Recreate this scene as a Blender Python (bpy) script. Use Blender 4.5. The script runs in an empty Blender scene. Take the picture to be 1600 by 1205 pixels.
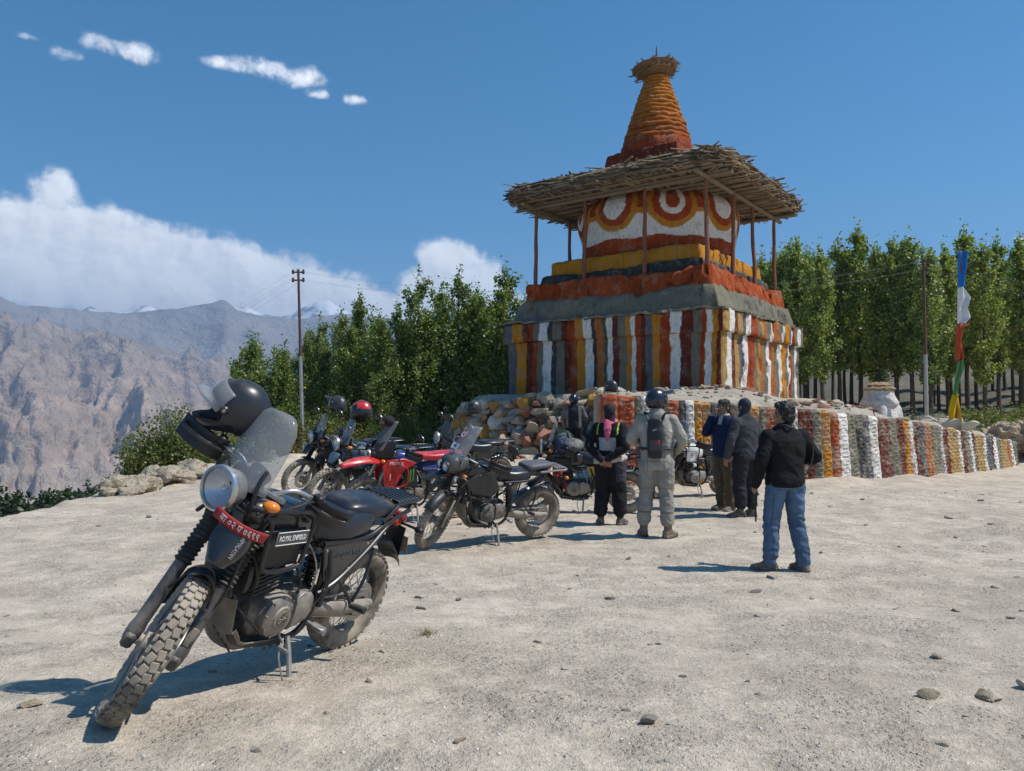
import bpy, math, random
import numpy as np
from mathutils import Vector, Matrix, noise
from math import sin, cos, pi, radians, atan2, sqrt, exp

S = bpy.context.scene
COL = S.collection
# ------------------------------------------------------------------ camera
CAM_H, FPX = 1.6, 1200.0
PITCH = math.atan((640 - 602.5) / FPX)
cam = bpy.data.cameras.new('camera')
cam.sensor_width = 36.0
cam.lens = 36.0 * FPX / 1600.0
cam.clip_start, cam.clip_end = 0.05, 90000
co = bpy.data.objects.new('camera', cam)
co.location = (0, 0, CAM_H)
co.rotation_euler = (pi / 2 + PITCH, 0, 0)
COL.objects.link(co)
S.camera = co

# ------------------------------------------------------------------ sun and sky
SUN_EL, SUN_AZ = radians(55), radians(98)      # azimuth clockwise from +Y
sl = bpy.data.lights.new('sun', 'SUN')
sl.energy, sl.angle, sl.color = 4.8, radians(0.53), (1.0, 0.955, 0.89)
so = bpy.data.objects.new('sun', sl)
sdir = Vector((cos(SUN_EL) * sin(SUN_AZ), cos(SUN_EL) * cos(SUN_AZ), sin(SUN_EL)))
so.rotation_euler = sdir.to_track_quat('Z', 'Y').to_euler()
so.location = (30, -5, 40)
COL.objects.link(so)

S.view_settings.view_transform = 'Standard'
S.view_settings.look = 'None'
S.view_settings.exposure = 0.22
S.view_settings.gamma = 1.0
S.view_settings.use_curve_mapping = False
S.render.engine = 'CYCLES'
S.cycles.use_denoising = True
S.cycles.max_bounces = 8
S.cycles.diffuse_bounces = 3
S.cycles.glossy_bounces = 3
S.cycles.transparent_max_bounces = 12
S.cycles.volume_bounces = 0
S.cycles.caustics_reflective = False
S.cycles.caustics_refractive = False


class NT:
    """tiny helper round a node tree"""
    def __init__(s, tree):
        s.t = tree; tree.nodes.clear()

    def n(s, typ, **kw):
        nd = s.t.nodes.new(typ)
        for k, v in kw.items():
            setattr(nd, k, v)
        return nd

    def put(s, sock, v):
        if isinstance(v, bpy.types.NodeSocket):
            s.t.links.new(v, sock)
        elif isinstance(v, (tuple, list)) and len(v) == 3 and sock.type == 'RGBA':
            sock.default_value = (*v, 1)
        else:
            sock.default_value = v

    def m(s, op, a, b=None, c=None, clamp=False):
        nd = s.n('ShaderNodeMath', operation=op, use_clamp=clamp)
        s.put(nd.inputs[0], a)
        if b is not None: s.put(nd.inputs[1], b)
        if c is not None: s.put(nd.inputs[2], c)
        return nd.outputs[0]

    def noise(s, vec, scale, detail=4, rough=.55, dist=0, out=0):
        nd = s.n('ShaderNodeTexNoise')
        if vec is not None: s.put(nd.inputs['Vector'], vec)
        s.put(nd.inputs['Scale'], scale); s.put(nd.inputs['Detail'], detail)
        s.put(nd.inputs['Roughness'], rough); s.put(nd.inputs['Distortion'], dist)
        return nd.outputs[out]

    def ss(s, v, a, b, lo=0., hi=1.):
        nd = s.n('ShaderNodeMapRange', interpolation_type='SMOOTHSTEP')
        s.put(nd.inputs[0], v); s.put(nd.inputs[1], a); s.put(nd.inputs[2], b)
        s.put(nd.inputs[3], lo); s.put(nd.inputs[4], hi)
        return nd.outputs[0]

    def mix(s, f, a, b, blend='MIX'):
        nd = s.n('ShaderNodeMix', data_type='RGBA', blend_type=blend)
        s.put(nd.inputs[0], f); s.put(nd.inputs[6], a); s.put(nd.inputs[7], b)
        return nd.outputs[2]

    def bump(s, h, strength, dist=.02, normal=None):
        nd = s.n('ShaderNodeBump')
        s.put(nd.inputs['Strength'], strength); s.put(nd.inputs['Distance'], dist); s.put(nd.inputs['Height'], h)
        if normal is not None: s.put(nd.inputs['Normal'], normal)
        return nd.outputs[0]


def px_dir(px, py):
    """photo pixel -> unit direction"""
    x, u = (px - 800) / FPX, (602.5 - py) / FPX
    v = Vector((x, cos(PITCH) - u * sin(PITCH), sin(PITCH) + u * cos(PITCH)))
    return v.normalized()


def px_at(px, py, depth):
    d = px_dir(px, py)
    return Vector((0, 0, CAM_H)) + d * (depth / d.y)


def px_ae(px, py):
    d = px_dir(px, py)
    return math.degrees(atan2(d.x, d.y)), math.degrees(math.asin(d.z))


W = bpy.data.worlds.new('World'); S.world = W; W.use_nodes = True
w = NT(W.node_tree)
sky = w.n('ShaderNodeTexSky', sky_type='NISHITA')
sky.sun_disc = False
sky.sun_elevation, sky.sun_rotation = SUN_EL, SUN_AZ
sky.altitude, sky.air_density, sky.dust_density, sky.ozone_density = 2600, 1.0, 0.3, 2.4
tc = w.n('ShaderNodeTexCoord').outputs['Generated']
sep = w.n('ShaderNodeSeparateXYZ'); w.put(sep.inputs[0], tc)
az = w.m('MULTIPLY', w.m('ARCTAN2', sep.outputs[0], sep.outputs[1]), 180 / pi)
el = w.m('MULTIPLY', w.m('ARCSINE', sep.outputs[2]), 180 / pi)
comb = w.n('ShaderNodeCombineXYZ'); w.put(comb.inputs[0], az); w.put(comb.inputs[1], el)
P = comb.outputs[0]
# cloud masses: photo position and half-extents (pixels) -> degrees
BL = [(50, 362, 85, 52, .95), (150, 378, 95, 46, 1.0), (250, 402, 105, 46, 1.0), (350, 430, 105, 44, 1.0), (445, 456, 90, 42, 1.05), (520, 482, 60, 30, .85),
      (40, 420, 190, 50, .8), (250, 440, 220, 50, 1.0), (430, 470, 150, 40, .9), (85, 300, 40, 38, .58), (-80, 400, 110, 75, .9),
      (700, 412, 42, 30, 1.0), (735, 432, 50, 28, 1.05), (670, 450, 55, 28, .9), (600, 487, 75, 26, .8), (720, 470, 95, 26, .8),
      (190, 74, 60, 20, .43), (235, 84, 38, 20, .40), (420, 104, 62, 22, .40), (468, 120, 46, 20, .41), (345, 98, 40, 12, .42), (497, 148, 22, 9, .42), (553, 157, 20, 11, .48),
      (90, 82, 42, 14, .37), (48, 58, 36, 10, .36),
      (-330, 300, 150, 50, .9), (-500, 380, 260, 70, .9), (1900, 360, 160, 45, .8), (2300, 420, 260, 60, .9)]
dens = None
for (bx, by, rx, ry, amp) in BL:
    a0, e0 = px_ae(bx, by)
    a1, _ = px_ae(bx + rx, by); _, e1 = px_ae(bx, by - ry)
    dx = w.m('DIVIDE', w.m('SUBTRACT', az, a0), a1 - a0)
    dy = w.m('DIVIDE', w.m('SUBTRACT', el, e0), e1 - e0)
    r2 = w.m('ADD', w.m('MULTIPLY', dx, dx), w.m('MULTIPLY', dy, dy))
    g = w.m('MULTIPLY', w.m('EXPONENT', w.m('MULTIPLY', r2, -.8)), amp)
    dens = g if dens is None else w.m('MAXIMUM', w.m('MULTIPLY', w.m('ADD', dens, g), .62), w.m('MAXIMUM', dens, g))
n1 = w.noise(P, .22, 7, .56, .25)
n2 = w.noise(P, .8, 5, .6, .4)
# clouds all round the horizon away from the view
n0 = w.noise(P, .035, 3, .55)
far = w.m('MULTIPLY', w.ss(n0, .58, .7), w.ss(w.m('ABSOLUTE', az), 55, 75))
far = w.m('MULTIPLY', far, w.ss(el, 26, 8))
dens = w.m('MAXIMUM', dens, far)
fb = w.m('ADD', w.m('MULTIPLY', w.m('SUBTRACT', n1, .5), 1.25), w.m('MULTIPLY', w.m('SUBTRACT', n2, .5), .42))
cm = w.ss(w.m('ADD', dens, w.m('MULTIPLY', fb, w.m('MINIMUM', w.m('MULTIPLY', dens, 4.), 1.))), .19, .54)
# lit from the right: density sampled toward the sun is lower on the bright side
P2 = w.n('ShaderNodeVectorMath', operation='ADD'); w.put(P2.inputs[0], P); P2.inputs[1].default_value = (.9, .8, 0)
n1b = w.noise(P2.outputs[0], .22, 5, .56, .25)
P3 = w.n('ShaderNodeVectorMath', operation='ADD'); w.put(P3.inputs[0], P); P3.inputs[1].default_value = (.25, .25, 0)
n2b = w.noise(P3.outputs[0], .8, 4, .6, .4)
lit = w.m('ADD', w.m('MULTIPLY', w.m('SUBTRACT', n1, n1b), 1.0), w.m('MULTIPLY', w.m('SUBTRACT', n2, n2b), .45))
lit = w.m('ADD', lit, w.m('MULTIPLY', dens, -.09))
lit = w.ss(lit, -.40, .12)
ccol = w.mix(lit, (7.2, 7.5, 8.2), (10.6, 10.7, 10.9))
hs = w.n('ShaderNodeHueSaturation'); w.put(hs.inputs['Color'], sky.outputs[0]); hs.inputs['Hue'].default_value = .488; hs.inputs['Saturation'].default_value = 1.38
skycol = w.mix(w.m('MULTIPLY', cm, .95), hs.outputs[0], ccol)
bg = w.n('ShaderNodeBackground'); w.put(bg.inputs[0], skycol); bg.inputs[1].default_value = 0.12
wo = w.n('ShaderNodeOutputWorld'); w.put(wo.inputs[0], bg.outputs[0])
W.cycles.sampling_method = 'MANUAL'; W.cycles.sample_map_resolution = 1024

# ------------------------------------------------------------------ materials
MATS = {}
DUST = (.40, .345, .275)


def mat(name, col, rough=.6, metal=0., var=.12, vs=6., bump=0., bs=40., dust=0., coat=0., spec=.5, attr=None, ds=5., bd=.01, emit=None, alpha=None, trans=0., det=4, zd=0.):
    if name in MATS: return MATS[name]
    m = bpy.data.materials.new(name); m.use_nodes = True
    t = NT(m.node_tree)
    o = t.n('ShaderNodeOutputMaterial'); b = t.n('ShaderNodeBsdfPrincipled')
    t.put(o.inputs[0], b.outputs[0])
    tco = t.n('ShaderNodeTexCoord').outputs['Object']
    if attr:
        c = t.n('ShaderNodeAttribute', attribute_name=attr).outputs['Color']
    else:
        c = col
    r = rough
    if var:
        nv = t.noise(tco, vs, det)
        f = t.m('MULTIPLY_ADD', t.m('SUBTRACT', nv, .5), 2.6 * var, 1.0)
        k = t.n('ShaderNodeCombineXYZ')
        for i in range(3): t.put(k.inputs[i], f)
        c = t.mix(1.0, c, k.outputs[0], 'MULTIPLY')
    if dust:
        geo = t.n('ShaderNodeNewGeometry'); sp = t.n('ShaderNodeSeparateXYZ'); t.put(sp.inputs[0], geo.outputs['Normal'])
        nd = t.noise(tco, ds, 6, .65)
        fd = t.m('ADD', t.m('MULTIPLY', t.m('SUBTRACT', nd, .5), 1.5), t.m('MULTIPLY_ADD', sp.outputs[2], .22, dust))
        if zd:
            so_ = t.n('ShaderNodeSeparateXYZ'); t.put(so_.inputs[0], tco)
            fd = t.m('ADD', fd, t.m('MULTIPLY', t.ss(so_.outputs[2], .72, .22), zd))
        fd = t.m('MULTIPLY', t.ss(fd, .1, .95), .92)
        c = t.mix(fd, c, DUST)
        r = t.m('ADD', t.m('MULTIPLY', fd, .9 - rough), rough)
        if metal: t.put(b.inputs['Metallic'], t.m('MULTIPLY', t.m('SUBTRACT', 1, fd), metal))
    elif metal:
        b.inputs['Metallic'].default_value = metal
    t.put(b.inputs['Base Color'], c); t.put(b.inputs['Roughness'], r)
    b.inputs['Specular IOR Level'].default_value = spec
    if coat: b.inputs['Coat Weight'].default_value = coat; b.inputs['Coat Roughness'].default_value = .08
    if bump:
        t.put(b.inputs['Normal'], t.bump(t.noise(tco, bs, 6, .6), bump, bd))
    if emit: t.put(b.inputs['Emission Color'], emit[0]); b.inputs['Emission Strength'].default_value = emit[1]
    if trans: b.inputs['Transmission Weight'].default_value = trans; b.inputs['IOR'].default_value = 1.45
    if alpha is not None: b.inputs['Alpha'].default_value = alpha
    MATS[name] = m
    return m


# ------------------------------------------------------------------ mesh helpers
class MB:
    def __init__(s): s.v, s.f, s.m = [], [], []

    def add(s, vs, fs, mi=0):
        o = len(s.v)
        s.v += [tuple(v) for v in vs]
        s.f += [tuple(i + o for i in f) for f in fs]
        s.m += [mi] * len(fs)
        return s

    def box(s, c, d, ch=0., R=None, mi=0, taper=1.):
        hx, hy, hz = d[0] / 2, d[1] / 2, d[2] / 2
        ch = min(ch, hx * .9, hy * .9, hz * .9)
        vs, ids = [], {}
        for sx in (-1, 1):
            for sy in (-1, 1):
                for sz in (-1, 1):
                    for a in range(3):
                        h = [hx - ch, hy - ch, hz - ch]
                        h[a] += ch
                        k = taper if sz > 0 else 1.
                        v = Vector((sx * h[0] * k, sy * h[1] * k, sz * h[2]))
                        ids[(sx, sy, sz, a)] = len(vs)
                        if R is not None: v = R @ v
                        vs.append(v + Vector(c))
        sg = (-1, 1); fs = []
        q = lambda *k: ids[k]
        for e in sg:
            fs += [[q(e, -1, -1, 0), q(e, 1, -1, 0), q(e, 1, 1, 0), q(e, -1, 1, 0)][::e]]
            fs += [[q(-1, e, -1, 1), q(-1, e, 1, 1), q(1, e, 1, 1), q(1, e, -1, 1)][::e]]
            fs += [[q(-1, -1, e, 2), q(1, -1, e, 2), q(1, 1, e, 2), q(-1, 1, e, 2)][::e]]
        if ch > 0:
            for a in sg:
                for b in sg:
                    fs += [[q(a, b, -1, 0), q(a, b, -1, 1), q(a, b, 1, 1), q(a, b, 1, 0)][::a * b]]
                    fs += [[q(a, -1, b, 0), q(a, 1, b, 0), q(a, 1, b, 2), q(a, -1, b, 2)][::a * b]]
                    fs += [[q(-1, a, b, 1), q(-1, a, b, 2), q(1, a, b, 2), q(1, a, b, 1)][::a * b]]
                    for c_ in sg:
                        fs += [[q(a, b, c_, 0), q(a, b, c_, 1), q(a, b, c_, 2)][::a * b * c_]]
            return s.add(vs, fs, mi)
        # without chamfer keep only the six faces
        return s.add(vs, fs, mi)

    def tube(s, pts, r, n=8, mi=0, caps=True, closed=False, flat=1.):
        pts = [Vector(p) for p in pts]
        N = len(pts)
        rs = r if isinstance(r, (list, tuple)) else [r] * N
        up = None; vs = []; fs = []
        for i, p in enumerate(pts):
            if closed: t = pts[(i + 1) % N] - pts[i - 1]
            else: t = pts[min(i + 1, N - 1)] - pts[max(i - 1, 0)]
            t.normalize()
            if up is None:
                up = Vector((0, 0, 1)) if abs(t.z) < .9 else Vector((1, 0, 0))
            a = t.cross(up)
            if a.length < 1e-6: a = t.orthogonal()
            a.normalize(); b = a.cross(t).normalized(); up = b
            for k in range(n):
                th = 2 * pi * k / n
                vs.append(p + (a * cos(th) + b * sin(th) * flat) * rs[i])
        M = N if closed else N - 1
        for i in range(M):
            j = (i + 1) % N
            for k in range(n):
                l = (k + 1) % n
                fs.append((i * n + k, i * n + l, j * n + l, j * n + k))
        if caps and not closed:
            fs.append(tuple(range(n))[::-1]); fs.append(tuple((N - 1) * n + k for k in range(n)))
        return s.add(vs, fs, mi)

    def rings(s, rings, mi=0, cap=True, wrap=True):
        n = len(rings[0]); vs = [v for r in rings for v in r]; fs = []
        for i in range(len(rings) - 1):
            for k in range(n if wrap else n - 1):
                l = (k + 1) % n
                fs.append((i * n + k, i * n + l, (i + 1) * n + l, (i + 1) * n + k))
        if cap and wrap:
            fs.append(tuple(range(n))[::-1]); fs.append(tuple((len(rings) - 1) * n + k for k in range(n)))
        return s.add(vs, fs, mi)

    def lathe(s, prof, o=(0, 0, 0), ax=(0, 0, 1), n=24, mi=0, closed=False):
        """profile of (radius, height) about axis ax through o"""
        ax = Vector(ax).normalized(); a = ax.orthogonal().normalized(); b = ax.cross(a); o = Vector(o)
        vs, fs = [], []
        for (r, h) in prof:
            for k in range(n):
                th = 2 * pi * k / n
                vs.append(o + ax * h + (a * cos(th) + b * sin(th)) * max(r, 1e-4))
        m = len(prof)
        for i in range(m if closed else m - 1):
            j = (i + 1) % m
            for k in range(n):
                l = (k + 1) % n
                fs.append((i * n + k, i * n + l, j * n + l, j * n + k))
        return s.add(vs, fs, mi)

    def ell(s, c, r, nu=12, nv=8, R=None, mi=0):
        if not isinstance(r, (tuple, list)): r = (r, r, r)
        rings = []
        for i in range(nv + 1):
            ph = -pi / 2 + pi * i / nv
            k = max(cos(ph), .002)
            ring = []
            for j in range(nu):
                v = Vector((r[0] * k * cos(2 * pi * j / nu), r[1] * k * sin(2 * pi * j / nu), r[2] * sin(ph)))
                if R is not None: v = R @ v
                ring.append(v + Vector(c))
            rings.append(ring)
        return s.rings(rings, mi)

    def prism(s, outline, depth, o=(0, 0, 0), ux=(1, 0, 0), uy=(0, 0, 1), mi=0, ch=0.):
        """extrude a 2D outline (counter-clockwise) by depth along ux x uy, chamfered front"""
        ux, uy, o = Vector(ux).normalized(), Vector(uy).normalized(), Vector(o)
        uz = ux.cross(uy); n = len(outline)
        P = lambda p, d: o + ux * p[0] + uy * p[1] + uz * d
        cxm = sum(p[0] for p in outline) / n; cym = sum(p[1] for p in outline) / n
        L = [[P(p, 0) for p in outline]]
        if ch:
            ins = []
            for i, p in enumerate(outline):
                d = Vector((cxm - p[0], cym - p[1])); l = d.length or 1
                ins.append((p[0] + d[0] / l * ch, p[1] + d[1] / l * ch))
            L += [[P(p, depth - ch) for p in outline], [P(p, depth) for p in ins]]
        else:
            L += [[P(p, depth) for p in outline]]
        return s.rings(L, mi)

    def sheet(s, grid, th, mi=0):
        """grid[i][j] of points given thickness th along the local normal"""
        ni, nj = len(grid), len(grid[0])
        g = [[Vector(p) for p in row] for row in grid]
        back = []
        for i in range(ni):
            row = []
            for j in range(nj):
                a = g[min(i + 1, ni - 1)][j] - g[max(i - 1, 0)][j]
                b = g[i][min(j + 1, nj - 1)] - g[i][max(j - 1, 0)]
                nn = a.cross(b)
                if nn.length < 1e-9: nn = Vector((0, 0, 1))
                row.append(g[i][j] - nn.normalized() * th)
            back.append(row)
        vs = [p for r in g for p in r] + [p for r in back for p in r]
        o = ni * nj; fs = []
        for i in range(ni - 1):
            for j in range(nj - 1):
                a, b, c, d = i * nj + j, (i + 1) * nj + j, (i + 1) * nj + j + 1, i * nj + j + 1
                fs.append((a, b, c, d)); fs.append((o + d, o + c, o + b, o + a))
        per = [(i, 0) for i in range(ni)] + [(ni - 1, j) for j in range(1, nj)] + [(i, nj - 1) for i in range(ni - 2, -1, -1)] + [(0, j) for j in range(nj - 2, 0, -1)]
        idx = [i * nj + j for i, j in per]
        for a, b in zip(idx, idx[1:] + idx[:1]): fs.append((a, o + a, o + b, b))
        return s.add(vs, fs, mi)

    def super(s, st, n=20, mi=0, ax='x'):
        """stations (x, y0, z0, half_w, half_h, exponent) lofted along x"""
        R = []
        for (x, y0, z0, hw, hh, e) in st:
            ring = []
            for k in range(n):
                th = 2 * pi * k / n
                c, q = cos(th), sin(th)
                ring.append((x, y0 + hw * math.copysign(abs(c) ** (2 / e), c), z0 + hh * math.copysign(abs(q) ** (2 / e), q)))
            R.append(ring)
        return s.rings(R, mi)

    def xf(s, M, start=0):
        s.v[start:] = [tuple(M @ Vector(v)) for v in s.v[start:]]
        return s

    def mesh(s, name, mats, sharp=38):
        me = bpy.data.meshes.new(name)
        me.from_pydata(s.v, [], s.f)
        for m in mats: me.materials.append(m)
        if len(mats) > 1: me.polygons.foreach_set('material_index', s.m)
        me.polygons.foreach_set('use_smooth', [True] * len(me.polygons))
        if sharp < 180: me.set_sharp_from_angle(angle=radians(sharp))
        me.update()
        return me

    def obj(s, name, mats, parent=None, sharp=38, M=None):
        if not isinstance(mats, (list, tuple)): mats = [mats]
        return link(name, s.mesh(name, mats, sharp), parent, M)


def link(name, data, parent=None, M=None):
    o = bpy.data.objects.new(name, data); COL.objects.link(o)
    if parent is not None: o.parent = parent
    if M is not None: o.matrix_local = M
    return o


def tag(o, label=None, cat=None, group=None, kind=None):
    if label: o['label'] = label
    if cat: o['category'] = cat
    if group: o['group'] = group
    if kind: o['kind'] = kind
    return o


def thing(name, label, cat, loc=(0, 0, 0), rz=0., group=None):
    o = bpy.data.objects.new(name, None); COL.objects.link(o)
    o.empty_display_size = .1
    o.location = loc; o.rotation_euler = (0, 0, rz)
    return tag(o, label, cat, group)


def copy_tree(o, parent=None):
    c = o.copy(); COL.objects.link(c); c.parent = parent
    for ch in o.children: copy_tree(ch, c)
    return c


def bez(p0, p1, p2, p3, n=10):
    p0, p1, p2, p3 = map(Vector, (p0, p1, p2, p3)); out = []
    for i in range(n + 1):
        t = i / n; u = 1 - t
        out.append(p0 * u ** 3 + p1 * 3 * u * u * t + p2 * 3 * u * t * t + p3 * t ** 3)
    return out


def smooth_path(pts, n=5):
    """Catmull-Rom through points"""
    pts = [Vector(p) for p in pts]; P_ = [pts[0]] + pts + [pts[-1]]; out = []
    for i in range(1, len(P_) - 2):
        a, b, c, d = P_[i - 1:i + 3]
        for k in range(n):
            t = k / n
            out.append(.5 * (2 * b + (c - a) * t + (2 * a - 5 * b + 4 * c - d) * t * t + (3 * b - a - 3 * c + d) * t ** 3))
    out.append(pts[-1]); return out


def fbm(x, y, z=0., o=5, H=1., lac=2.):
    return noise.fractal(Vector((x, y, z)), H, lac, o)


def text_mesh(body, size, mat_, depth=.0015, shear=0., space=1., sx=1., name='lettering'):
    cu = bpy.data.curves.new('t', 'FONT'); cu.body = body; cu.size = size; cu.extrude = depth
    cu.shear = shear; cu.space_character = space; cu.align_x = 'CENTER'; cu.align_y = 'CENTER'; cu.resolution_u = 3
    o = bpy.data.objects.new('t', cu); COL.objects.link(o)
    o.scale = (sx, 1, 1)
    bpy.context.view_layer.update()
    me = bpy.data.meshes.new_from_object(o.evaluated_get(bpy.context.evaluated_depsgraph_get()))
    me.name = name
    for v in me.vertices: v.co.x *= sx
    bpy.data.objects.remove(o); bpy.data.curves.remove(cu)
    me.materials.clear(); me.materials.append(mat_)
    return me


def frame(o, ux, uy):
    ux, uy = Vector(ux).normalized(), Vector(uy)
    uz = ux.cross(uy).normalized(); uy = uz.cross(ux)
    return Matrix(((ux.x, uy.x, uz.x, o[0]), (ux.y, uy.y, uz.y, o[1]), (ux.z, uy.z, uz.z, o[2]), (0, 0, 0, 1)))


def fuse(mb, mats, voxel, smooth=4, disp=None, name='body', colors=None, sharp=180):
    """union of overlapping closed shapes as one continuous surface"""
    me = mb.mesh('tmp', [], 180)
    o = bpy.data.objects.new('tmp', me); COL.objects.link(o)
    r = o.modifiers.new('r', 'REMESH'); r.mode = 'VOXEL'; r.voxel_size = voxel
    if smooth:
        k = o.modifiers.new('s', 'SMOOTH'); k.factor = .5; k.iterations = smooth
    out = bpy.data.meshes.new_from_object(o.evaluated_get(bpy.context.evaluated_depsgraph_get()))
    bpy.data.objects.remove(o); bpy.data.meshes.remove(me)
    out.name = name
    n = len(out.vertices)
    if disp:
        co_ = np.empty(n * 3); out.vertices.foreach_get('co', co_); co_ = co_.reshape(-1, 3)
        no = np.empty(n * 3); out.vertices.foreach_get('normal', no); no = no.reshape(-1, 3)
        d = np.array([disp(c) for c in co_])
        co_ += no * d[:, None]
        out.vertices.foreach_set('co', co_.ravel())
    out.materials.clear()
    for m in (mats if isinstance(mats, (list, tuple)) else [mats]): out.materials.append(m)
    if colors:
        at = out.attributes.new('Col', 'FLOAT_COLOR', 'POINT')
        cc = np.ones((n, 4), dtype=np.float32)
        for i, v in enumerate(out.vertices): cc[i, :3] = colors(v.co)
        at.data.foreach_set('color', cc.ravel())
    out.polygons.foreach_set('use_smooth', [True] * len(out.polygons))
    out.update()
    return out

# ------------------------------------------------------------------ terrain
def sst(a, b, x):
    t = min(1., max(0., (x - a) / (b - a))); return t * t * (3 - 2 * t)


WALL = [(1.81, 15.5), (4.4, 16.15), (7.08, 17.0), (10.4, 19.5), (13.3, 22.1), (16.35, 25.0)]
WALL_TOP = [1.92, 1.74, 1.56, 1.275, .93, .56]


def seg_dist(x, y, pts):
    best = 1e9
    for (ax, ay), (bx, by) in zip(pts, pts[1:]):
        dx, dy = bx - ax, by - ay
        t = max(0, min(1, ((x - ax) * dx + (y - ay) * dy) / (dx * dx + dy * dy)))
        d = (ax + dx * t - x) ** 2 + (ay + dy * t - y) ** 2
        if d < best: best = d
    return sqrt(best)


def gsmooth(x, y):
    z = float(np.interp(y, [-5, 2, 3.2, 3.7, 6.2, 6.8, 7.5], [.25, .262, .268, .25, .03, .006, 0]))
    z += .12 * exp(-((x + 3.8) ** 2 + (y - 14) ** 2) / 9)
    z += .32 * exp(-((x - 1.2) ** 2 + (y - 20.5) ** 2) / 6)
    z -= .04 * min(max(0, x - 7), 14) * sst(10, 17, y) * (1 - sst(28, 36, y))
    z += .5 * sst(30, 38, y) * sst(2, 10, x)
    z += 1.5 * exp(-((x - 19.5) ** 2 / 6 + (y - 28.0) ** 2 / 10))
    z += .16 * exp(-((x - 6.5) ** 2 + (y - 9.9) ** 2 / .3) / .35)
    return z


def ground_z(x, y):
    """height of the lot, the slope below it and the hillside to the right"""
    r = sqrt(x * x + y * y)
    z = gsmooth(x, y)
    xe = -7.6 + .5 * noise.noise(Vector((y * .35, 1.7, 0))) + .25 * noise.noise(Vector((y * 1.3, 4.7, 0)))
    dx = max(0., xe - x)
    aa = atan2(x, max(y, .01))
    sr = sst(-.1, .42, aa) if y > 0 else (1. if x > 0 else 0.)
    dy = max(0., y - 36)
    d = sqrt(dx * dx + (dy * (1 - sr)) ** 2)
    if d > 0:
        drop = np.interp(d, [0, .5, 3, 9, 18, 50, 90, 300, 1200, 2600], [0, .3, 2.3, 6.3, 8.6, 9.5, 14, 130, 450, 490])
        z -= drop
        z += min(d * .06, 14) * fbm(x * .06, y * .06, 3.1, 5) * sst(0, 40, d)
    if r > 44 and sr > 0:
        h = np.interp(r, [44, 60, 95, 160, 400, 1500, 3000], [0, 2.2, 8.5, 17, 48, 190, 300])
        z += sr * h * (1 + .2 * fbm(x * .03, y * .03, 9.3, 5)) + sr * sst(44, 60, r) * .6 * fbm(x * .2, y * .2, 2, 4)
    k = 1 if r < 60 else 0
    if k:
        z += .035 * fbm(x * .45, y * .45, .5, 4) + .012 * fbm(x * 2.6, y * 2.6, 7.7, 4)
        if r < 16: z += .007 * fbm(x * 8, y * 8, 3.7, 4)
        dw = seg_dist(x, y, WALL) if 10 < y < 28 and x > 0 else 9
        if dw < 2: z += .10 * exp(-dw * dw / .4) * (1 + .8 * noise.noise(Vector((x * 1.2, y * 1.2, 0))))
        if abs(x + 7.4) < 2.5 and 14.5 < y < 30: z += .22 * sst(14.5, 17, y) * exp(-((x - xe - .3) / .5) ** 2) * (.5 + noise.noise(Vector((x * 1.5, y * 1.5, 3))))
    return z


def polar_mesh(name, azs, rs, zf, cf, material):
    na, nr = len(azs), len(rs)
    vs = np.zeros((nr * na, 3)); col = np.ones((nr * na, 4), dtype=np.float32)
    i = 0
    for r in rs:
        for a in azs:
            x, y = r * sin(a), r * cos(a)
            z = zf(x, y, a, r)
            vs[i] = (x, y, z); i += 1
    V = vs.reshape(nr, na, 3)
    sl = np.abs(np.gradient(V[:, :, 2], axis=0)) / np.maximum(np.gradient(np.array(rs))[:, None], 1e-6)
    i = 0
    for ri in range(nr):
        for ai in range(na):
            col[i, :3] = cf(vs[i], sl[ri, ai], azs[ai], rs[ri]); i += 1
    full = abs(azs[-1] - azs[0]) > 6.2
    A = np.arange(na - 1); R_ = np.arange(nr - 1)
    aa, rr = np.meshgrid(A, R_)
    b = (rr * na + aa).ravel()
    F = np.stack([b, b + 1, b + na + 1, b + na], 1)
    if full:
        R1 = np.arange(nr - 1) * na
        F = np.concatenate([F, np.stack([R1 + na - 1, R1, R1 + na, R1 + 2 * na - 1], 1)])
    me = bpy.data.meshes.new(name)
    me.from_pydata(vs.tolist(), [], F[:, ::-1].tolist())
    at = me.attributes.new('Col', 'FLOAT_COLOR', 'POINT'); at.data.foreach_set('color', col.ravel())
    me.materials.append(material)
    me.polygons.foreach_set('use_smooth', [True] * len(me.polygons))
    me.update()
    o = link(name, me)
    o['kind'] = 'structure'
    return o


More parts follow.
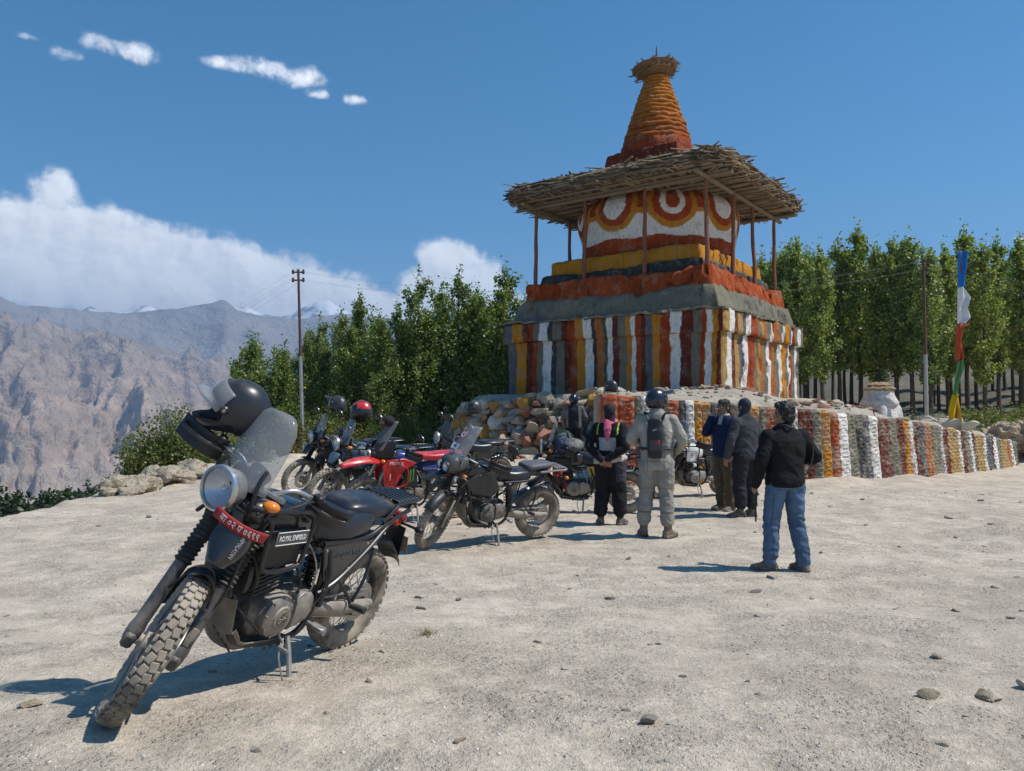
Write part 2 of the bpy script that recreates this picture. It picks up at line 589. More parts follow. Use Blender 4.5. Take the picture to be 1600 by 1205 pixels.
# ground material: pale crusted dirt with embedded grit
def ground_material():
    m = bpy.data.materials.new('pale_dirt'); m.use_nodes = True
    t = NT(m.node_tree)
    o = t.n('ShaderNodeOutputMaterial'); b = t.n('ShaderNodeBsdfPrincipled'); t.put(o.inputs[0], b.outputs[0])
    pos = t.n('ShaderNodeNewGeometry').outputs['Position']
    c = t.n('ShaderNodeAttribute', attribute_name='Col').outputs['Color']
    n1 = t.noise(pos, .55, 6, .6, .3); n2 = t.noise(pos, 4.5, 7, .68, .2); n3 = t.noise(pos, 34, 5, .7)
    f = t.m('ADD', t.m('MULTIPLY', t.m('SUBTRACT', n1, .5), .5), t.m('ADD', t.m('MULTIPLY', t.m('SUBTRACT', n2, .5), 1.1), t.m('MULTIPLY', t.m('SUBTRACT', n3, .5), 1.15)))
    f = t.m('ADD', f, 1.0)
    k = t.n('ShaderNodeCombineXYZ')
    for i in range(3): t.put(k.inputs[i], f)
    c = t.mix(1.0, c, k.outputs[0], 'MULTIPLY')
    # grit: small pale and dark stones set in the dirt
    v = t.n('ShaderNodeTexVoronoi'); t.put(v.inputs['Vector'], pos); v.inputs['Scale'].default_value = 26; v.inputs['Randomness'].default_value = 1
    keep = t.noise(pos, 1.4, 4, .6)
    rough_ = t.ss(keep, .43, .58)
    grit = t.m('MULTIPLY', t.ss(v.outputs['Distance'], .34, .22), rough_)
    gsel = t.n('ShaderNodeSeparateColor'); t.put(gsel.inputs[0], v.outputs['Color'])
    gcol = t.mix(gsel.outputs[0], (.34, .295, .24), (.64, .58, .49))
    c = t.mix(t.m('MULTIPLY', grit, .85), c, gcol)
    # faint tyre tracks curving across the lot
    pz_ = t.n('ShaderNodeVectorMath', operation='MULTIPLY'); t.put(pz_.inputs[0], pos); pz_.inputs[1].default_value = (1, 1, 0)
    trk = None
    for (qx, qy, qr) in ((-14, 2, 17.2), (-14, 2, 18.6), (16, -3, 15.4), (6, 30, 24.5), (6, 30, 25.9), (-3, -9, 14.2), (22, 6, 17.8), (22, 6, 19.2)):
        dn = t.n('ShaderNodeVectorMath', operation='DISTANCE'); t.put(dn.inputs[0], pz_.outputs[0]); dn.inputs[1].default_value = (qx, qy, 0)
        wv = t.m('ADD', dn.outputs['Value'], t.m('MULTIPLY', n1, .5))
        q = t.ss(t.m('ABSOLUTE', t.m('SUBTRACT', wv, qr)), .13, .04)
        trk = q if trk is None else t.m('MAXIMUM', trk, q)
    trk = t.m('MULTIPLY', trk, t.ss(n2, .35, .6))
    c = t.mix(t.m('MULTIPLY', trk, .34), c, (.36, .32, .265))
    # brownish stains
    st = t.ss(t.noise(pos, .8, 6, .7, .6), .56, .74)
    c = t.mix(t.m('MULTIPLY', st, .42), c, (.33, .275, .205))
    t.put(b.inputs['Base Color'], c); b.inputs['Roughness'].default_value = .95; b.inputs['Specular IOR Level'].default_value = .12
    n4 = t.noise(pos, 110, 4, .7)
    h = t.m('ADD', t.m('MULTIPLY', n4, .10), t.m('MULTIPLY', n2, .6))
    h = t.m('ADD', h, t.m('ADD', t.m('MULTIPLY', n3, .22), t.m('MULTIPLY', grit, .13)))
    v2 = t.n('ShaderNodeTexVoronoi'); t.put(v2.inputs['Vector'], pos); v2.inputs['Scale'].default_value = 95
    h = t.m('ADD', h, t.m('MULTIPLY', t.ss(v2.outputs['Distance'], .5, .1), .05))
    h = t.m('ADD', h, t.m('MULTIPLY', trk, -.12))
    t.put(b.inputs['Normal'], t.bump(h, t.m('MULTIPLY_ADD', rough_, .3, .8), .085))
    return m


GM = ground_material()


def ground_col(v, sl, a, r):
    x, y, z = v
    lot = np.array((.565, .485, .385))
    n = noise.noise(Vector((x * .25, y * .25, 2.2)))
    c = lot * (1 + .07 * n)
    d = max(0, -7.6 - x)
    rt = sst(4, 16, x); scrub = np.array((.10, .10, .06)); slope = np.array((.30, .265, .215)) * (1 - .45 * rt)
    if d > 0 or y > 34:
        k = max(sst(0, 3, d), sst(34, 46, y))
        g = fbm(x * .12, y * .12, 5, 5)
        mixc = slope * (1 + .2 * g)
        gg = sst(.0, .5, fbm(x * .3, y * .3, 1, 4) + .15)
        mixc = mixc * (1 - .6 * gg) + scrub * .6 * gg
        c = c * (1 - k) + mixc * k
    if d > 13 and y > 30 and r < 130:
        k = sst(13, 17, d) * sst(60, 48, d); c = c * (1 - .85 * k) + np.array((.035, .045, .02)) * .85 * k
    return c


fine = list(np.radians(np.arange(-44, 44.01, .34)))
coarse = list(np.radians(np.arange(47, 313.01, 3.2)))
azs = fine + coarse
rs = list(np.exp(np.arange(math.log(.5), math.log(60), .0145))) + list(np.exp(np.arange(math.log(60), math.log(2700), .03)))
polar_mesh('ground', azs, rs, lambda x, y, a, r: ground_z(x, y), ground_col, GM)


# ------------------------------------------------------------------ mountains
def curve_el(pts):
    ae = [px_ae(*p) for p in pts]
    A = [radians(a) for a, _ in ae]; E = [radians(e) for _, e in ae]
    return lambda a: float(np.interp(a, A, E))


RIDGE1 = curve_el([(-900, 430), (-400, 470), (-100, 500), (0, 511), (60, 514), (120, 527), (180, 534), (250, 547), (330, 573), (400, 596), (500, 620), (650, 636), (900, 645), (1600, 640)])
RIDGE2 = curve_el([(-900, 400), (-300, 430), (-60, 448), (0, 461), (30, 476), (90, 482), (130, 488), (200, 491), (260, 481), (330, 475), (350, 470), (375, 487), (420, 495), (470, 498), (540, 492), (640, 502), (760, 520), (1000, 560), (1500, 580), (2200, 560)])
RIDGE3 = curve_el([(-900, 480), (-100, 500), (100, 493), (140, 473), (165, 484), (200, 482), (225, 474), (250, 483), (300, 488), (360, 477), (385, 478), (405, 488), (440, 490), (470, 479), (495, 468), (515, 467), (540, 482), (570, 497), (640, 505), (900, 560), (1500, 590)])


def m1(x, y, a, r):
    R0, R1 = 2500., 5600.
    top = CAM_H + R1 * math.tan(RIDGE1(a))
    t = (r - R0) / (R1 - R0)
    wx = a * 4300 / 620 + .45 * noise.noise(Vector((x / 800, y / 800, 5)))
    wy = r / 1350 + .45 * noise.noise(Vector((x / 800, y / 800, 8)))
    rg = noise.ridged_multi_fractal(Vector((wx, wy, .3)), .95, 2.1, 7, 1.0, 2.0) - 1.0
    f2 = noise.ridged_multi_fractal(Vector((a * 4300 / 170, r / 480 + wx * .3, 4.3)), .9, 2.1, 6, 1.0, 2.0) - 1.0
    if t <= 1:
        b = -495 + (top + 495) * (max(t, 0) ** .85)
    else:
        b = top - (t - 1) * 900
    amp = 250 * sst(.0, .35, t) * (1 - .75 * sst(.7, 1.0, t))
    z = b + amp * rg + (34 + 34 * (1 - sst(.75, 1, t))) * f2 * sst(-.05, .2, t)
    # cliff bands
    q = 95.; zz = z / q; fl = math.floor(zz); fr = zz - fl
    k = .6 * (1 - sst(.35, .8, t)) * sst(-.3, .35, noise.noise(Vector((x / 500, y / 500, 1))))
    z = z * (1 - k) + k * q * (fl + sst(.28, .62, fr))
    return z


def c1(v, sl, a, r):
    x, y, z = v
    h = .5 + .5 * fbm(x / 260, y / 260, z / 60, 5)
    band = .5 + .5 * noise.noise(Vector((x / 2600, y / 2600, z / 26)))
    c = np.array((.40, .29, .215)) * (1 - h * .6) + np.array((.58, .45, .34)) * h * .6
    c = c * (.8 + .35 * band)
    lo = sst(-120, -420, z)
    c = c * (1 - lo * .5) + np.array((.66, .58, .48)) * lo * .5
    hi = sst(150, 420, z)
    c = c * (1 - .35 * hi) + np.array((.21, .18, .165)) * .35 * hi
    return c


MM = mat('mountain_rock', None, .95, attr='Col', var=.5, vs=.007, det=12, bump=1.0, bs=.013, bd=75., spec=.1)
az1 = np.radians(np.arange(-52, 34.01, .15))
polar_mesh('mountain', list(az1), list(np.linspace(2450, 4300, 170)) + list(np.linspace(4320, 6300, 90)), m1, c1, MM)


def m2(x, y, a, r):
    R1 = 7000.
    top = CAM_H + R1 * math.tan(RIDGE2(a))
    t = (r - 5400) / (R1 - 5400)
    rg = noise.ridged_multi_fractal(Vector((a * 7000 / 900, r / 1500 + .4 * noise.noise(Vector((x / 900, y / 900, 3))), 2.3)), .9, 2.1, 7, 1., 2.) - 1.
    b = -400 + (top + 400) * max(t, 0) ** .9 if t <= 1 else top - (t - 1) * 1400
    return b + 210 * rg * sst(0, .4, t) * (1 - .9 * sst(.6, 1.0, t)) + 10 * fbm(x / 110, y / 110, 0, 4)


def c2(v, sl, a, r):
    x, y, z = v
    h = .5 + .5 * fbm(x / 700, y / 700, z / 200, 5)
    return np.array((.24, .205, .19)) * (1 - h) + np.array((.36, .31, .27)) * h


MF = mat('far_rock', None, .95, attr='Col', var=.3, vs=.002, det=8, bump=1.0, bs=.006, bd=90., spec=.1)
o = polar_mesh('mountain_range', list(np.radians(np.arange(-52, 50.01, .22))), list(np.linspace(5700, 7500, 120)), m2, c2, MF)


def m3(x, y, a, r):
    R1 = 8800.
    top = CAM_H + R1 * math.tan(RIDGE3(a))
    t = (r - 7400) / (R1 - 7400)
    b = top - 820 * (1 - t) if t <= 1 else top - (t - 1) * 2400
    rg = noise.ridged_multi_fractal(Vector((x / 650, y / 650, 6.3)), .9, 2.1, 7, 1., 2.) - 1.
    return b + 130 * rg * (1 - .72 * sst(.6, 1., t)) - 25


def c3(v, sl, a, r):
    x, y, z = v
    n = fbm(x / 150, y / 150, z / 95, 6)
    s = sst(-.15, .25, n + (z - 960) / 400)
    return np.array((.2, .19, .19)) * (1 - s) + np.array((.86, .88, .92)) * s


MS = mat('snowy_rock', None, .85, attr='Col', var=.1, vs=.004, bump=.6, bs=.01, bd=20., spec=.1)
polar_mesh('snow_peaks', list(np.radians(np.arange(-52, 40.01, .16))), list(np.linspace(7600, 9300, 80)), m3, c3, MS)

# ------------------------------------------------------------------ haze
hz = MB(); hz.box((0, 2000, 340), (19000, 15400, 1960))
hm = bpy.data.materials.new('haze_air'); hm.use_nodes = True
t = NT(hm.node_tree); ho = t.n('ShaderNodeOutputMaterial'); hv = t.n('ShaderNodeVolumePrincipled')
hv.inputs['Color'].default_value = (.43, .67, 1.0, 1); hv.inputs['Density'].default_value = 1.5e-4
hv.inputs['Anisotropy'].default_value = .15
t.put(ho.inputs['Volume'], hv.outputs[0])
HAZE = hz.obj('haze', hm)
tag(HAZE, 'pale blue haze filling the air between the lot and the mountains', 'haze', kind='stuff')

# ------------------------------------------------------------------ chorten
RND = random.Random(7)
CC = Vector((5.235, 27.46, 2.15))
CROT = atan2(.804, .595)
C_RED, C_YEL, C_WHT, C_GRY, C_DRK, C_MAR, C_SLT = (.33, .060, .018), (.52, .215, .022), (.74, .72, .68), (.175, .165, .125), (.055, .055, .058), (.135, .033, .022), (.12, .125, .14)
def worn_paint(name, mud, wear, bs, bd, dusty=.0):
    m = bpy.data.materials.new(name); m.use_nodes = True; t = NT(m.node_tree)
    o = t.n('ShaderNodeOutputMaterial'); b = t.n('ShaderNodeBsdfPrincipled'); t.put(o.inputs[0], b.outputs[0])
    tco = t.n('ShaderNodeTexCoord').outputs['Object']
    c = t.n('ShaderNodeAttribute', attribute_name='Col').outputs['Color']
    n1 = t.noise(tco, 3.2, 9, .65); n2 = t.noise(tco, 16, 6, .65)
    mp = t.n('ShaderNodeMapping'); t.put(mp.inputs[0], tco); mp.inputs['Scale'].default_value = (7, 7, .55)
    n3 = t.noise(mp.outputs[0], 1.6, 5, .6)
    f = t.m('ADD', t.m('MULTIPLY', t.m('SUBTRACT', n1, .5), .9), t.m('ADD', t.m('MULTIPLY', t.m('SUBTRACT', n2, .5), .5), t.m('MULTIPLY_ADD', t.m('SUBTRACT', n3, .5), .8, 1.0)))
    k = t.n('ShaderNodeCombineXYZ')
    for i in range(3): t.put(k.inputs[i], f)
    c = t.mix(1.0, c, k.outputs[0], 'MULTIPLY')
    wm = t.m('ADD', t.m('MULTIPLY', n1, .6), t.m('ADD', t.m('MULTIPLY', n2, .28), t.m('MULTIPLY', n3, .22)))
    c = t.mix(t.m('ADD', t.m('MULTIPLY', t.ss(wm, .56, .64), wear), dusty), c, mud)
    t.put(b.inputs['Base Color'], c); b.inputs['Roughness'].default_value = .93; b.inputs['Specular IOR Level'].default_value = .12
    h = t.m('ADD', t.m('MULTIPLY', n1, .7), t.m('ADD', t.m('MULTIPLY', n2, .3), t.m('MULTIPLY', t.noise(tco, 60, 4, .6), .08)))
    t.put(b.inputs['Normal'], t.bump(h, bs, bd))
    return m


M_PLAS = worn_paint('painted_mud_plaster', (.24, .195, .145), .5, 1.0, .13)
_unused = mat('painted_mud_plaster', None, .92, attr='Col', var=.3, vs=3.5, det=9, bump=.9, bs=9, bd=.09, spec=.15)


def col_mesh(name, vs, fs, cols, material, parent=None, sharp=180, M=None):
    me = bpy.data.meshes.new(name)
    me.from_pydata([tuple(v) for v in vs], [], fs)
    at = me.attributes.new('Col', 'FLOAT_COLOR', 'POINT')
    c = np.ones((len(vs), 4), dtype=np.float32); c[:, :3] = np.array(cols)
    at.data.foreach_set('color', c.ravel())
    me.materials.append(material)
    me.polygons.foreach_set('use_smooth', [True] * len(me.polygons))
    if sharp < 180: me.set_sharp_from_angle(angle=radians(sharp))
    me.update()
    return link(name, me, parent, M)


def square_pt(u, h, rc):
    """point and outward normal on a rounded square of half-size h, u in [0,4): sides -Y, +X, +Y, -X"""
    side = int(u) % 4; f = (u - int(u)) * 2 - 1
    a = f * h; q = h - rc
    if abs(a) > q:
        t = (abs(a) - q) / rc * (pi / 4)
        x = math.copysign(q + rc * sin(t), a); y = -(q + rc * cos(t))
        nx, ny = math.copysign(sin(t), a), -cos(t)
    else:
        x, y, nx, ny = a, -h, 0, -1
    for _ in range(side): x, y, nx, ny = -y, x, -ny, nx
    return x, y, nx, ny


def tier(name, lv, colf, parent, n=280, wob=.05, zw=.04, rc=.16, seed=0, cap=True):
    """rough plastered square course; lv = [(z, half size)]"""
    vs, fs, cs = [], [], []
    for li, (z, h) in enumerate(lv):
        for k in range(n):
            u = 4 * k / n
            x, y, nx, ny = square_pt(u, h, rc)
            d = wob * fbm(x * .9 + seed, y * .9, z * .9, 5) + wob * .3 * fbm(x * 4 + seed, y * 4, z * 4, 3)
            dz = zw * (fbm(x * .5, y * .5, seed + li * .05, 4) + .8 * fbm(x * 2.4, y * 2.4, seed + 7, 3))
            ch_ = fbm(x * 1.7 + 4, y * 1.7, z * 1.3 + seed, 4)
            if ch_ > .22: d -= wob * 1.3 * min(1, (ch_ - .22) * 6)
            vs.append((x + nx * d, y + ny * d, z + dz)); cs.append(colf(u, z, x, y))
    m = len(lv)
    for i in range(m - 1):
        for k in range(n):
            l = (k + 1) % n
            fs.append((i * n + k, i * n + l, (i + 1) * n + l, (i + 1) * n + k))
    if cap:
        z, h = lv[-1]; c = len(vs)
        for k in range(n):
            u = 4 * k / n; x, y, nx, ny = square_pt(u, h * .6, rc)
            vs.append((x, y, z + .02)); cs.append(colf(u, z, x, y))
        for k in range(n):
            l = (k + 1) % n; fs.append(((m - 1) * n + k, (m - 1) * n + l, c + l, c + k))
        fs.append(tuple(range(c, c + n)))
    return col_mesh(name, vs, fs, cs, M_PLAS, parent, 50)


chorten = thing('chorten', 'tall striped mud chorten with stick roof on posts and orange ringed spire', 'shrine', CC, CROT)
# stripes read from the photograph: pixel boundaries -> metres along each face
KEY = dict(r=C_RED, y=C_YEL, w=C_WHT, g=C_GRY, d=C_DRK, m=C_MAR, s=C_SLT, b=(.40, .25, .085), o=(.42, .13, .03), k=(.075, .10, .06))
L_ST = [(793, 's'), (804, 'y'), (819, 'm'), (829, 'r'), (836, 'g'), (845, 'w'), (857.5, 'd'), (866, 'g'), (879, 'm'), (888, 'r'), (900, 'y'), (913, 'w'), (925, 'd'), (931, 'o'), (942, 'k'), (948, 'w'), (957, 'm'), (966, 'g'), (978, 'y'), (986, 'w'), (993, 'r'), (1002, 'm'), (1009, 's'), (1020, 'y'), (1031, 'r'), (1047.5, 'w'), (1064, 'm'), (1082, 'g'), (1095, 'r'), (1103, 'w'), (1113, 'y'), (1122, 'm')]
R_ST = [(1126, 'b'), (1138.5, 'w'), (1147, 'm'), (1152, 'b'), (1161, 's'), (1165, 'w'), (1172, 'r'), (1183, 'g'), (1187, 'b'), (1192, 'o'), (1197, 'g'), (1203.5, 'w'), (1208, 'o'), (1215, 'g'), (1221, 'w'), (1225, 'y'), (1232, 'g'), (1235, 'w'), (1238, 'r'), (1241, 'g'), (1245, 'w'), (1249, 'g')]


def s_left(p): k = (p - 800) / FPX; return (6.05 - 22 * k) / (.804 + .595 * k)
def s_right(p): k = (p - 800) / FPX; return (22 * k - 6.05) / (.595 - .804 * k)


LS = sorted([(s_left(p), c) for p, c in L_ST])          # each entry starts at its far side; use as upper bounds
RS = [(s_right(p), c) for p, c in R_ST]


def stripe(u, z, x, y):
    side = int(u) % 4; f = u - int(u)
    s = f * 7.8
    wv = .045 * noise.noise(Vector((s * 3, z * 2.2, side))) + .02 * noise.noise(Vector((s * 9, z * 9, side)))
    if side in (0, 2):      # -Y face from the near corner outward
        s = s if side == 0 else 7.8 - s
        c = RS[0][1]
        for a, k in RS:
            if s + wv >= a: c = k
        return KEY[c]
    s = 7.8 - s if side == 3 else s          # -X face: near corner at its end
    for a, k in LS:
        if s + wv <= a: return KEY[k]
    return KEY['s']


nz = 26
tier('striped_base', [(-.45 + (2.18) * i / nz, 3.84) for i in range(nz + 1)], stripe, chorten, n=1400, wob=.05, zw=0, rc=.10, cap=False)
tier('striped_cornice', [(1.73, 3.8), (1.735, 3.93), (1.76, 3.955)] + [(1.76 + .6 * i / 8, 3.96) for i in range(1, 9)] + [(2.40, 3.93)], stripe, chorten, n=1400, wob=.05, zw=.05, rc=.10)
def slate_c(u, z, x, y):
    k = .75 + .5 * noise.noise(Vector((x * 3, y * 3, 1))); return (.30 * k, .27 * k, .215 * k)
tier('slate_ledge', [(2.37, 3.9), (2.375, 4.0), (2.44, 4.01), (2.46, 3.9)], slate_c, chorten, n=500, wob=.08, zw=.07, rc=.1, seed=3)
gr = lambda u, z, x, y: (.185 * (1 + .2 * fbm(x, y, z, 4)), .178 * (1 + .2 * fbm(x, y, z, 4)), .138)
tier('grey_tier', [(2.42, 3.72), (2.55, 3.70), (2.7, 3.66), (2.85, 3.61), (3.0, 3.56), (3.12, 3.52), (3.17, 3.44)], gr, chorten, n=560, wob=.09, zw=.08, rc=.10, seed=5)
def red_t(u, z, x, y):
    f = fbm(x * 1.2, y * 1.2, z * 2, 4)
    return (.34 + .05 * f, .066 + .012 * f, .018)
tier('red_tier', [(3.08, 3.47), (3.2, 3.46), (3.35, 3.43), (3.5, 3.40), (3.64, 3.37), (3.75, 3.33), (3.79, 3.22)], red_t, chorten, n=560, wob=.12, zw=.10, rc=.12, seed=9)
dk = lambda u, z, x, y: tuple(np.array((.06, .058, .056)) * (1 + .3 * fbm(x, y, z, 4)))
tier('black_tier', [(3.6, 3.02), (3.85, 3.0), (4.05, 2.96), (4.12, 2.9)], dk, chorten, n=560, wob=.07, zw=.05, rc=.08, seed=13)
ye = lambda u, z, x, y: tuple(np.array((.50, .215, .022)) * (1 + .15 * fbm(x, y, z, 4)))
tier('yellow_tier', [(4.05, 2.83), (4.3, 2.82), (4.52, 2.80), (4.6, 2.74)], ye, chorten, n=560, wob=.07, zw=.06, rc=.10, seed=17)

# dome with painted garlands
prof = [(2.60, 4.5), (2.63, 4.75), (2.67, 5.0), (2.73, 5.3), (2.79, 5.6), (2.84, 5.85), (2.86, 6.05), (2.84, 6.25), (2.75, 6.45), (2.58, 6.65), (2.3, 6.82), (1.9, 6.95), (1.3, 7.0)]
pz = np.array([p[1] for p in prof]); pr = np.array([p[0] for p in prof])
vs, fs, cs = [], [], []
na, nzz = 420, 120
cam_ang = atan2(-27.46, -5.235) - CROT
for i in range(nzz + 1):
    tt = i / nzz * (len(prof) - 1); z = float(np.interp(tt, range(len(prof)), pz)); r = float(np.interp(tt, range(len(prof)), pr))
    for k in range(na):
        th = 2 * pi * k / na
        d = .05 * fbm(cos(th) * 1.6, sin(th) * 1.6, z * .7, 4)
        rr = r + d
        vs.append((rr * cos(th), rr * sin(th), z))
        al = math.degrees((th - cam_ang + pi) % (2 * pi) - pi)       # + is to the right in the photo
        j = round((al - 10) / 40.); da = radians(al - 10 - 40 * j) * 2.8
        wb = .05 * noise.noise(Vector((cos(th) * 5, sin(th) * 5, z * 4)))
        dd = (sqrt(da * da + (z - 6.2) ** 2) if z < 6.2 else abs(da) + .12 * (z - 6.2)) + wb
        alt = (j % 9) in (0, 4, 7)
        if z < 5.12 + .09 * noise.noise(Vector((cos(th) * 3, sin(th) * 3, 1))): c = (.31, .056, .017)
        elif dd < .42: c = C_WHT if not (alt and dd < .23) else C_RED
        elif dd < .66: c = C_RED
        elif dd < .84: c = C_YEL
        elif z > 6.02 + wb: c = C_RED
        elif z > 5.88 + wb: c = C_YEL
        else: c = C_WHT
        cs.append(c)
for i in range(nzz):
    for k in range(na):
        l = (k + 1) % na
        fs.append((i * na + k, i * na + l, (i + 1) * na + l, (i + 1) * na + k))
col_mesh('dome', vs, fs, cs, M_PLAS, chorten)

# posts under the roof
M_POST = mat('weathered_red_pole', (.20, .085, .045), .85, var=.35, vs=9, bump=.3, bs=30)
post_me = []
for q in range(3):
    mb = MB(); pts = [(.05 * noise.noise(Vector((q * 3, z * .8, 0))), .05 * noise.noise(Vector((q * 3 + 9, z * .8, 0))), z) for z in np.linspace(-.5, 2.95, 12)]
    mb.tube(pts, [.075 - .002 * i + .006 * (i % 3 == 0) for i in range(12)], 9)
    post_me.append(mb.mesh('post', [M_POST]))
ph = 3.15
spots = [(-ph, -ph), (-ph, -ph + 2.1), (-ph, -ph + 4.3), (-ph, ph), (-1.0, -ph), (1.0, -ph), (ph, -ph), (ph, 0.6), (ph, ph), (-.9, ph), (1.2, ph)]
for i, (a, b) in enumerate(spots):
    o = link('post', post_me[i % 3], chorten)
    o.location = (a, b, 3.72); o.rotation_euler = (RND.uniform(-.02, .02), RND.uniform(-.02, .02), i)

# stick roof
M_STK = [mat('grey_stick', (.21, .165, .11), .9, var=.35, vs=7, bump=.4, bs=25), mat('pale_stick', (.34, .265, .175), .9, var=.35, vs=7, bump=.4, bs=25), mat('dark_stick', (.115, .085, .058), .9, var=.35, vs=7, bump=.4, bs=25)]
stick_me = []
for q in range(9):
    mb = MB(); L = 1.; w_ = RND.uniform(.03, .05)
    pts = [(-.5, 0, 0), (-.17, RND.uniform(-.015, .015), RND.uniform(-.012, .012)), (.2, RND.uniform(-.015, .015), RND.uniform(-.012, .012)), (.5, 0, 0)]
    mb.tube(pts, [w_ * .8, w_, w_ * .95, w_ * .7], 6, flat=RND.uniform(.4, .8))
    stick_me.append(mb.mesh('stick', [M_STK[q % 3]], 60))
roof = MB()          # core mat of brush and rafters
RH = 4.03


def rim(u, inset):
    h = RH - inset
    side = int(u) % 4
    return square_pt(u, h, .75)


# rafters and ring beams
for a in np.linspace(-3.7, 3.7, 17):
    roof.tube([(a, -3.85, 6.62 + RND.uniform(-.02, .02)), (a + RND.uniform(-.06, .06), 3.85, 6.62)], .045, 6)
for b in (-3.15, 3.15):
    roof.tube([(b, -3.95, 6.53), (b, 3.95, 6.53)], .07, 8); roof.tube([(-3.95, b, 6.50), (3.95, b, 6.50)], .07, 8)
roof.obj('roof_beams', M_STK[0], chorten)
core = MB()
rg = []
for z, ins in ((6.68, .22), (6.80, .06), (7.0, .12), (7.12, .5), (7.25, 1.5)):
    rg.append([(x * (1 + .01 * RND.uniform(-1, 1)), y, z + .05 * noise.noise(Vector((x, y, z)))) for x, y, _, _ in [rim(4 * k / 160, ins) for k in range(160)]])
core.rings(rg)
core.obj('roof_brush', M_STK[2], chorten)


def stick_mat(u, ins, z, ang, L, tilt):
    x, y, nx, ny = rim(u, ins)
    tx, ty = -ny, nx
    yaw = atan2(ty, tx) + ang
    return Matrix.Translation((x, y, z)) @ Matrix.Rotation(yaw, 4, 'Z') @ Matrix.Rotation(tilt, 4, 'Y') @ Matrix.Diagonal((L, 1, 1, 1))


cnt = 0; rest = MB()
def put_stick(M, single):
    global cnt
    me = RND.choice(stick_me)
    if single and cnt < 300:
        link('stick', me, chorten, M); cnt += 1
    else:
        o = len(rest.v)
        rest.v += [tuple(M @ v.co) for v in me.vertices]
        rest.f += [tuple(i + o for i in p.vertices) for p in me.polygons]; rest.m += [RND.randrange(3)] * len(me.polygons)
for u in np.arange(0, 4, .0052):            # rim: sticks laid along the eaves, a few crossing
    side = int(u) % 4
    sag = .06 * noise.noise(Vector((u * 2, 0, 0)))
    vis = side in (0, 3)
    for lay in range(3 if vis else 2):
        z = 6.66 + .5 * RND.random() + sag
        ins = .02 + .16 * RND.random() + (.12 if z > 7.05 or z < 6.72 else 0)
        put_stick(stick_mat(u + RND.uniform(-.01, .01), ins, z, RND.gauss(0, .13), RND.uniform(.45, 1.25), RND.gauss(0, .05)), vis and lay == 0 and RND.random() < .82)
for u in np.arange(0, 4, .012):             # ends poking out over the eaves
    put_stick(stick_mat(u, RND.uniform(.4, .65), 6.70 + RND.uniform(-.06, .40), pi / 2 + RND.gauss(0, .2), RND.uniform(.7, 1.1), RND.gauss(0, .05)), False)
for u in np.arange(0, 4, .009):             # underside, running in from the eaves
    put_stick(stick_mat(u, RND.uniform(.6, 1.3), 6.66 + RND.uniform(-.03, .03), pi / 2 + RND.gauss(0, .06), RND.uniform(1.2, 2.), RND.gauss(0, .02)), False)
for k in range(1300):                        # top mat
    put_stick(Matrix.Translation((RND.uniform(-3.6, 3.6), RND.uniform(-3.6, 3.6), 7.2 + RND.uniform(-.05, .1))) @ Matrix.Rotation(RND.uniform(0, 3.1), 4, 'Z') @ Matrix.Diagonal((RND.uniform(.6, 1.6), 1, 1, 1)), False)
tag(rest.obj('roof_sticks', M_STK, chorten, 60), kind='stuff')

# spire
wt = lambda u, z, x, y: (.55, .52, .47)
tier('white_plinth', [(7.0, 1.62), (7.35, 1.6), (7.66, 1.57), (7.7, 1.5)], wt, chorten, n=160, wob=.04, zw=.04, rc=.1)
mr = lambda u, z, x, y: tuple(np.array((.20, .042, .02)) * (1 + .25 * fbm(x, y, z, 4)))
tier('red_plinth', [(7.62, 1.40), (7.9, 1.40), (8.2, 1.39), (8.45, 1.38), (8.5, 1.33)], mr, chorten, n=200, wob=.05, zw=.03, rc=.06, seed=21)


def lathe_col(name, prof, colf, parent, n=110, wob=.03, seed=0, mt=None):
    vs, fs, cs = [], [], []
    for (r, z) in prof:
        for k in range(n):
            th = 2 * pi * k / n; c, s_ = cos(th), sin(th)
            d = wob * fbm(c * 2.2 + seed, s_ * 2.2, z * 3, 5) + wob * .5 * fbm(c * 8 + seed, s_ * 8, z * 6, 3)
            rr = max(r + d * min(1, r), .005)
            vs.append((rr * c, rr * s_, z + .5 * wob * noise.noise(Vector((c * 3, s_ * 3, seed))))); cs.append(colf(th, z))
    for i in range(len(prof) - 1):
        for k in range(n):
            l = (k + 1) % n; fs.append((i * n + k, i * n + l, (i + 1) * n + l, (i + 1) * n + k))
    return col_mesh(name, vs, fs, cs, mt or M_PLAS, parent, 70)


lathe_col('spire_drum', [(.5, 8.4), (1.22, 8.42), (1.27, 8.6), (1.26, 8.85), (1.2, 8.98), (1.0, 9.0)], lambda a, z: (.29, .058, .02), chorten, wob=.07)
zc = 8.93
NR = 15
for i in range(NR):
    f = i / (NR - 1)
    h = .225 - .085 * f
    r0 = 1.19 * (1 - f) ** 1.12 + .43 * (1 - (1 - f) ** 1.12)
    k = .15 + .85 * sst(0, .55, f)
    base = np.array((.33, .085, .022)) * (1 - k) + np.array((.46, .175, .03)) * k
    lathe_col('spire_ring', [(r0 * .6, zc - .03), (r0 - .06, zc), (r0 + .01, zc + h * .25), (r0 + .02, zc + h * .5), (r0 - .01, zc + h * .8), (r0 - .09, zc + h * 1.02), (r0 * .5, zc + h * 1.03)],
              lambda a, z: tuple(base * (1 + .22 * fbm(cos(a) * 2, sin(a) * 2, z * 4, 4))), chorten, wob=.085 - .045 * f, seed=i * 3.7, n=90)
    zc += h * .92
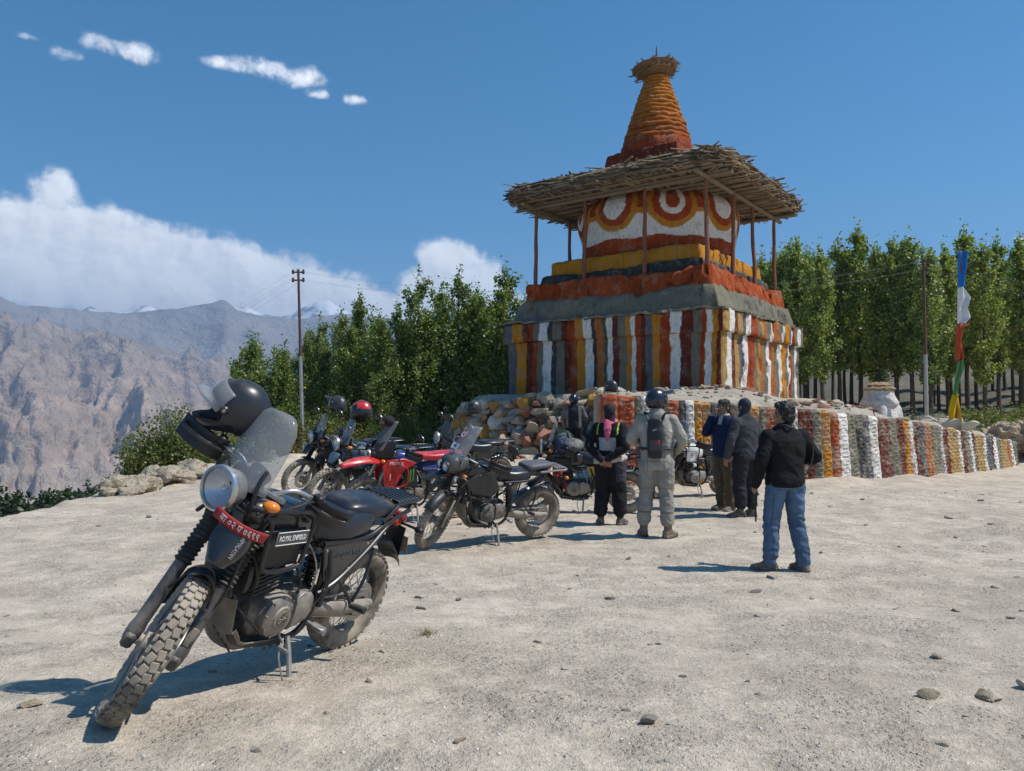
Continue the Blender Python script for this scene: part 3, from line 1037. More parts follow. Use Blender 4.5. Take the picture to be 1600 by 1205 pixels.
# finial: tilted plank bowl, loose hoop, spike
fz = zc
TL = Matrix.Translation((0, 0, fz + .02)) @ Matrix.Rotation(.16, 4, Vector((sin(CROT) * -1, -cos(CROT), 0)))
mb = MB(); mb.lathe([(.05, 0), (.44, .02), (.58, .10), (.78, .26), (.84, .35), (.76, .38), (.5, .28), (.1, .22)], n=28)
mb.xf(Matrix.Diagonal((1.15, .95, 1, 1)))
mb.obj('finial_bowl', mat('finial_wood', (.20, .115, .055), .9, var=.4, vs=8, bump=.5, bs=22), chorten, 40, TL)
for k in range(90):
    a = RND.uniform(0, 2 * pi)
    M = TL @ Matrix.Translation((.78 * cos(a), .66 * sin(a), .24 + RND.uniform(-.10, .16))) @ Matrix.Rotation(a + RND.choice((0, pi / 2)) + RND.gauss(0, .35), 4, 'Z') @ Matrix.Rotation(RND.uniform(-.5, -.0), 4, 'Y') @ Matrix.Diagonal((RND.uniform(.35, .7), .8, .8, 1))
    link('finial_stick', stick_me[k % 9], chorten, M)
mb = MB(); mb.tube([(.75 * cos(a) + .1, .55 * sin(a), .12 + .28 * cos(a * 1.0)) for a in np.linspace(-1.9, 1.9, 22)], .018, 6)
mb.obj('finial_hoop', M_STK[2], chorten, 40, TL @ Matrix.Rotation(-CROT, 4, 'Z'))
mb = MB(); mb.tube([(0, 0, .2), (0, .01, .5), (.01, 0, .85), (0, 0, 1.18)], [.05, .055, .04, .012], 7)
mb.obj('finial_spike', M_STK[2], chorten, 40, Matrix.Translation((0, 0, fz)))

# ------------------------------------------------------------------ terrace under the chorten
POLY = [(1.95, 15.75), (7.0, 17.2), (10.3, 19.75), (16.2, 25.2), (17.5, 36), (-2.2, 36), (-1.3, 27.5), (-.5, 24.7), (.7, 23.3), (2.4, 21.9), (2.6, 17.5)]
CTRL = [(1.81, 15.5, 1.90), (4.4, 16.15, 1.74), (7.08, 17, 1.56), (10.4, 19.5, 1.27), (13.3, 22.1, .93), (16.35, 25, .56), (5.2, 21.0, 2.16), (6, 22, 2.2), (3.5, 24, 2.14), (0, 26.6, 2.1), (2.4, 21.6, 2.05), (-.6, 24.6, 1.98), (10, 28, 2.0), (14, 27, 1.15), (17, 33, .7), (5, 34, 2.0), (-1.5, 34, 1.8), (4, 19, 2.0), (8, 20.5, 1.75)]


def inpoly(x, y, P_):
    c = False; j = len(P_) - 1
    for i in range(len(P_)):
        if (P_[i][1] > y) != (P_[j][1] > y) and x < (P_[j][0] - P_[i][0]) * (y - P_[i][1]) / (P_[j][1] - P_[i][1]) + P_[i][0]: c = not c
        j = i
    return c


def terrace_z(x, y):
    sw = sz = 0
    for a, b, z in CTRL:
        w_ = 1 / ((a - x) ** 2 + (b - y) ** 2 + .04) ** 1.5; sw += w_; sz += w_ * z
    z = sz / sw
    if not inpoly(x, y, POLY):
        d = seg_dist(x, y, POLY + POLY[:1]); z -= d * 5.
    return z + .05 * fbm(x * .9, y * .9, 3, 5) + .02 * fbm(x * 4, y * 4, 3, 3)


xs = np.arange(-4.6, 19.4, .17); ys = np.arange(14.8, 36.5, .17)
vs, fs, cs = [], [], []
for y in ys:
    for x in xs:
        vs.append((x, y, terrace_z(x, y))); k = 1 + .18 * fbm(x * .6, y * .6, 1, 4); cs.append((.44 * k, .385 * k, .31 * k))
nx_ = len(xs)
for j in range(len(ys) - 1):
    for i in range(nx_ - 1):
        q = [j * nx_ + i, j * nx_ + i + 1, (j + 1) * nx_ + i + 1, (j + 1) * nx_ + i]
        if max(vs[k][2] for k in q) > -.8: fs.append(q)
o = col_mesh('terrace', vs, fs, cs, GM); o['kind'] = 'structure'

# ------------------------------------------------------------------ mani wall: columns of carved stones under stripes of paint
wall = thing('mani_wall', 'long low wall of carved stones painted in vertical stripes below the chorten', 'wall', (WALL[0][0], WALL[0][1], 0))
W_ST = [(941, 'r'), (965, 'r'), (991, 'g'), (1003, 'w'), (1015, 'y'), (1032, 'r'), (1060, 'd'), (1071, 'w'), (1084, 'y'), (1096, 'y'), (1109, 's'), (1119, 'g'), (1130, 'm'), (1143, 'g'), (1156, 'd'), (1166, 'y'), (1185, 'g'), (1196, 'r'), (1213, 's'), (1223, 'g'), (1236, 'w'), (1245, 'm'), (1257, 'm'), (1268, 'g'), (1281, 'y'), (1295, 'r'), (1308, 'w'), (1322, 'g'), (1335, 'd'), (1346, 's'), (1356, 'w'), (1369, 'm'), (1387, 'g'), (1400, 'm'), (1410, 'y'), (1418, 'w'), (1425, 'm'), (1433, 's'), (1441, 'o'), (1452, 'g'), (1460, 'g'), (1467, 'w'), (1470, 'm'), (1478, 'b'), (1486, 'b'), (1494, 'w'), (1498, 'm'), (1504, 'g'), (1512, 'w'), (1516, 'm'), (1520, 'b'), (1533, 'w'), (1537, 's'), (1545, 'm'), (1548, 'w'), (1554, 'g'), (1560, 'b'), (1570, 'o'), (1575, 'w'), (1579, 'g'), (1586, 'g')]
seglen = [0]
for (a, b), (c, d) in zip(WALL, WALL[1:]): seglen.append(seglen[-1] + sqrt((a - c) ** 2 + (b - d) ** 2))


def wall_s(p):
    k = (p - 800) / FPX
    for i, ((ax, ay), (bx, by)) in enumerate(zip(WALL, WALL[1:])):
        den = (bx - ax) - k * (by - ay)
        t_ = (k * ay - ax) / den
        if t_ <= 1.0 or i == len(WALL) - 2: return seglen[i] + max(t_, -.05) * (seglen[i + 1] - seglen[i])


def wall_pt(s):
    x = float(np.interp(s, seglen, [p[0] for p in WALL])); y = float(np.interp(s, seglen, [p[1] for p in WALL]))
    z = float(np.interp(s, seglen, WALL_TOP))
    a = .15; s0, s1 = max(s - a, 0), min(s + a, seglen[-1])
    tx = float(np.interp(s1, seglen, [p[0] for p in WALL]) - np.interp(s0, seglen, [p[0] for p in WALL])); ty = float(np.interp(s1, seglen, [p[1] for p in WALL]) - np.interp(s0, seglen, [p[1] for p in WALL]))
    l = sqrt(tx * tx + ty * ty)
    return x, y, z, ty / l, -tx / l


M_MANI = worn_paint('painted_carved_stone', (.36, .31, .245), .5, 1.0, .07, .05)
wr = wall.location
for (p0, ck), (p1, _) in zip(W_ST, W_ST[1:]):
    s0, s1 = wall_s(p0), wall_s(p1)
    wd = s1 - s0
    nc = max(1, round(wd / .30))
    nu = 10 * nc + 1; nv = 64
    vs, fs, cs = [], [], []
    sd = RND.uniform(0, 90); base = np.array(KEY[ck]); alt = np.array((.30, .265, .20))
    soil = np.array((.38, .33, .26))
    zt = wall_pt((s0 + s1) / 2)[2]
    z_b = ground_z(*wall_pt((s0 + s1) / 2)[:2]) - .25
    for j in range(nv + 1):
        v = j / nv
        for i in range(nu):
            u = i / (nu - 1); s = s0 + wd * u
            x, y, zz, nx, ny = wall_pt(s)
            zz += .05 * fbm(s * 1.5, 2, 0, 3)
            z = z_b + (zz - z_b) * v
            # carved curls: open oval ridges, two to a hand's breadth
            cu_ = (u * nc) % 1. - .5; row = (z + .04 * noise.noise(Vector((sd, s * 2, 0)))) / .175
            ri = math.floor(row); cv = row - ri - .5
            jit = noise.noise(Vector((ri * 1.7, sd + math.floor(u * nc) * 5, .3)))
            d = sqrt((cu_ / .40) ** 2 + ((cv + .06 * jit) / .40) ** 2)
            ridge = exp(-((d - .85) / .22) ** 2) * (1 if (cu_ + .25 * jit > -.22 or cv > 0) else .25)
            ridge += .55 * exp(-((cu_ - .1 * jit) / .13) ** 2 - (cv / .2) ** 2)
            edge = min(u, 1 - u) * wd
            gap = -.010 * exp(-(edge / .015) ** 2)
            out = .02 + .036 * ridge + gap + .03 * fbm(s * 2, z * 2, 1, 4) + .13 * (1 - v) ** 1.5
            if v > .97: out -= .05 * (v - .97) / .03
            vs.append((x + nx * out - wr.x, y + ny * out - wr.y, z))
            k = sst(-.1, .5, fbm(s * 2.1, z * 2.1, sd, 4) - .12)
            c = base * (1 - .5 * k) + alt * .5 * k
            if fbm(s * 6, z * 6, sd, 3) > .42: c = c * .4 + alt * .6
            dt = sst(.16, .0, v - .1 * fbm(s * 3, z * 3, 5, 3)); c = c * (1 - .8 * dt) + soil * .8 * dt
            cs.append(c)
    for j in range(nv):
        for i in range(nu - 1):
            fs.append((j * nu + i, j * nu + i + 1, (j + 1) * nu + i + 1, (j + 1) * nu + i))
    # top and back
    tb = len(vs)
    for i in range(nu):
        x, y, zz, nx, ny = wall_pt(s0 + wd * i / (nu - 1))
        zz += .05 * fbm((s0 + wd * i / (nu - 1)) * 1.5, 2, 0, 3)
        vs.append((x - nx * .5 - wr.x, y - ny * .5 - wr.y, zz - .05)); cs.append(soil)
    for i in range(nu): vs.append((vs[tb + i][0], vs[tb + i][1], z_b)); cs.append(soil)
    for i in range(nu - 1):
        fs.append((nv * nu + i, nv * nu + i + 1, tb + i + 1, tb + i)); fs.append((tb + i, tb + i + 1, tb + nu + i + 1, tb + nu + i))
    for e in (0, nu - 1):
        q = [j * nu + e for j in range(nv + 1)] + [tb + e, tb + nu + e]
        fs.append(tuple(q) if e else tuple(q[::-1]))
    col_mesh('carved_column', vs, fs, cs, M_MANI, wall, 60)

# ------------------------------------------------------------------ stones
def rock_mesh(seed, mt, sub=3, rough=.35, sq=(1, .8, .65), name='stone'):
    import bmesh
    bm = bmesh.new(); bmesh.ops.create_icosphere(bm, subdivisions=sub, radius=.5)
    rd = random.Random(seed)
    planes = [(Vector((rd.gauss(0, 1), rd.gauss(0, 1), rd.gauss(0, 1))).normalized(), rd.uniform(.20, .40)) for _ in range(13)]
    for v in bm.verts:
        p = v.co.copy()
        for nrm, d in planes:
            k = p.dot(nrm)
            if k > d: p -= nrm * (k - d) * .92
        p *= 1 + rough * .3 * noise.fractal(p * 3 + Vector((seed * 3.3, 0, 0)), 1, 2, 3)
        v.co = Vector((p.x * sq[0], p.y * sq[1], p.z * sq[2])) * 1.25
    me = bpy.data.meshes.new(name); bm.to_mesh(me); bm.free()
    me.materials.append(mt)
    me.polygons.foreach_set('use_smooth', [True] * len(me.polygons)); me.set_sharp_from_angle(angle=radians(24))
    return me


M_TAN = mat('tan_stone', (.40, .32, .225), .92, var=.3, vs=3, bump=.6, bs=9, bd=.08, spec=.2)
M_PNK = mat('reddish_stone', (.33, .15, .105), .92, var=.3, vs=3, bump=.6, bs=9, bd=.08, spec=.2)
M_OCH = mat('ochre_stone', (.42, .22, .055), .92, var=.35, vs=3, bump=.6, bs=9, bd=.08, spec=.2)
M_GST = mat('grey_stone', (.27, .245, .21), .92, var=.3, vs=3, bump=.6, bs=9, bd=.08, spec=.2)
M_PAL = mat('pale_stone', (.55, .49, .40), .92, var=.25, vs=3, bump=.6, bs=9, bd=.08, spec=.2)
ROCK = {}
for k, mt_ in dict(t=M_TAN, p=M_PNK, o=M_OCH, g=M_GST, l=M_PAL).items():
    ROCK[k] = [rock_mesh(ord(k) + 10 * q, mt_) for q in range(5)]


def put_rock(kind, loc, size, parent=None, flat=.8, rz=None, name='stone'):
    me = RND.choice(ROCK[kind])
    M = Matrix.Translation(loc) @ Matrix.Rotation(RND.uniform(0, 6.28) if rz is None else rz, 4, 'Z') @ Matrix.Rotation(RND.gauss(0, .15), 4, 'X') @ Matrix.Rotation(RND.gauss(0, .12), 4, 'Y') @ Matrix.Diagonal((size * RND.uniform(.85, 1.25), size * RND.uniform(.75, 1.), size * flat, 1))
    if parent is not None: M = Matrix.Translation(-parent.location) @ M
    return link(name, me, parent, M)


# tumbled retaining wall left of the mani wall
rub = thing('rubble_wall', 'tumbled dry stone retaining wall of tan, red and ochre boulders under the chorten', 'wall', (.6, 22.5, .2))
RL = [(2.7, 21.2), (1.5, 22.0), (.3, 23.2), (-.75, 24.3), (-1.6, 26.2), (-1.9, 28.5)]
rl = [0]
for (a, b), (c, d) in zip(RL, RL[1:]): rl.append(rl[-1] + sqrt((a - c) ** 2 + (b - d) ** 2))
for row in range(9):
    s = -.1
    while s < rl[-1]:
        sz = RND.choice((.34, .42, .5, .62, .8)) * (1.12 - .04 * row)
        x = np.interp(s, rl, [p[0] for p in RL]); y = np.interp(s, rl, [p[1] for p in RL])
        zb = .10 + row * .235 + RND.uniform(-.05, .05)
        x += .62 * .10 * row - .28 + RND.uniform(-.1, .1); y += .78 * .10 * row - .50 + RND.uniform(-.12, .12)
        kd = RND.choices('tpogl', (.42, .2, .14, .14, .10))[0]
        if zb < 2.0 - .25 * sst(3.6, 5.2, s) + .12 * noise.noise(Vector((s * 1.3, 0, 0))):
            put_rock(kd, (x, y, zb), sz, rub, .8 + .25 * RND.random())
        s += sz * .74
# heaps on the terrace and at the wall's foot
def heap(name, label, cx_, cy_, sx, sy, n, size, kinds, zf, group=None):
    th = thing(name, label, 'stones', (cx_, cy_, zf(cx_, cy_)), 0, group)
    for _ in range(n):
        x, y = cx_ + RND.gauss(0, sx), cy_ + RND.gauss(0, sy)
        put_rock(RND.choice(kinds), (x, y, zf(x, y) + size * .1), size * RND.uniform(.5, 1.4), th)
    return th


heap('stone_heap', 'small heap of broken tan stones at the foot of the striped chorten corner', 5.75, 21.5, .45, .25, 26, .26, 'ttpg', terrace_z)
heap('stone_heap', 'scatter of pink and white rubble along the top of the carved wall', 8.6, 19.2, 1.0, .8, 70, .22, 'pptl', terrace_z)
heap('stone_heap', 'thin scatter of small stones over the dirt between the carved wall and chorten', 5.2, 19.2, 1.6, .9, 70, .13, 'ttgl', terrace_z)
heap('stone_heap', 'flat slabs and stones lying on the terrace edge over the tumbled wall', 2.6, 21.8, .9, .5, 30, .38, 'ttgl', terrace_z)
heap('stone_heap', 'loose earth and stones spilled at the foot of the tumbled wall', .4, 21.4, 1.3, .5, 34, .26, 'tpgl', ground_z)
put = heap('stone_heap', 'pale slabs leaning on the wall top by the flag pole', 13.6, 23.6, .35, .5, 9, .75, 'gl', lambda x, y: terrace_z(x, y) + .1)

# ------------------------------------------------------------------ small white chorten
sc = px_at(1374, 655, 24.0); SCL = (sc.x, sc.y, .75)
sh = thing('small_chorten', 'small whitewashed chorten with a flat stone cap behind the carved wall', 'shrine', SCL, .5)
wh = lambda u, z, x, y: tuple(np.array((.62, .60, .56)) * (1 + .2 * fbm(x * 3, y * 3, z * 3, 4)))
tier('plinth', [(0, .60), (.4, .56), (.9, .5), (1.0, .45)], wh, sh, n=120, wob=.05, zw=.03, rc=.12)
lathe_col('body', [(.2, .9), (.52, .95), (.56, 1.05), (.50, 1.16), (.42, 1.3), (.40, 1.45), (.2, 1.46)], lambda a, z: (.62, .60, .56), sh, wob=.06, n=60)
lathe_col('cap_stone', [(.1, 1.42), (.42, 1.43), (.47, 1.49), (.40, 1.55), (.1, 1.6)], lambda a, z: (.32, .24, .15), sh, wob=.06, n=50, seed=4)
lathe_col('cap_stone', [(.1, 1.54), (.3, 1.55), (.34, 1.61), (.22, 1.68), (.05, 1.7)], lambda a, z: (.36, .27, .17), sh, wob=.06, n=40, seed=9)

# ------------------------------------------------------------------ poles, wires, flag
M_ZINC = mat('galvanised_steel', (.42, .42, .41), .45, metal=.7, var=.15, vs=4)
M_RUST = mat('rusty_steel', (.115, .055, .04), .8, var=.3, vs=6)
M_INS = mat('brown_porcelain', (.10, .045, .03), .25)
M_WIRE = mat('wire_aluminium', (.16, .16, .17), .6, var=0)


def upole(base, top, zsplit, label):
    th = thing('utility_pole', label, 'pole', base)
    b, tp = Vector((0, 0, 0)), Vector(top) - Vector(base)
    mid = b.lerp(tp, zsplit)
    mb = MB(); mb.tube([b - Vector((0, 0, .3)), mid], [.068, .064], 12); mb.obj('lower_pole', M_ZINC, th)
    mb = MB(); mb.tube([mid - Vector((0, 0, .02)), tp], [.052, .043], 12); mb.obj('upper_pole', M_RUST, th)
    mb = MB(); mb.lathe([(.05, -.05), (.075, -.05), (.075, .05), (.05, .05)], mid, tp, 12); mb.obj('collar', M_RUST, th)
    return th, tp


pb = px_at(474, 712, 26.6); pt_ = px_at(466, 421, 26.6)
pole, tp = upole(pb, pt_, .54, 'utility pole with galvanised foot and rusty top in front of the left grove')
arms = []
for dz in (-.1, -.38):
    mb = MB(); c = tp + Vector((0, 0, dz)); mb.box(c, (.44, .05, .05), .005); mb.obj('crossarm', M_RUST, pole)
    for sx in (-.18, .18):
        q = c + Vector((sx, 0, .02))
        mb = MB(); mb.lathe([(.001, -.09), (.03, -.09), (.045, -.05), (.03, -.03), (.05, .0), (.03, .03), (.045, .05), (.001, .085)], q, (0, 0, 1), 12); mb.obj('insulator', M_INS, pole)
        arms.append(q + Vector(pole.location))
mb = MB(); mb.lathe([(.071, -.02), (.076, 0), (.071, .02)], pb * 0 + Vector((-.003, 0, 2.35)), (0, 0, 1), 12); mb.obj('clamp_band', mat('yellow_tape', (.6, .45, .05), .6), pole)
rb = px_at(1449, 700, 28.5); rt = px_at(1443, 405, 28.5)
pole2, tp2 = upole(rb, rt, .50, 'utility pole with galvanised foot and rusty top standing before the right grove')
arms2 = []
for dz in (-.1, -.4):
    mb = MB(); c = tp2 + Vector((0, 0, dz)); mb.box(c, (.05, .34, .05), .005); mb.obj('crossarm', M_RUST, pole2)
    for sy in (-.13, .13):
        q = c + Vector((0, sy, .03)); mb = MB(); mb.lathe([(.001, -.06), (.03, -.05), (.045, 0), (.03, .05), (.001, .06)], q, (0, 0, 1), 10); mb.obj('insulator', M_INS, pole2)
        arms2.append(q + Vector(pole2.location))


def wire(a, b, sag, label):
    a, b = Vector(a), Vector(b); mb = MB()
    pts = [a.lerp(b, i / 30) - Vector((0, 0, sag * 4 * (i / 30) * (1 - i / 30))) for i in range(31)]
    mb.tube(pts, .0022, 4); o = mb.obj('power_line', M_WIRE)
    tag(o, label, 'wire', 'power lines strung between the poles')


for i, q in enumerate(arms):
    wire(q, px_at(150 if i < 2 else 160, 560 + 14 * (i // 2) + 3 * i, 120) , 1.4, 'thin sagging power line running from the left pole towards the valley')
    wire(q, arms2[i], 1.0, 'thin power line strung between the two utility poles past the chorten')
for i, q in enumerate(arms2): wire(q, q + Vector((32, 14 + i, .2)), .9, 'thin power line leaving the right pole beyond the flag')

fb_ = px_at(1490, 690, 23.2); ft = px_at(1502, 392, 23.2)
fl = thing('prayer_flag', 'tall prayer flag pole with blue, white, red, green and yellow cloth on the wall', 'flag', (fb_.x, fb_.y, .3))
fo = Vector(fl.location)
mb = MB(); mb.tube([(0, 0, 0), tuple((ft - fo) * .5 + Vector((.02, 0, 0))), tuple(ft - fo)], [.045, .04, .03], 9); mb.obj('flag_pole', M_POST, fl)
FC = [('blue', (.02, .16, .48), [(1496, 1508, 393), (1495, 1509, 420), (1495, 1508, 449)]), ('white', (.68, .68, .68), [(1495, 1506, 449), (1494, 1513, 465), (1494, 1507, 482), (1494, 1514, 497), (1493, 1506, 506)]),
      ('red', (.46, .075, .03), [(1492, 1514, 507), (1492, 1503, 514), (1491, 1503, 540), (1491, 1502, 563)]), ('green', (.10, .30, .10), [(1496, 1500, 563), (1492, 1501, 580), (1489, 1496, 600), (1487, 1495, 617)]), ('yellow', (.58, .36, .01), [(1486, 1498, 616), (1480, 1498, 640), (1481, 1498, 655), (1488, 1499, 669)])]
for nm, c, rows in FC:
    mt_ = mat(nm + '_cloth', c, .85, var=.15, vs=6, spec=.2)
    g = []
    ys_ = np.linspace(rows[0][2], rows[-1][2], 22)
    for yy in ys_:
        x0 = np.interp(yy, [r[2] for r in rows], [r[0] for r in rows]); x1 = np.interp(yy, [r[2] for r in rows], [r[1] for r in rows])
        row = []
        for j in range(9):
            q = px_at(x0 + (x1 - x0) * j / 8, yy, 23.2) - fo
            q.y += .10 * sin(j * 1.1 + yy * .07) * (j / 8) - .06 + .03 * noise.noise(Vector((j * .6, yy * .08, c[0] * 9)))
            row.append(q)
        g.append(row)
    mb = MB(); mb.sheet(g, .006); mb.obj('flag_cloth', mt_, fl, 180)

# ------------------------------------------------------------------ trees
def leaf_material(name, gloss=.5):
    m = bpy.data.materials.new(name); m.use_nodes = True
    t = NT(m.node_tree)
    o = t.n('ShaderNodeOutputMaterial'); b = t.n('ShaderNodeBsdfPrincipled'); tr = t.n('ShaderNodeBsdfTranslucent'); mx = t.n('ShaderNodeMixShader')
    c = t.n('ShaderNodeAttribute', attribute_name='Col').outputs['Color']
    t.put(b.inputs['Base Color'], c); b.inputs['Roughness'].default_value = .42; b.inputs['Specular IOR Level'].default_value = gloss
    t.put(tr.inputs[0], t.mix(1.0, c, (1.25, 1.35, .55), 'MULTIPLY'))
    oi = t.n('ShaderNodeObjectInfo').outputs['Random']
    c = t.mix(oi, c, t.mix(1.0, c, (1.25, 1.12, .8), 'MULTIPLY'))
    t.put(b.inputs['Base Color'], c)
    mx.inputs[0].default_value = .38
    t.put(mx.inputs[1], b.outputs[0]); t.put(mx.inputs[2], tr.outputs[0]); t.put(o.inputs[0], mx.outputs[0])
    return m


M_LEAF = leaf_material('poplar_leaf')
M_BARK = mat('grey_brown_bark', (.105, .085, .065), .95, var=.4, vs=5, bump=.5, bs=14, bd=.03, spec=.15)


def leaf_cloud(name, pts, size, tint, rng, up=.25):
    """pts (n,3): one bent two-triangle leaf at each point"""
    n = len(pts)
    d = rng.normal(size=(n, 3)); d[:, 2] -= up; d /= np.linalg.norm(d, axis=1)[:, None]
    s = rng.normal(size=(n, 3)); s -= d * (s * d).sum(1)[:, None]; s /= np.linalg.norm(s, axis=1)[:, None]
    nn = np.cross(d, s)
    sz = size * rng.uniform(.65, 1.3, n)[:, None]
    a = pts; b = pts + d * sz * .5 + s * sz * .42 + nn * sz * .1; c = pts + d * sz; e = pts + d * sz * .5 - s * sz * .42 + nn * sz * .1
    V = np.stack([a, b, c, e], 1).reshape(-1, 3)
    i = np.arange(n) * 4
    F = np.concatenate([np.stack([i, i + 1, i + 2], 1), np.stack([i, i + 2, i + 3], 1)])
    me = bpy.data.meshes.new(name)
    me.vertices.add(len(V)); me.vertices.foreach_set('co', V.ravel())
    me.loops.add(F.size); me.loops.foreach_set('vertex_index', F.ravel())
    me.polygons.add(len(F)); me.polygons.foreach_set('loop_start', np.arange(len(F)) * 3); me.polygons.foreach_set('loop_total', np.full(len(F), 3))
    col = np.ones((n, 4), dtype=np.float32); k = rng.uniform(0, 1, n)[:, None]; v = rng.uniform(.75, 1.3, n)[:, None]
    col[:, :3] = (np.array(tint[0]) * (1 - k) + np.array(tint[1]) * k) * v
    at = me.attributes.new('Col', 'FLOAT_COLOR', 'POINT'); at.data.foreach_set('color', np.repeat(col, 4, 0).ravel())
    me.materials.append(M_LEAF); me.update(); me.validate()
    return me


def poplar(seed, H, bare, rad, nb, nl, leaf, tint, fork=1):
    rng = np.random.default_rng(seed); rd = random.Random(seed)
    tr = MB(); P_ = []
    for st in range(fork):
        ox, oy = (0, 0) if st == 0 else (rd.uniform(-.5, .5), rd.uniform(-.5, .5))
        hh = H * (1 if st == 0 else rd.uniform(.75, .95))
        bend = [(ox * (.2 + .8 * min(1, q * 2)) + .12 * noise.noise(Vector((q * 3, seed, st))), oy * (.2 + .8 * min(1, q * 2)) + .12 * noise.noise(Vector((q * 3, seed + 9, st))), q * hh) for q in np.linspace(0, 1, 12)]
        r0 = .012 * hh + .02
        tr.tube(bend, [r0 * (1 - .93 * q) + .004 for q in np.linspace(0, 1, 12)], 7)
        for b in range(nb):
            q = bare + (1 - bare) * (b + rd.random()) / nb * .97
            i = q * 11; a0 = bend[int(i)]; a1 = bend[min(int(i) + 1, 11)]; f = i - int(i)
            p0 = Vector(a0).lerp(Vector(a1), f)
            rel = (q - bare) / (1 - bare)
            R_ = rad * (min(1., (rel + .10) * 2.2) * (1 - rel) ** .62 * 1.05 + .10) * rd.uniform(.55, 1.2)
            an = rd.uniform(0, 2 * pi); up = rd.uniform(.7, 1.5) * (.6 + .6 * rel)
            e = p0 + Vector((cos(an) * R_, sin(an) * R_, R_ * up))
            m_ = p0.lerp(e, .5) + Vector((cos(an), sin(an), -.4)) * R_ * .12
            tr.tube([p0, m_, e], [.018 + .012 * (1 - rel), .012, .004], 4)
            L = [p0.lerp(m_, g) for g in (.35, .7)] + [m_.lerp(e, g) for g in (0, .3, .6, .9, 1.05)]
            per = max(4, nl // (nb * fork * len(L)))
            for c in L:
                k = int(per * rd.uniform(.4, 1.6))
                P_.append(np.array(c) + rng.normal(size=(k, 3)) * np.array((.13, .13, .17)) * (.5 + R_ * .42))
        P_.append(np.array(bend[-1]) + rng.normal(size=(int(nl * .022), 3)) * np.array((.09, .09, .42)) - np.array((0, 0, .1)))
    pts = np.concatenate(P_)
    pts = pts[pts[:, 2] > H * bare * .55]
    return tr.mesh('trunk', [M_BARK], 60), leaf_cloud('crown', pts, leaf, tint, rng)


TINT_R = ((.10, .16, .042), (.36, .41, .15))
TINT_L = ((.075, .135, .038), (.25, .31, .11))
VR = [poplar(100 + i, 9.4, .26 + .03 * (i % 3), 1.0 + .1 * (i % 4), 74, 6600, .14, TINT_R) for i in range(7)]
VL = [poplar(200 + i, 7.2, .06, 1.25, 52, 9800, .115, TINT_L, fork=2) for i in range(5)]


def tree(name, var, x, y, h, h0, label, cat, group, wide=1.):
    z = ground_z(x, y)
    th = thing(name, label, cat, (x, y, z - .05), RND.uniform(0, 6.28), group)
    k = (h - z) / h0
    for nm, me in zip(('trunk', 'crown'), var):
        o = link(nm, me, th); o.scale = (k * wide, k * wide, k)
    return th


RT = random.Random(21)
TOPS_R = [(1160, 455), (1200, 430), (1222, 405), (1248, 384), (1284, 398), (1312, 388), (1345, 366), (1372, 396), (1400, 384), (1425, 380), (1455, 402), (1480, 396), (1512, 368), (1540, 392), (1562, 386), (1598, 380), (1640, 376), (1685, 386), (1730, 380)]
for i, (px, ty) in enumerate(TOPS_R):
    d = 37 + RT.uniform(0, 5)
    x = (px - 800) / FPX * d
    tree('poplar_tree', VR[i % 7], x, d, CAM_H + (640 - ty) / FPX * d, 9.4, 'slender poplar with a bare lower trunk in the grove beyond the carved wall', 'tree', 'poplars of the grove beyond the carved wall', 1.0)
for i in range(36):
    px = 1185 + 16 * i + RT.uniform(-9, 9); d = 43.5 + RT.uniform(0, 9)
    ty = 408 + RT.uniform(-14, 22)
    tree('poplar_tree', VR[(i * 5 + 2) % 7], (px - 800) / FPX * d, d, CAM_H + (640 - ty) / FPX * d, 9.4, 'slender poplar with a bare lower trunk in the grove beyond the carved wall', 'tree', 'poplars of the grove beyond the carved wall', .95)
TOPS_L = [(392, 542, 31), (436, 556, 31), (478, 532, 32), (500, 512, 33.5), (532, 500, 32), (563, 474, 33), (592, 500, 31.5), (622, 488, 33), (655, 446, 32), (690, 462, 34), (716, 440, 32.5), (745, 462, 33.5), (790, 434, 32), (825, 470, 34), (860, 480, 35)]
for i, (px, ty, d) in enumerate(TOPS_L):
    tree('poplar_tree', VL[i % 5], (px - 800) / FPX * d, d, CAM_H + (640 - ty) / FPX * d, 7.2, 'leafy young poplar green to the ground in the grove behind the parked motorcycles', 'tree', 'poplars behind the parked motorcycles', 1.05)
for i in range(13):
    px = 405 + 34 * i + RT.uniform(-10, 10); d = 35.5 + RT.uniform(0, 3)
    tree('poplar_tree', VL[(i * 3 + 1) % 5], (px - 800) / FPX * d, d, CAM_H + (640 - (548 - .15 * (px - 400)) - RT.uniform(-12, 22)) / FPX * d, 7.2, 'leafy young poplar green to the ground in the grove behind the parked motorcycles', 'tree', 'poplars behind the parked motorcycles', 1.1)


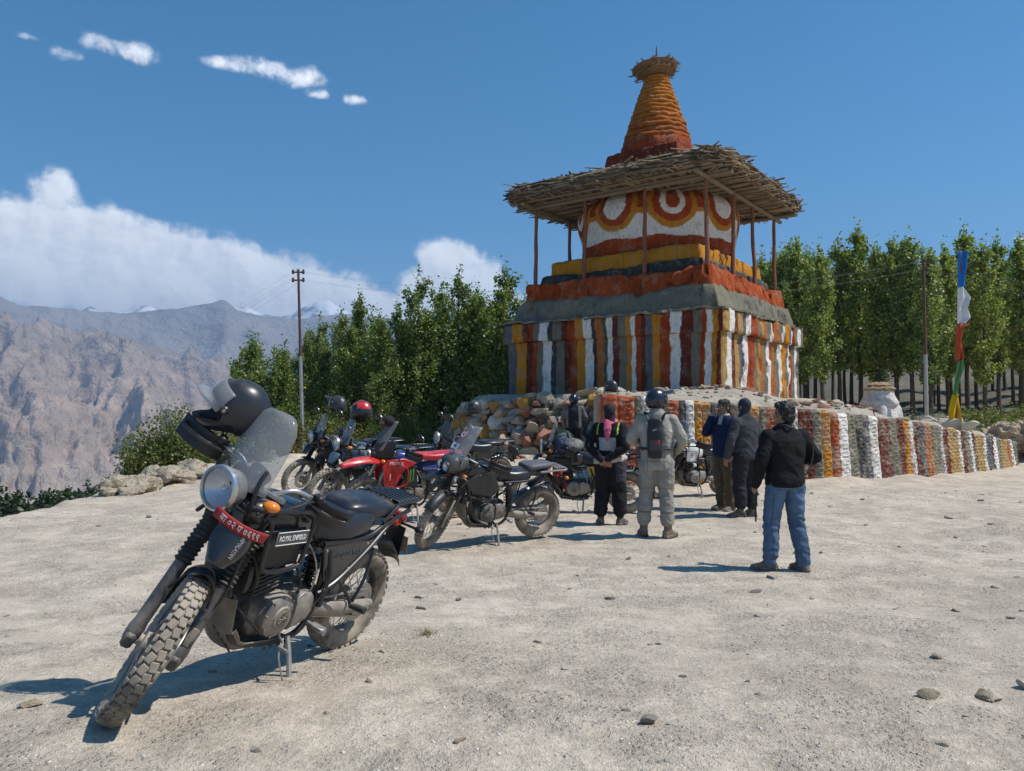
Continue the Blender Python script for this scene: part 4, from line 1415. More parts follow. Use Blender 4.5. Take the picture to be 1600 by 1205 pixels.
def bush(label, px, py_top, d, h, rx, tint, n=9000, leaf=.07, seed=1, name='bush', group=None):
    rng = np.random.default_rng(seed); rd = random.Random(seed)
    x = (px - 800) / FPX * d; ztop = CAM_H + (640 - py_top) / FPX * d
    th = thing(name, label, 'bush', (x, d, ztop - h), 0, group)
    st = MB(); P_ = []
    for k in range(26):
        an = rd.uniform(0, 6.28); rr = rx * sqrt(rd.random()); top = h * (.62 + .38 * rd.random()) * (1 - .35 * (rr / rx) ** 2)
        b = Vector((rr * cos(an) * .4, rr * sin(an) * .4, 0)); e = Vector((rr * cos(an), rr * sin(an) * .8, top))
        m_ = b.lerp(e, .5) + Vector((0, 0, h * .08))
        st.tube([b, m_, e], [.02, .014, .005], 5)
        for f in (.25, .4, .55, .7, .85, 1.):
            c = b.lerp(m_, f * 2) if f < .5 else m_.lerp(e, f * 2 - 1)
            P_.append(np.array(c) + rng.normal(size=(n // 156, 3)) * np.array((.16, .16, .14)) * (rx ** .5))
    st.obj('stems', M_BARK, th)
    link('foliage', leaf_cloud('foliage', np.concatenate(P_), leaf, tint, rng), th)
    return th


TB = ((.08, .11, .03), (.22, .24, .08)); TBR = ((.12, .09, .03), (.16, .15, .05))
bush('leafy green bush growing behind the pale rocks at the lot edge', 285, 634, 20.5, 2.7, 1.4, TB, 15000, seed=3)
bush('low green bush at the lot edge beside the pale rocks', 238, 668, 20.0, 2.1, .75, TB, 7000, seed=4)
bush('green bush behind the hanging helmet on the nearest motorcycle', 372, 655, 22.5, 2.0, .9, TB, 8000, seed=5)
bush('brownish bush beside the foot of the utility pole', 450, 652, 26.2, 1.7, .62, TBR, 8000, seed=6)
bush('dark leafy bush between the utility pole and the parked motorcycles', 512, 640, 28.5, 2.2, 1.2, TB, 9000, seed=7)
bush('dark leafy bush in the shade behind the red motorcycle', 620, 640, 29, 2.3, 1.5, TB, 9000, seed=8)
bush('dark leafy bush in the shade beside the tumbled wall', 715, 636, 28.5, 2.3, 1.3, TB, 9000, seed=9)
bush('low green shrub under the poplars behind the flag pole', 1530, 640, 33, 1.5, 1.6, TB, 7000, leaf=.09, seed=10)
bush('small green shrub under the poplars behind the wall end', 1590, 632, 34, 1.7, 1.3, TB, 6000, leaf=.09, seed=11)
GB = ((.15, .16, .145), (.23, .235, .22))
bush('grey heap of dry brush behind the carved wall by the flag', 1440, 652, 25.5, .8, 1.6, GB, 9000, leaf=.06, seed=12, name='brush_heap')
bush('grey heap of dry brush beyond the leaning slabs', 1535, 668, 28.5, .9, 1.5, GB, 8000, leaf=.06, seed=13, name='brush_heap')

# plantation on the terrace below the lot edge
rng = np.random.default_rng(5); P_ = []; rd = random.Random(5); tm = MB()
for k in range(800):
    x = rd.uniform(-75, -26); y = rd.uniform(42, 92)
    d_ = -7.6 - x
    if d_ < 14: continue
    z = ground_z(x, y); h = rd.uniform(2.4, 3.6)
    tm.tube([(x, y, z - .2), (x, y, z + h * .8)], [.06, .02], 4)
    q = rng.uniform(0, 1, 100)
    rr = (.18 + .55 * (1 - q) ** .8) * np.sqrt(rng.uniform(0, 1, 100)); an = rng.uniform(0, 6.28, 100)
    P_.append(np.stack([x + rr * np.cos(an), y + rr * np.sin(an), z + .15 + q * h], 1))
me = leaf_cloud('plantation', np.concatenate(P_), .3, ((.022, .045, .014), (.05, .08, .028)), rng)
o = link('plantation', me); tag(o, 'dark band of young trees on the terrace below the lot edge', 'trees', kind='stuff')

# ------------------------------------------------------------------ pale rocks on the lot edge, boulders, loose stones, gravel
def outcrop(name, label, px0, px1, py0, py1, d, seed, mt_=None, dep=.8):
    w_ = (px1 - px0) / FPX * d; h = (py1 - py0) / FPX * d * (.62 if mt_ is None else 1.)
    c = px_at((px0 + px1) / 2, py1, d)
    th = thing(name, label, 'rock', (c.x, c.y, ground_z(c.x, c.y)))
    rd = random.Random(seed); mb = MB()
    for k in range(7):
        mb.ell(((rd.random() - .5) * w_ * .75, (rd.random() - .5) * dep * .6, h * rd.uniform(.15, .5)), (w_ * rd.uniform(.18, .33), dep * rd.uniform(.3, .5), h * rd.uniform(.35, .6)), 14, 9)
    me = fuse(mb, mt_ or M_LIM, .04, 1, lambda c_: .16 * noise.ridged_multi_fractal(Vector((c_[0] * 1.6, c_[1] * 1.6, c_[2] * 4)) + Vector((seed, 0, 0)), .9, 2.1, 5, 1, 2) - .17 + .05 * fbm(c_[0] * 6, c_[1] * 6, c_[2] * 11 + seed, 4), name='rock')
    me.set_sharp_from_angle(angle=radians(30))
    link('rock', me, th)
    return th


M_LIM = mat('weathered_limestone', (.40, .345, .265), .95, var=.5, vs=2.5, det=8, bump=1.0, bs=5, bd=.2, spec=.15)
outcrop('rock_outcrop', 'low pale limestone rock with dark hollows on the lot edge', 168, 238, 738, 776, 14.6, 3, dep=1.0)
outcrop('rock_outcrop', 'pale limestone rock ledge on the lot edge in front of the leafy bush', 228, 288, 734, 768, 16.2, 8, dep=1.0)
outcrop('rock_outcrop', 'low rough bank of pale rock and dirt running behind the nearest motorcycle', 275, 335, 735, 764, 17.6, 12, dep=1.0)
outcrop('boulder', 'pale round boulder seen through the windscreen at the lot edge', 414, 433, 694, 722, 24.5, 5, dep=.4)
outcrop('earth_bank', 'rocky earth bank at the far end of the carved wall', 1562, 1680, 690, 738, 26, 17, M_TAN, dep=2.)
NS = 0
LBL = 'loose stone lying on the pale dirt of the lot'
FIX = [(1487, 946, .07), (1573, 965, .06), (1543, 1143, .12), (1030, 1019, .07), (1456, 1047, .09), (1443, 1143, .1), (1528, 1141, .1), (1598, 1125, .1), (1440, 886, .05), (1480, 800, .12), (1548, 905, .06), (1012, 1196, .1), (660, 945, .07), (1345, 775, .1), (240, 910, .06), (560, 905, .05), (130, 690, 0), (1015, 1020, .05), (600, 1045, .05), (55, 1155, .1), (890, 905, .05), (1490, 828, .08), (1530, 772, .12), (1350, 812, .07), (1180, 965, .05), (1265, 925, .04)]
for (px, py, sz) in FIX:
    if not sz: continue
    dd = (CAM_H - .08) * FPX / (py - 640); x = (px - 800) / FPX * dd
    o = put_rock(RND.choice('gtll'), (x, dd, ground_z(x, dd) + sz * .12), sz, None, .6)
    tag(o, LBL, 'stone', 'loose stones on the lot')
for k in range(235):
    y = RND.uniform(1.8, 17) ** 1.0; x = RND.uniform(-.7, .7) * y
    if x < -7: continue
    sz = RND.choice((.018, .02, .022, .028, .03, .038, .05, .07)) * (1 + y * .05)
    o = put_rock(RND.choice('gtlllg'), (x, y, ground_z(x, y) + sz * .05), sz, None, .6)
    tag(o, LBL, 'stone', 'loose stones on the lot')
gm = [rock_mesh(900 + q, M_GST, 1) for q in range(4)]
M_G1 = mat('grey_grit', (.33, .30, .26), .95, var=.3, vs=9); M_G2 = mat('tan_grit', (.45, .40, .33), .95, var=.3, vs=9); M_G3 = mat('pale_grit', (.60, .56, .49), .95, var=.3, vs=9)
GV = [(np.array([v.co for v in me.vertices]), [tuple(p.vertices) for p in me.polygons]) for me in gm]
gr_ = MB(); rd = random.Random(77)
while len(gr_.v) < 7000 * 42:
    y = 1.9 + 15 * rd.random() ** 1.1; x = rd.uniform(-.78, .78) * y
    if x < -7.2: continue
    if fbm(x * .7, y * .7, 4.4, 3) < .05 + .3 * rd.random() and rd.random() < .92: continue
    s = .003 + .016 * rd.random() ** 3.2 * (1 + .08 * y) + .0007 * y
    V_, F_ = GV[rd.randrange(4)]
    a = rd.uniform(0, 6.28); c, q = cos(a), sin(a)
    z = ground_z(x, y) - s * .05
    ids = V_[:12] if len(V_) > 12 else V_
    o_ = len(gr_.v)
    gr_.v += [(x + s * (c * p[0] - q * p[1]), y + s * (q * p[0] + c * p[1]), z + s * .7 * p[2]) for p in V_]
    gr_.f += [tuple(i + o_ for i in f) for f in F_]; gr_.m += [rd.choice((0, 1, 1, 2))] * len(F_)
o = gr_.obj('gravel', [M_G1, M_G2, M_G3], None, 180)
tag(o, 'fine gravel scattered over the pale dirt lot', 'gravel', kind='stuff')

tx, ty = (668 - 800) / FPX * 5.0, 5.0
tuft = thing('grass_tuft', 'small dry grass tuft on the dirt near the nearest motorcycle', 'grass', (tx, ty, ground_z(tx, ty)))
mb = MB(); rd = random.Random(9)
for k in range(60):
    a = rd.uniform(0, 6.28); l = rd.uniform(.03, .08); q = rd.uniform(.2, .9)
    b0 = Vector((rd.gauss(0, .02), rd.gauss(0, .02), -.005))
    mb.tube([b0, b0 + Vector((cos(a) * l * q * .4, sin(a) * l * q * .4, l * .5)), b0 + Vector((cos(a) * l * q, sin(a) * l * q, l * .75))], [.0016, .0013, .0004], 4)
o = mb.obj('blades', mat('dry_grass', (.30, .25, .12), .8), tuft); o['kind'] = 'stuff'

# ------------------------------------------------------------------ motorcycles
B_BLK = mat('dusty_black_paint', (.012, .013, .016), .26, var=.1, dust=-.08, ds=4, coat=.5, zd=.3)
B_MAT = mat('black_plastic', (.013, .013, .015), .45, var=.15, dust=-.02, ds=5, zd=.35)
B_FRM = mat('black_tube', (.013, .014, .017), .36, var=.15, dust=0., ds=6, zd=.4)
B_SEAT = mat('seat_vinyl', (.018, .022, .032), .33, var=.12, dust=-.05, ds=4, bump=.08, bs=180, bd=.003)
B_ALU = mat('dusty_cast_alloy', (.20, .20, .20), .42, metal=.85, var=.25, zd=.5, dust=.18, ds=9, bump=.15, bs=60, bd=.004)
B_ENG = mat('black_engine_casting', (.035, .035, .037), .5, metal=.25, var=.2, zd=.55, dust=.06, ds=9, bump=.15, bs=60, bd=.004)
B_CHR = mat('chrome', (.55, .55, .55), .3, metal=.9, var=.1, dust=.08)
B_SLD = mat('dark_fork_slider', (.06, .062, .066), .42, metal=.3, var=.15, dust=.28, ds=5)
B_STL = mat('worn_steel', (.36, .35, .34), .38, metal=.9, var=.15, dust=.22, ds=8)
B_TYR = mat('dusty_tyre', (.035, .034, .032), .9, var=.2, dust=.62, ds=7, bump=.2, bs=60, bd=.004, spec=.2)
B_RIM = mat('dusty_black_rim', (.03, .03, .032), .45, metal=.3, var=.1, dust=.38, ds=6)
B_GAI = mat('fork_gaiter_rubber', (.02, .019, .018), .8, var=.1, dust=.22, ds=9)
B_SKD = mat('dusty_skid_plate', (.17, .155, .13), .5, metal=.5, var=.15, dust=.52, ds=5)
B_AMB = mat('amber_lens', (.72, .20, .01), .2, var=.05, coat=.5)
B_REDL = mat('red_lens', (.45, .015, .01), .2, var=.05, coat=.5)
B_RED = mat('red_paint', (.52, .018, .022), .3, var=.08, coat=.4, dust=.03)
B_BLUE = mat('blue_paint', (.03, .07, .30), .3, var=.06, coat=.4, dust=.04)
B_WHT = mat('white_paint', (.72, .72, .71), .3, var=.05, coat=.4, dust=.03)
B_GRB = mat('slate_blue_paint', (.06, .11, .17), .35, var=.1, coat=.3, dust=.15)
B_YEL = mat('yellow_panel', (.50, .33, .03), .4, var=.2, dust=.1)
B_SIL = mat('silver_paint', (.30, .31, .32), .38, metal=.6, var=.1, dust=.1)
B_PLT = mat('red_number_plate', (.33, .017, .02), .5, var=.15, dust=.05)
B_TXT = mat('white_lettering', (.78, .77, .74), .5, var=.12, vs=60)
B_GTX = mat('grey_lettering', (.30, .31, .33), .5, var=.1)
B_DTX = mat('embossed_lettering', (.06, .07, .085), .4, var=.1)
B_GRN = mat('green_sticker', (.10, .42, .06), .5, var=.05)
B_CAN = mat('copper_header', (.13, .10, .075), .45, metal=.7, var=.2, dust=.3)
B_REF = mat('lamp_reflector', (.80, .81, .82), .38, metal=.8, var=.1)


def clear_mat(name, tint, alpha, rough=.06):
    m = bpy.data.materials.new(name); m.use_nodes = True; t = NT(m.node_tree)
    o = t.n('ShaderNodeOutputMaterial'); tr = t.n('ShaderNodeBsdfTransparent'); b = t.n('ShaderNodeBsdfPrincipled'); mx = t.n('ShaderNodeMixShader')
    tco = t.n('ShaderNodeTexCoord').outputs['Object']
    tr.inputs[0].default_value = (*tint, 1)
    b.inputs['Base Color'].default_value = (.42, .43, .44, 1); b.inputs['Roughness'].default_value = .18
    n = t.noise(tco, 9, 6, .7)
    t.put(mx.inputs[0], t.m('ADD', t.m('MULTIPLY', n, alpha * .9), alpha * .45))
    t.put(mx.inputs[1], tr.outputs[0]); t.put(mx.inputs[2], b.outputs[0]); t.put(o.inputs[0], mx.outputs[0])
    return m


B_SCR = clear_mat('hazy_windscreen', (.84, .87, .90), .36)
B_DKS = clear_mat('smoked_windscreen', (.16, .17, .18), .35)
B_LNS = clear_mat('lamp_glass', (.92, .94, .96), .16)

AXU = Vector((-.446, 0, .895)).normalized(); AX0 = Vector((.8425, 0, 0))


def steer_m(a):
    return Matrix.Translation(AX0) @ Matrix.Rotation(a, 4, AXU) @ Matrix.Translation(-AX0)


WCACHE = {}


def wheel_meshes(R, w_, rr, knob, nsp=36, disc=.15, rim=None):
    key = (R, w_, knob, rim)
    if key in WCACHE: return WCACHE[key]
    d = {}
    mb = MB()
    prof = [(rr - .012, -w_ * .30), (rr + .012, -w_ * .40), (rr + (R - rr) * .45, -w_ * .5), (R - .028, -w_ * .47), (R - .012, -w_ * .36), (R - .003, -w_ * .16), (R, 0),
            (R - .003, w_ * .16), (R - .012, w_ * .36), (R - .028, w_ * .47), (rr + (R - rr) * .45, w_ * .5), (rr + .012, w_ * .40), (rr - .012, w_ * .30)]
    if knob: prof = [(a - (.010 if a > R - .03 else 0), b) for a, b in prof]
    mb.lathe(prof, (0, 0, 0), (0, 1, 0), 56, closed=True)
    if knob:
        N = knob
        for k in range(N):
            th = 2 * pi * k / N
            for (yy, off, ln, wd, hh) in ((-w_ * .165, 0, .82, .34, .011), (w_ * .165, .5, .82, .34, .011), (-w_ * .40, .5, .66, .19, .018), (w_ * .40, 0, .66, .19, .018)):
                t2 = th + off * 2 * pi / N
                rad = R - (.010 if abs(yy) < w_ * .3 else .024)
                Rm = Matrix.Rotation(-t2, 3, 'Y') @ Matrix.Rotation(math.copysign(.16 if abs(yy) < w_ * .3 else .0, yy), 3, 'Z') @ Matrix.Rotation(-math.copysign(.1 if abs(yy) < w_ * .3 else .75, yy), 3, 'X')
                # local z = radial
                c = (rad * sin(t2 + pi), yy, rad * cos(t2 + pi))
                Rm = Matrix.Rotation(t2 + pi, 3, 'Y') @ Matrix.Rotation(math.copysign(.28 if abs(yy) < w_ * .3 else 0, yy), 3, 'Z') @ Matrix.Rotation(-math.copysign(.12 if abs(yy) < w_ * .3 else .7, yy), 3, 'X')
                mb.box(c, (2 * pi * R / N * ln, w_ * wd, hh), .003, Rm)
    d['tyre'] = mb.mesh('tyre', [B_TYR], 40)
    mb = MB(); mb.lathe([(rr, -w_ * .34), (rr + .01, -w_ * .36), (rr + .012, -w_ * .30), (rr - .014, -w_ * .2), (rr - .018, 0), (rr - .014, w_ * .2), (rr + .012, w_ * .30), (rr + .01, w_ * .36), (rr, w_ * .34), (rr - .022, w_ * .2), (rr - .028, 0), (rr - .022, -w_ * .2)], (0, 0, 0), (0, 1, 0), 48, closed=True)
    d['rim'] = mb.mesh('rim', [rim or B_RIM])
    mb = MB(); mb.lathe([(.001, -.075), (.022, -.075), (.022, -.06), (.052, -.055), (.055, -.04), (.03, -.03), (.03, .03), (.055, .04), (.052, .055), (.022, .06), (.022, .075), (.001, .075)], (0, 0, 0), (0, 1, 0), 20)
    d['hub'] = mb.mesh('hub', [B_ALU])
    mb = MB()
    for k in range(nsp):
        th = 2 * pi * k / nsp; s_ = 1 if k % 2 else -1; t0 = th + (.42 if (k // 2) % 2 else -.42)
        mb.tube([(.05 * sin(t0), s_ * .046, .05 * cos(t0)), ((rr - .02) * sin(th), s_ * .008, (rr - .02) * cos(th))], .0024, 5)
    d['spokes'] = mb.mesh('spokes', [B_STL])
    mb = MB(); mb.lathe([(disc * .62, .068), (disc, .068), (disc, .073), (disc * .62, .073)], (0, 0, 0), (0, 1, 0), 36, closed=True)
    for k in range(5):
        a = 2 * pi * k / 5; mb.box((disc * .42 * sin(a), .0705, disc * .42 * cos(a)), (.014, .005, disc * .6), .001, Matrix.Rotation(a, 3, 'Y'))
    d['brake_disc'] = mb.mesh('brake_disc', [B_STL])
    WCACHE[key] = d
    return d


def add_wheel(root, name, c, meshes, SM=None, discs=('brake_disc',)):
    e = link(name, meshes['tyre'], root, (SM or Matrix()) @ Matrix.Translation(c))
    for k in ('rim', 'hub', 'spokes') + tuple(discs): link(k, meshes[k], e)
    return e


def curve_sheet(f, ni, nj, th):
    mb = MB(); mb.sheet([[f(i / (ni - 1), j / (nj - 1)) for j in range(nj)] for i in range(ni)], th); return mb


def arc_fender(c, r, w_, a0, a1, n=18, th=.004, drop=.03):
    """mudguard over a wheel: arc from a0 to a1 (degrees, 0 = forward, 90 = up), curved across"""
    def f(u, v):
        a = radians(a0 + (a1 - a0) * u); y = (v - .5) * w_; k = 1 - (2 * v - 1) ** 2
        rr = r - drop * (1 - k)
        return (c[0] + rr * cos(a), y, c[2] + rr * sin(a))
    return curve_sheet(f, n, 9, th)


def motorcycle(label, M, steer, style='adv', body=B_BLK, tank=None, beak=None, seat=B_SEAT, hero=False, guards=True, screen=B_SCR, mirrors=True, knob=44, rim=None, bag=False, side=None, group='parked touring motorcycles', lettering=True, rack=True, stand=True, name='motorcycle', lowfender=True, name_badge=True):
    root = thing(name, label, 'motorcycle', (0, 0, 0), 0, group)
    root.matrix_world = M
    tank = tank or body; beak = beak or body; side = side or body
    SM = steer_m(steer)
    A = lambda mb, nm, mt_, par=root, sharp=38: mb.obj(nm, mt_, par, sharp)
    ST = lambda mb, nm, mt_, sharp=38: mb.obj(nm, mt_, root, sharp, SM)
    # wheels
    fwm = wheel_meshes(.3475, .095, .268, knob, 36, .15, rim); rwm = wheel_meshes(.324, .125, .216, knob - 8 if knob else 0, 36, .12, rim)
    add_wheel(root, 'front_wheel', (.7325, 0, .3475), fwm, SM)
    add_wheel(root, 'rear_wheel', (-.7325, 0, .324), rwm)
    # fork
    fo = AXU
    for s in (-1, 1):
        b = Vector((.715, s * .107, .318)); at = lambda k: tuple(b + fo * k)
        mb = MB(); mb.tube([at(-.02), at(.0), at(.05), at(.08), at(.36), at(.37)], [.024, .033, .036, .031, .031, .034], 14); mb.box(at(.0), (.075, .05, .07), .012); ST(mb, 'fork_slider', B_SLD)
        gp = []
        for k in range(25): gp.append((at(.365 + .27 * k / 24), .044 if k % 2 else .034))
        if style != 'rally':
            mb = MB(); mb.tube([p for p, _ in gp], [r for _, r in gp], 16); ST(mb, 'fork_gaiter', B_GAI, 20)
        mb = MB(); mb.tube([at(.36), at(.83)], .026, 14); ST(mb, 'fork_stanchion', B_STL)
        mb = MB(); mb.lathe([(.001, -.05), (.012, -.05), (.014, .03), (.001, .03)], at(.0), (0, s, 0), 12); ST(mb, 'axle_end', B_STL)
    for k in (.655, .80):
        c = Vector((.715, 0, .318)) + fo * k; mb = MB(); mb.box(c - Vector((.02, 0, 0)), (.10, .27, .035), .01, Matrix.Rotation(-.46, 3, 'Y'))
        ST(mb, 'triple_clamp', B_ALU)
    mb = MB(); mb.box((.665, .105, .42), (.07, .05, .10), .012, Matrix.Rotation(-.46, 3, 'Y')); ST(mb, 'brake_caliper', B_ENG)
    mb = MB(); mb.tube(smooth_path([(.66, .10, .45), (.60, .13, .62), (.55, .10, .82), (.46, .12, 1.0), (.36, .2, 1.1)], 6), .006, 6); ST(mb, 'brake_hose', B_MAT)
    # handlebar and controls
    hb = smooth_path([(.16, .415, 1.085), (.24, .30, 1.10), (.315, .15, 1.115), (.345, .05, 1.045), (.345, -.05, 1.045), (.315, -.15, 1.115), (.24, -.30, 1.10), (.16, -.415, 1.085)], 6)
    mb = MB(); mb.tube(hb, .0125, 10); ST(mb, 'handlebar', B_CHR if style == 'adv' else B_MAT)
    for s in (-1, 1):
        mb = MB(); mb.tube([(.145, s * .435, 1.083), (.15, s * .43, 1.084), (.225, s * .318, 1.099)], [.02, .018, .0175], 12); ST(mb, 'grip', B_MAT)
        mb = MB(); mb.box((.25, s * .285, 1.095), (.05, .045, .055), .012); mb.box((.285, s * .27, 1.13), (.05, .04, .04), .008); ST(mb, 'switchgear', B_MAT)
        mb = MB(); mb.tube(smooth_path([(.28, s * .28, 1.09), (.29, s * .33, 1.085), (.245, s * .40, 1.075), (.21, s * .455, 1.07)], 4), [.007] * 12 + [.010], 6); ST(mb, 'lever', B_STL)
        if guards:
            g = lambda u, v: (.335 - .05 * (2 * u - 1) ** 2 - .11 * u, s * (.235 + .24 * u), 1.03 + .11 * v - .02 * u)
            mb = curve_sheet(g, 9, 4, .006 * s); mb.tube(smooth_path([(.33, s * .22, 1.10), (.32, s * .34, 1.09), (.24, s * .455, 1.08), (.16, s * .45, 1.085)], 5), .008, 6); ST(mb, 'hand_guard', B_MAT)
        if mirrors:
            mb = MB(); mb.tube(smooth_path([(.27, s * .27, 1.11), (.29, s * .33, 1.24), (.27, s * .42, 1.33)], 5), .006, 7); ST(mb, 'mirror_stalk', B_MAT)
            mb = MB(); mb.ell((.265, s * .45, 1.36), (.016, .075, .05), 16, 8, Matrix.Rotation(.2, 3, 'Y')); q = ST(mb, 'mirror', B_MAT)
            mb = MB(); mb.lathe([(.001, .001), (.06, .001), (.06, -.002), (.001, -.002)], (0, 0, 0), (1, 0, 0), 20); mb.xf(Matrix.Translation((.249, s * .45, 1.357)) @ Matrix.Rotation(.2, 4, 'Y') @ Matrix.Diagonal((1, 1.15, .75, 1))); mb.obj('mirror_glass', B_REF, q)
        mb = MB(); mb.tube(smooth_path([(.27, s * .26, 1.10), (.40, s * .22, 1.13), (.46, s * .12, 1.02), (.40, s * .06, .90)], 6), .005, 6); ST(mb, 'cable', B_MAT)
    # engine
    eng = MB()
    eng.super([(-.17, 0, .42, .085, .075, 4), (-.15, 0, .42, .105, .115, 4), (.05, 0, .40, .115, .13, 4), (.20, 0, .40, .105, .115, 4), (.235, 0, .41, .08, .08, 4)], 24)
    engine = A(eng, 'engine', B_ENG)
    cyl = MB(); Rc = Matrix.Rotation(.2, 3, 'Y'); o = Vector((.17, 0, .52))
    for k in range(8): cyl.box(o + Rc @ Vector((0, 0, .018 + .022 * k)), (.175, .19, .009), .002, Rc)
    cyl.box(o + Rc @ Vector((0, 0, .09)), (.135, .145, .2), .02, Rc)
    cyl.box(o + Rc @ Vector((0, 0, .225)), (.19, .2, .085), .025, Rc); cyl.obj('cylinder', B_ENG, engine)
    for s in (-1, 1):
        cv = MB(); cv.lathe([(.001, .175), (.055, .175), (.062, .166), (.088, .162), (.108, .15), (.115, .115), (.115, .08)], (.085, 0, .41), (0, s, 0), 32)
        cv.super([(-.16, s * .125, .43, .03, .055, 3), (-.12, s * .13, .43, .04, .085, 3), (0, s * .13, .42, .045, .10, 3)], 16)
        c = cv.obj('engine_cover', B_ALU if hero or style == 'adv' else B_ENG, engine)
        em = MB(); em.lathe([(.028, .001), (.040, .001), (.040, .006), (.028, .006)], (.085, s * .174, .41), (0, s, 0), 24, closed=True)
        for k in range(8):
            a = 2 * pi * k / 8; em.tube([(.085, s * .178, .41), (.085 + .03 * sin(a), s * .178, .41 + .03 * cos(a))], .003, 4)
        em.obj('cover_emblem', B_ENG, engine)
        for k in range(9):
            a = 2 * pi * k / 9; bo = MB(); bo.lathe([(.001, .162), (.007, .162), (.007, .150), (.001, .150)], (.085 + .102 * sin(a), 0, .41 + .102 * cos(a)), (0, s, 0), 6); bo.obj('bolt', B_STL, engine)
    mb = MB(); mb.tube(smooth_path([(.24, -.03, .60), (.34, -.04, .55), (.33, -.06, .36), (.18, -.12, .25), (-.1, -.15, .27), (-.3, -.16, .34), (-.42, -.175, .42)], 6), .021, 12); A(mb, 'exhaust_header', B_CAN)
    mb = MB(); mb.tube([(-.40, -.175, .42), (-.44, -.18, .44), (-.50, -.19, .47), (-.88, -.21, .62), (-.91, -.212, .63)], [.022, .04, .055, .057, .035], 18); A(mb, 'silencer', B_STL if style != 'tiger' else B_SIL)
    mb = MB(); mb.tube(smooth_path([(.02, .10, .30), (.02, .17, .27), (.06, .2, .26)], 4), .007, 6); mb.tube([(.06, .185, .26), (.06, .245, .26)], .009, 8); A(mb, 'gear_lever', B_STL)
    # hoses, plug lead, throttle body, oil cooler, horn
    mb = MB(); mb.lathe([(.001, -.07), (.03, -.07), (.034, -.05), (.028, 0), (.034, .05), (.03, .07), (.001, .07)], (.03, 0, .665), (1, 0, .15), 16); A(mb, 'throttle_body', B_ALU)
    mb = MB(); mb.tube(smooth_path([(.235, .09, .70), (.22, .15, .73), (.12, .15, .76), (.06, .08, .76)], 5), [.011] * 5 + [.006] * 11, 8); A(mb, 'plug_lead', B_MAT)
    mb = MB(); mb.box((.395, 0, .60), (.028, .17, .15), .006); oc = A(mb, 'oil_cooler', B_ENG)
    for k in range(9):
        f_ = MB(); f_.box((.411, 0, .54 + .015 * k), (.010, .15, .004), .001); f_.obj('cooler_fin', B_ALU, oc)
    for q, (p0, p1, p2, p3) in enumerate((((.385, .07, .53), (.36, .15, .46), (.26, .16, .40), (.19, .13, .35)), ((-.02, .13, .50), (.0, .18, .58), (.04, .16, .66), (.03, .06, .70)), ((-.12, .13, .48), (-.11, .18, .60), (-.07, .17, .70), (-.02, .12, .77)), ((.28, .10, .56), (.31, .16, .62), (.33, .13, .72), (.40, .06, .84)), ((-.14, .14, .40), (-.19, .19, .46), (-.20, .18, .58), (-.16, .15, .68)))):
        mb = MB(); mb.tube(bez(p0, p1, p2, p3, 12), (.007, .006, .0045, .008, .005)[q], 7); A(mb, 'hose', B_MAT if q != 2 else B_STL)
    mb = MB(); mb.box((-.035, .158, .505), (.07, .012, .018), .004, Matrix.Rotation(.5, 3, 'Y')); mb.lathe([(.001, .02), (.012, .02), (.014, 0)], (-.05, .14, .50), (0, 1, 0), 12); A(mb, 'clutch_arm', B_STL)
    mb = MB(); mb.lathe([(.001, .02), (.03, .018), (.042, .01), (.042, 0), (.015, -.02), (.001, -.03)], (.455, .075, .80), (1, .2, 0), 20); A(mb, 'horn', B_MAT)
    mb = MB(); mb.tube(smooth_path([(-.12, -.14, .32), (-.02, -.19, .29), (.06, -.2, .27)], 4), .008, 6); mb.box((.075, -.2, .27), (.05, .05, .012), .003); A(mb, 'brake_pedal', B_STL)
    # skid plate
    def skf(u, v):
        y = (v - .5) * .26
        pth = [(.40, .52), (.375, .36), (.28, .225), (-.02, .195), (-.14, .22)]
        k = u * 4; i = min(int(k), 3); f = k - i
        x = pth[i][0] * (1 - f) + pth[i + 1][0] * f; z = pth[i][1] * (1 - f) + pth[i + 1][1] * f
        return (x, y, z + .07 * abs(2 * v - 1) ** 3 * (1 if u > .3 else .3))
    mb = curve_sheet(skf, 22, 11, .004); sk = A(mb, 'skid_plate', B_SKD)
    for k in range(4):
        mb = MB(); mb.box((.352 - .02 * k, .03 + .016 * k - .01, .335 - .028 * k), (.008, .010, .07), .002, Matrix.Rotation(.75, 3, 'Y')); mb.obj('skid_slot', B_MAT, sk)
        mb = MB(); mb.box((.10 - .05 * k, .132, .235), (.028, .004, .018), .001); mb.obj('skid_slot', B_MAT, sk)
    # frame
    for s in (-1, 1):
        mb = MB()
        mb.tube(smooth_path([(.42, s * .04, .90), (.40, s * .05, .72), (.36, s * .09, .45), (.30, s * .10, .30), (.0, s * .115, .25), (-.15, s * .13, .30), (-.20, s * .13, .45), (-.16, s * .14, .70), (-.10, s * .13, .78)], 5), .017, 10)
        mb.tube(smooth_path([(.44, s * .03, .94), (.28, s * .06, .80), (.05, s * .11, .74), (-.13, s * .14, .74)], 5), .017, 10)
        A(mb, 'frame_tube', B_FRM)
        mb = MB()
        mb.tube(smooth_path([(-.10, s * .15, .775), (-.45, s * .155, .785), (-.64, s * .145, .85), (-.92, s * .11, .91)], 5), .014, 9)
        mb.tube(smooth_path([(-.16, s * .16, .50), (-.30, s * .165, .56), (-.52, s * .16, .72), (-.70, s * .14, .865)], 5), .013, 9)
        mb.tube([(-.16, s * .155, .74), (-.215, s * .16, .60), (-.21, s * .155, .42)], .018, 9)
        A(mb, 'subframe', B_FRM)
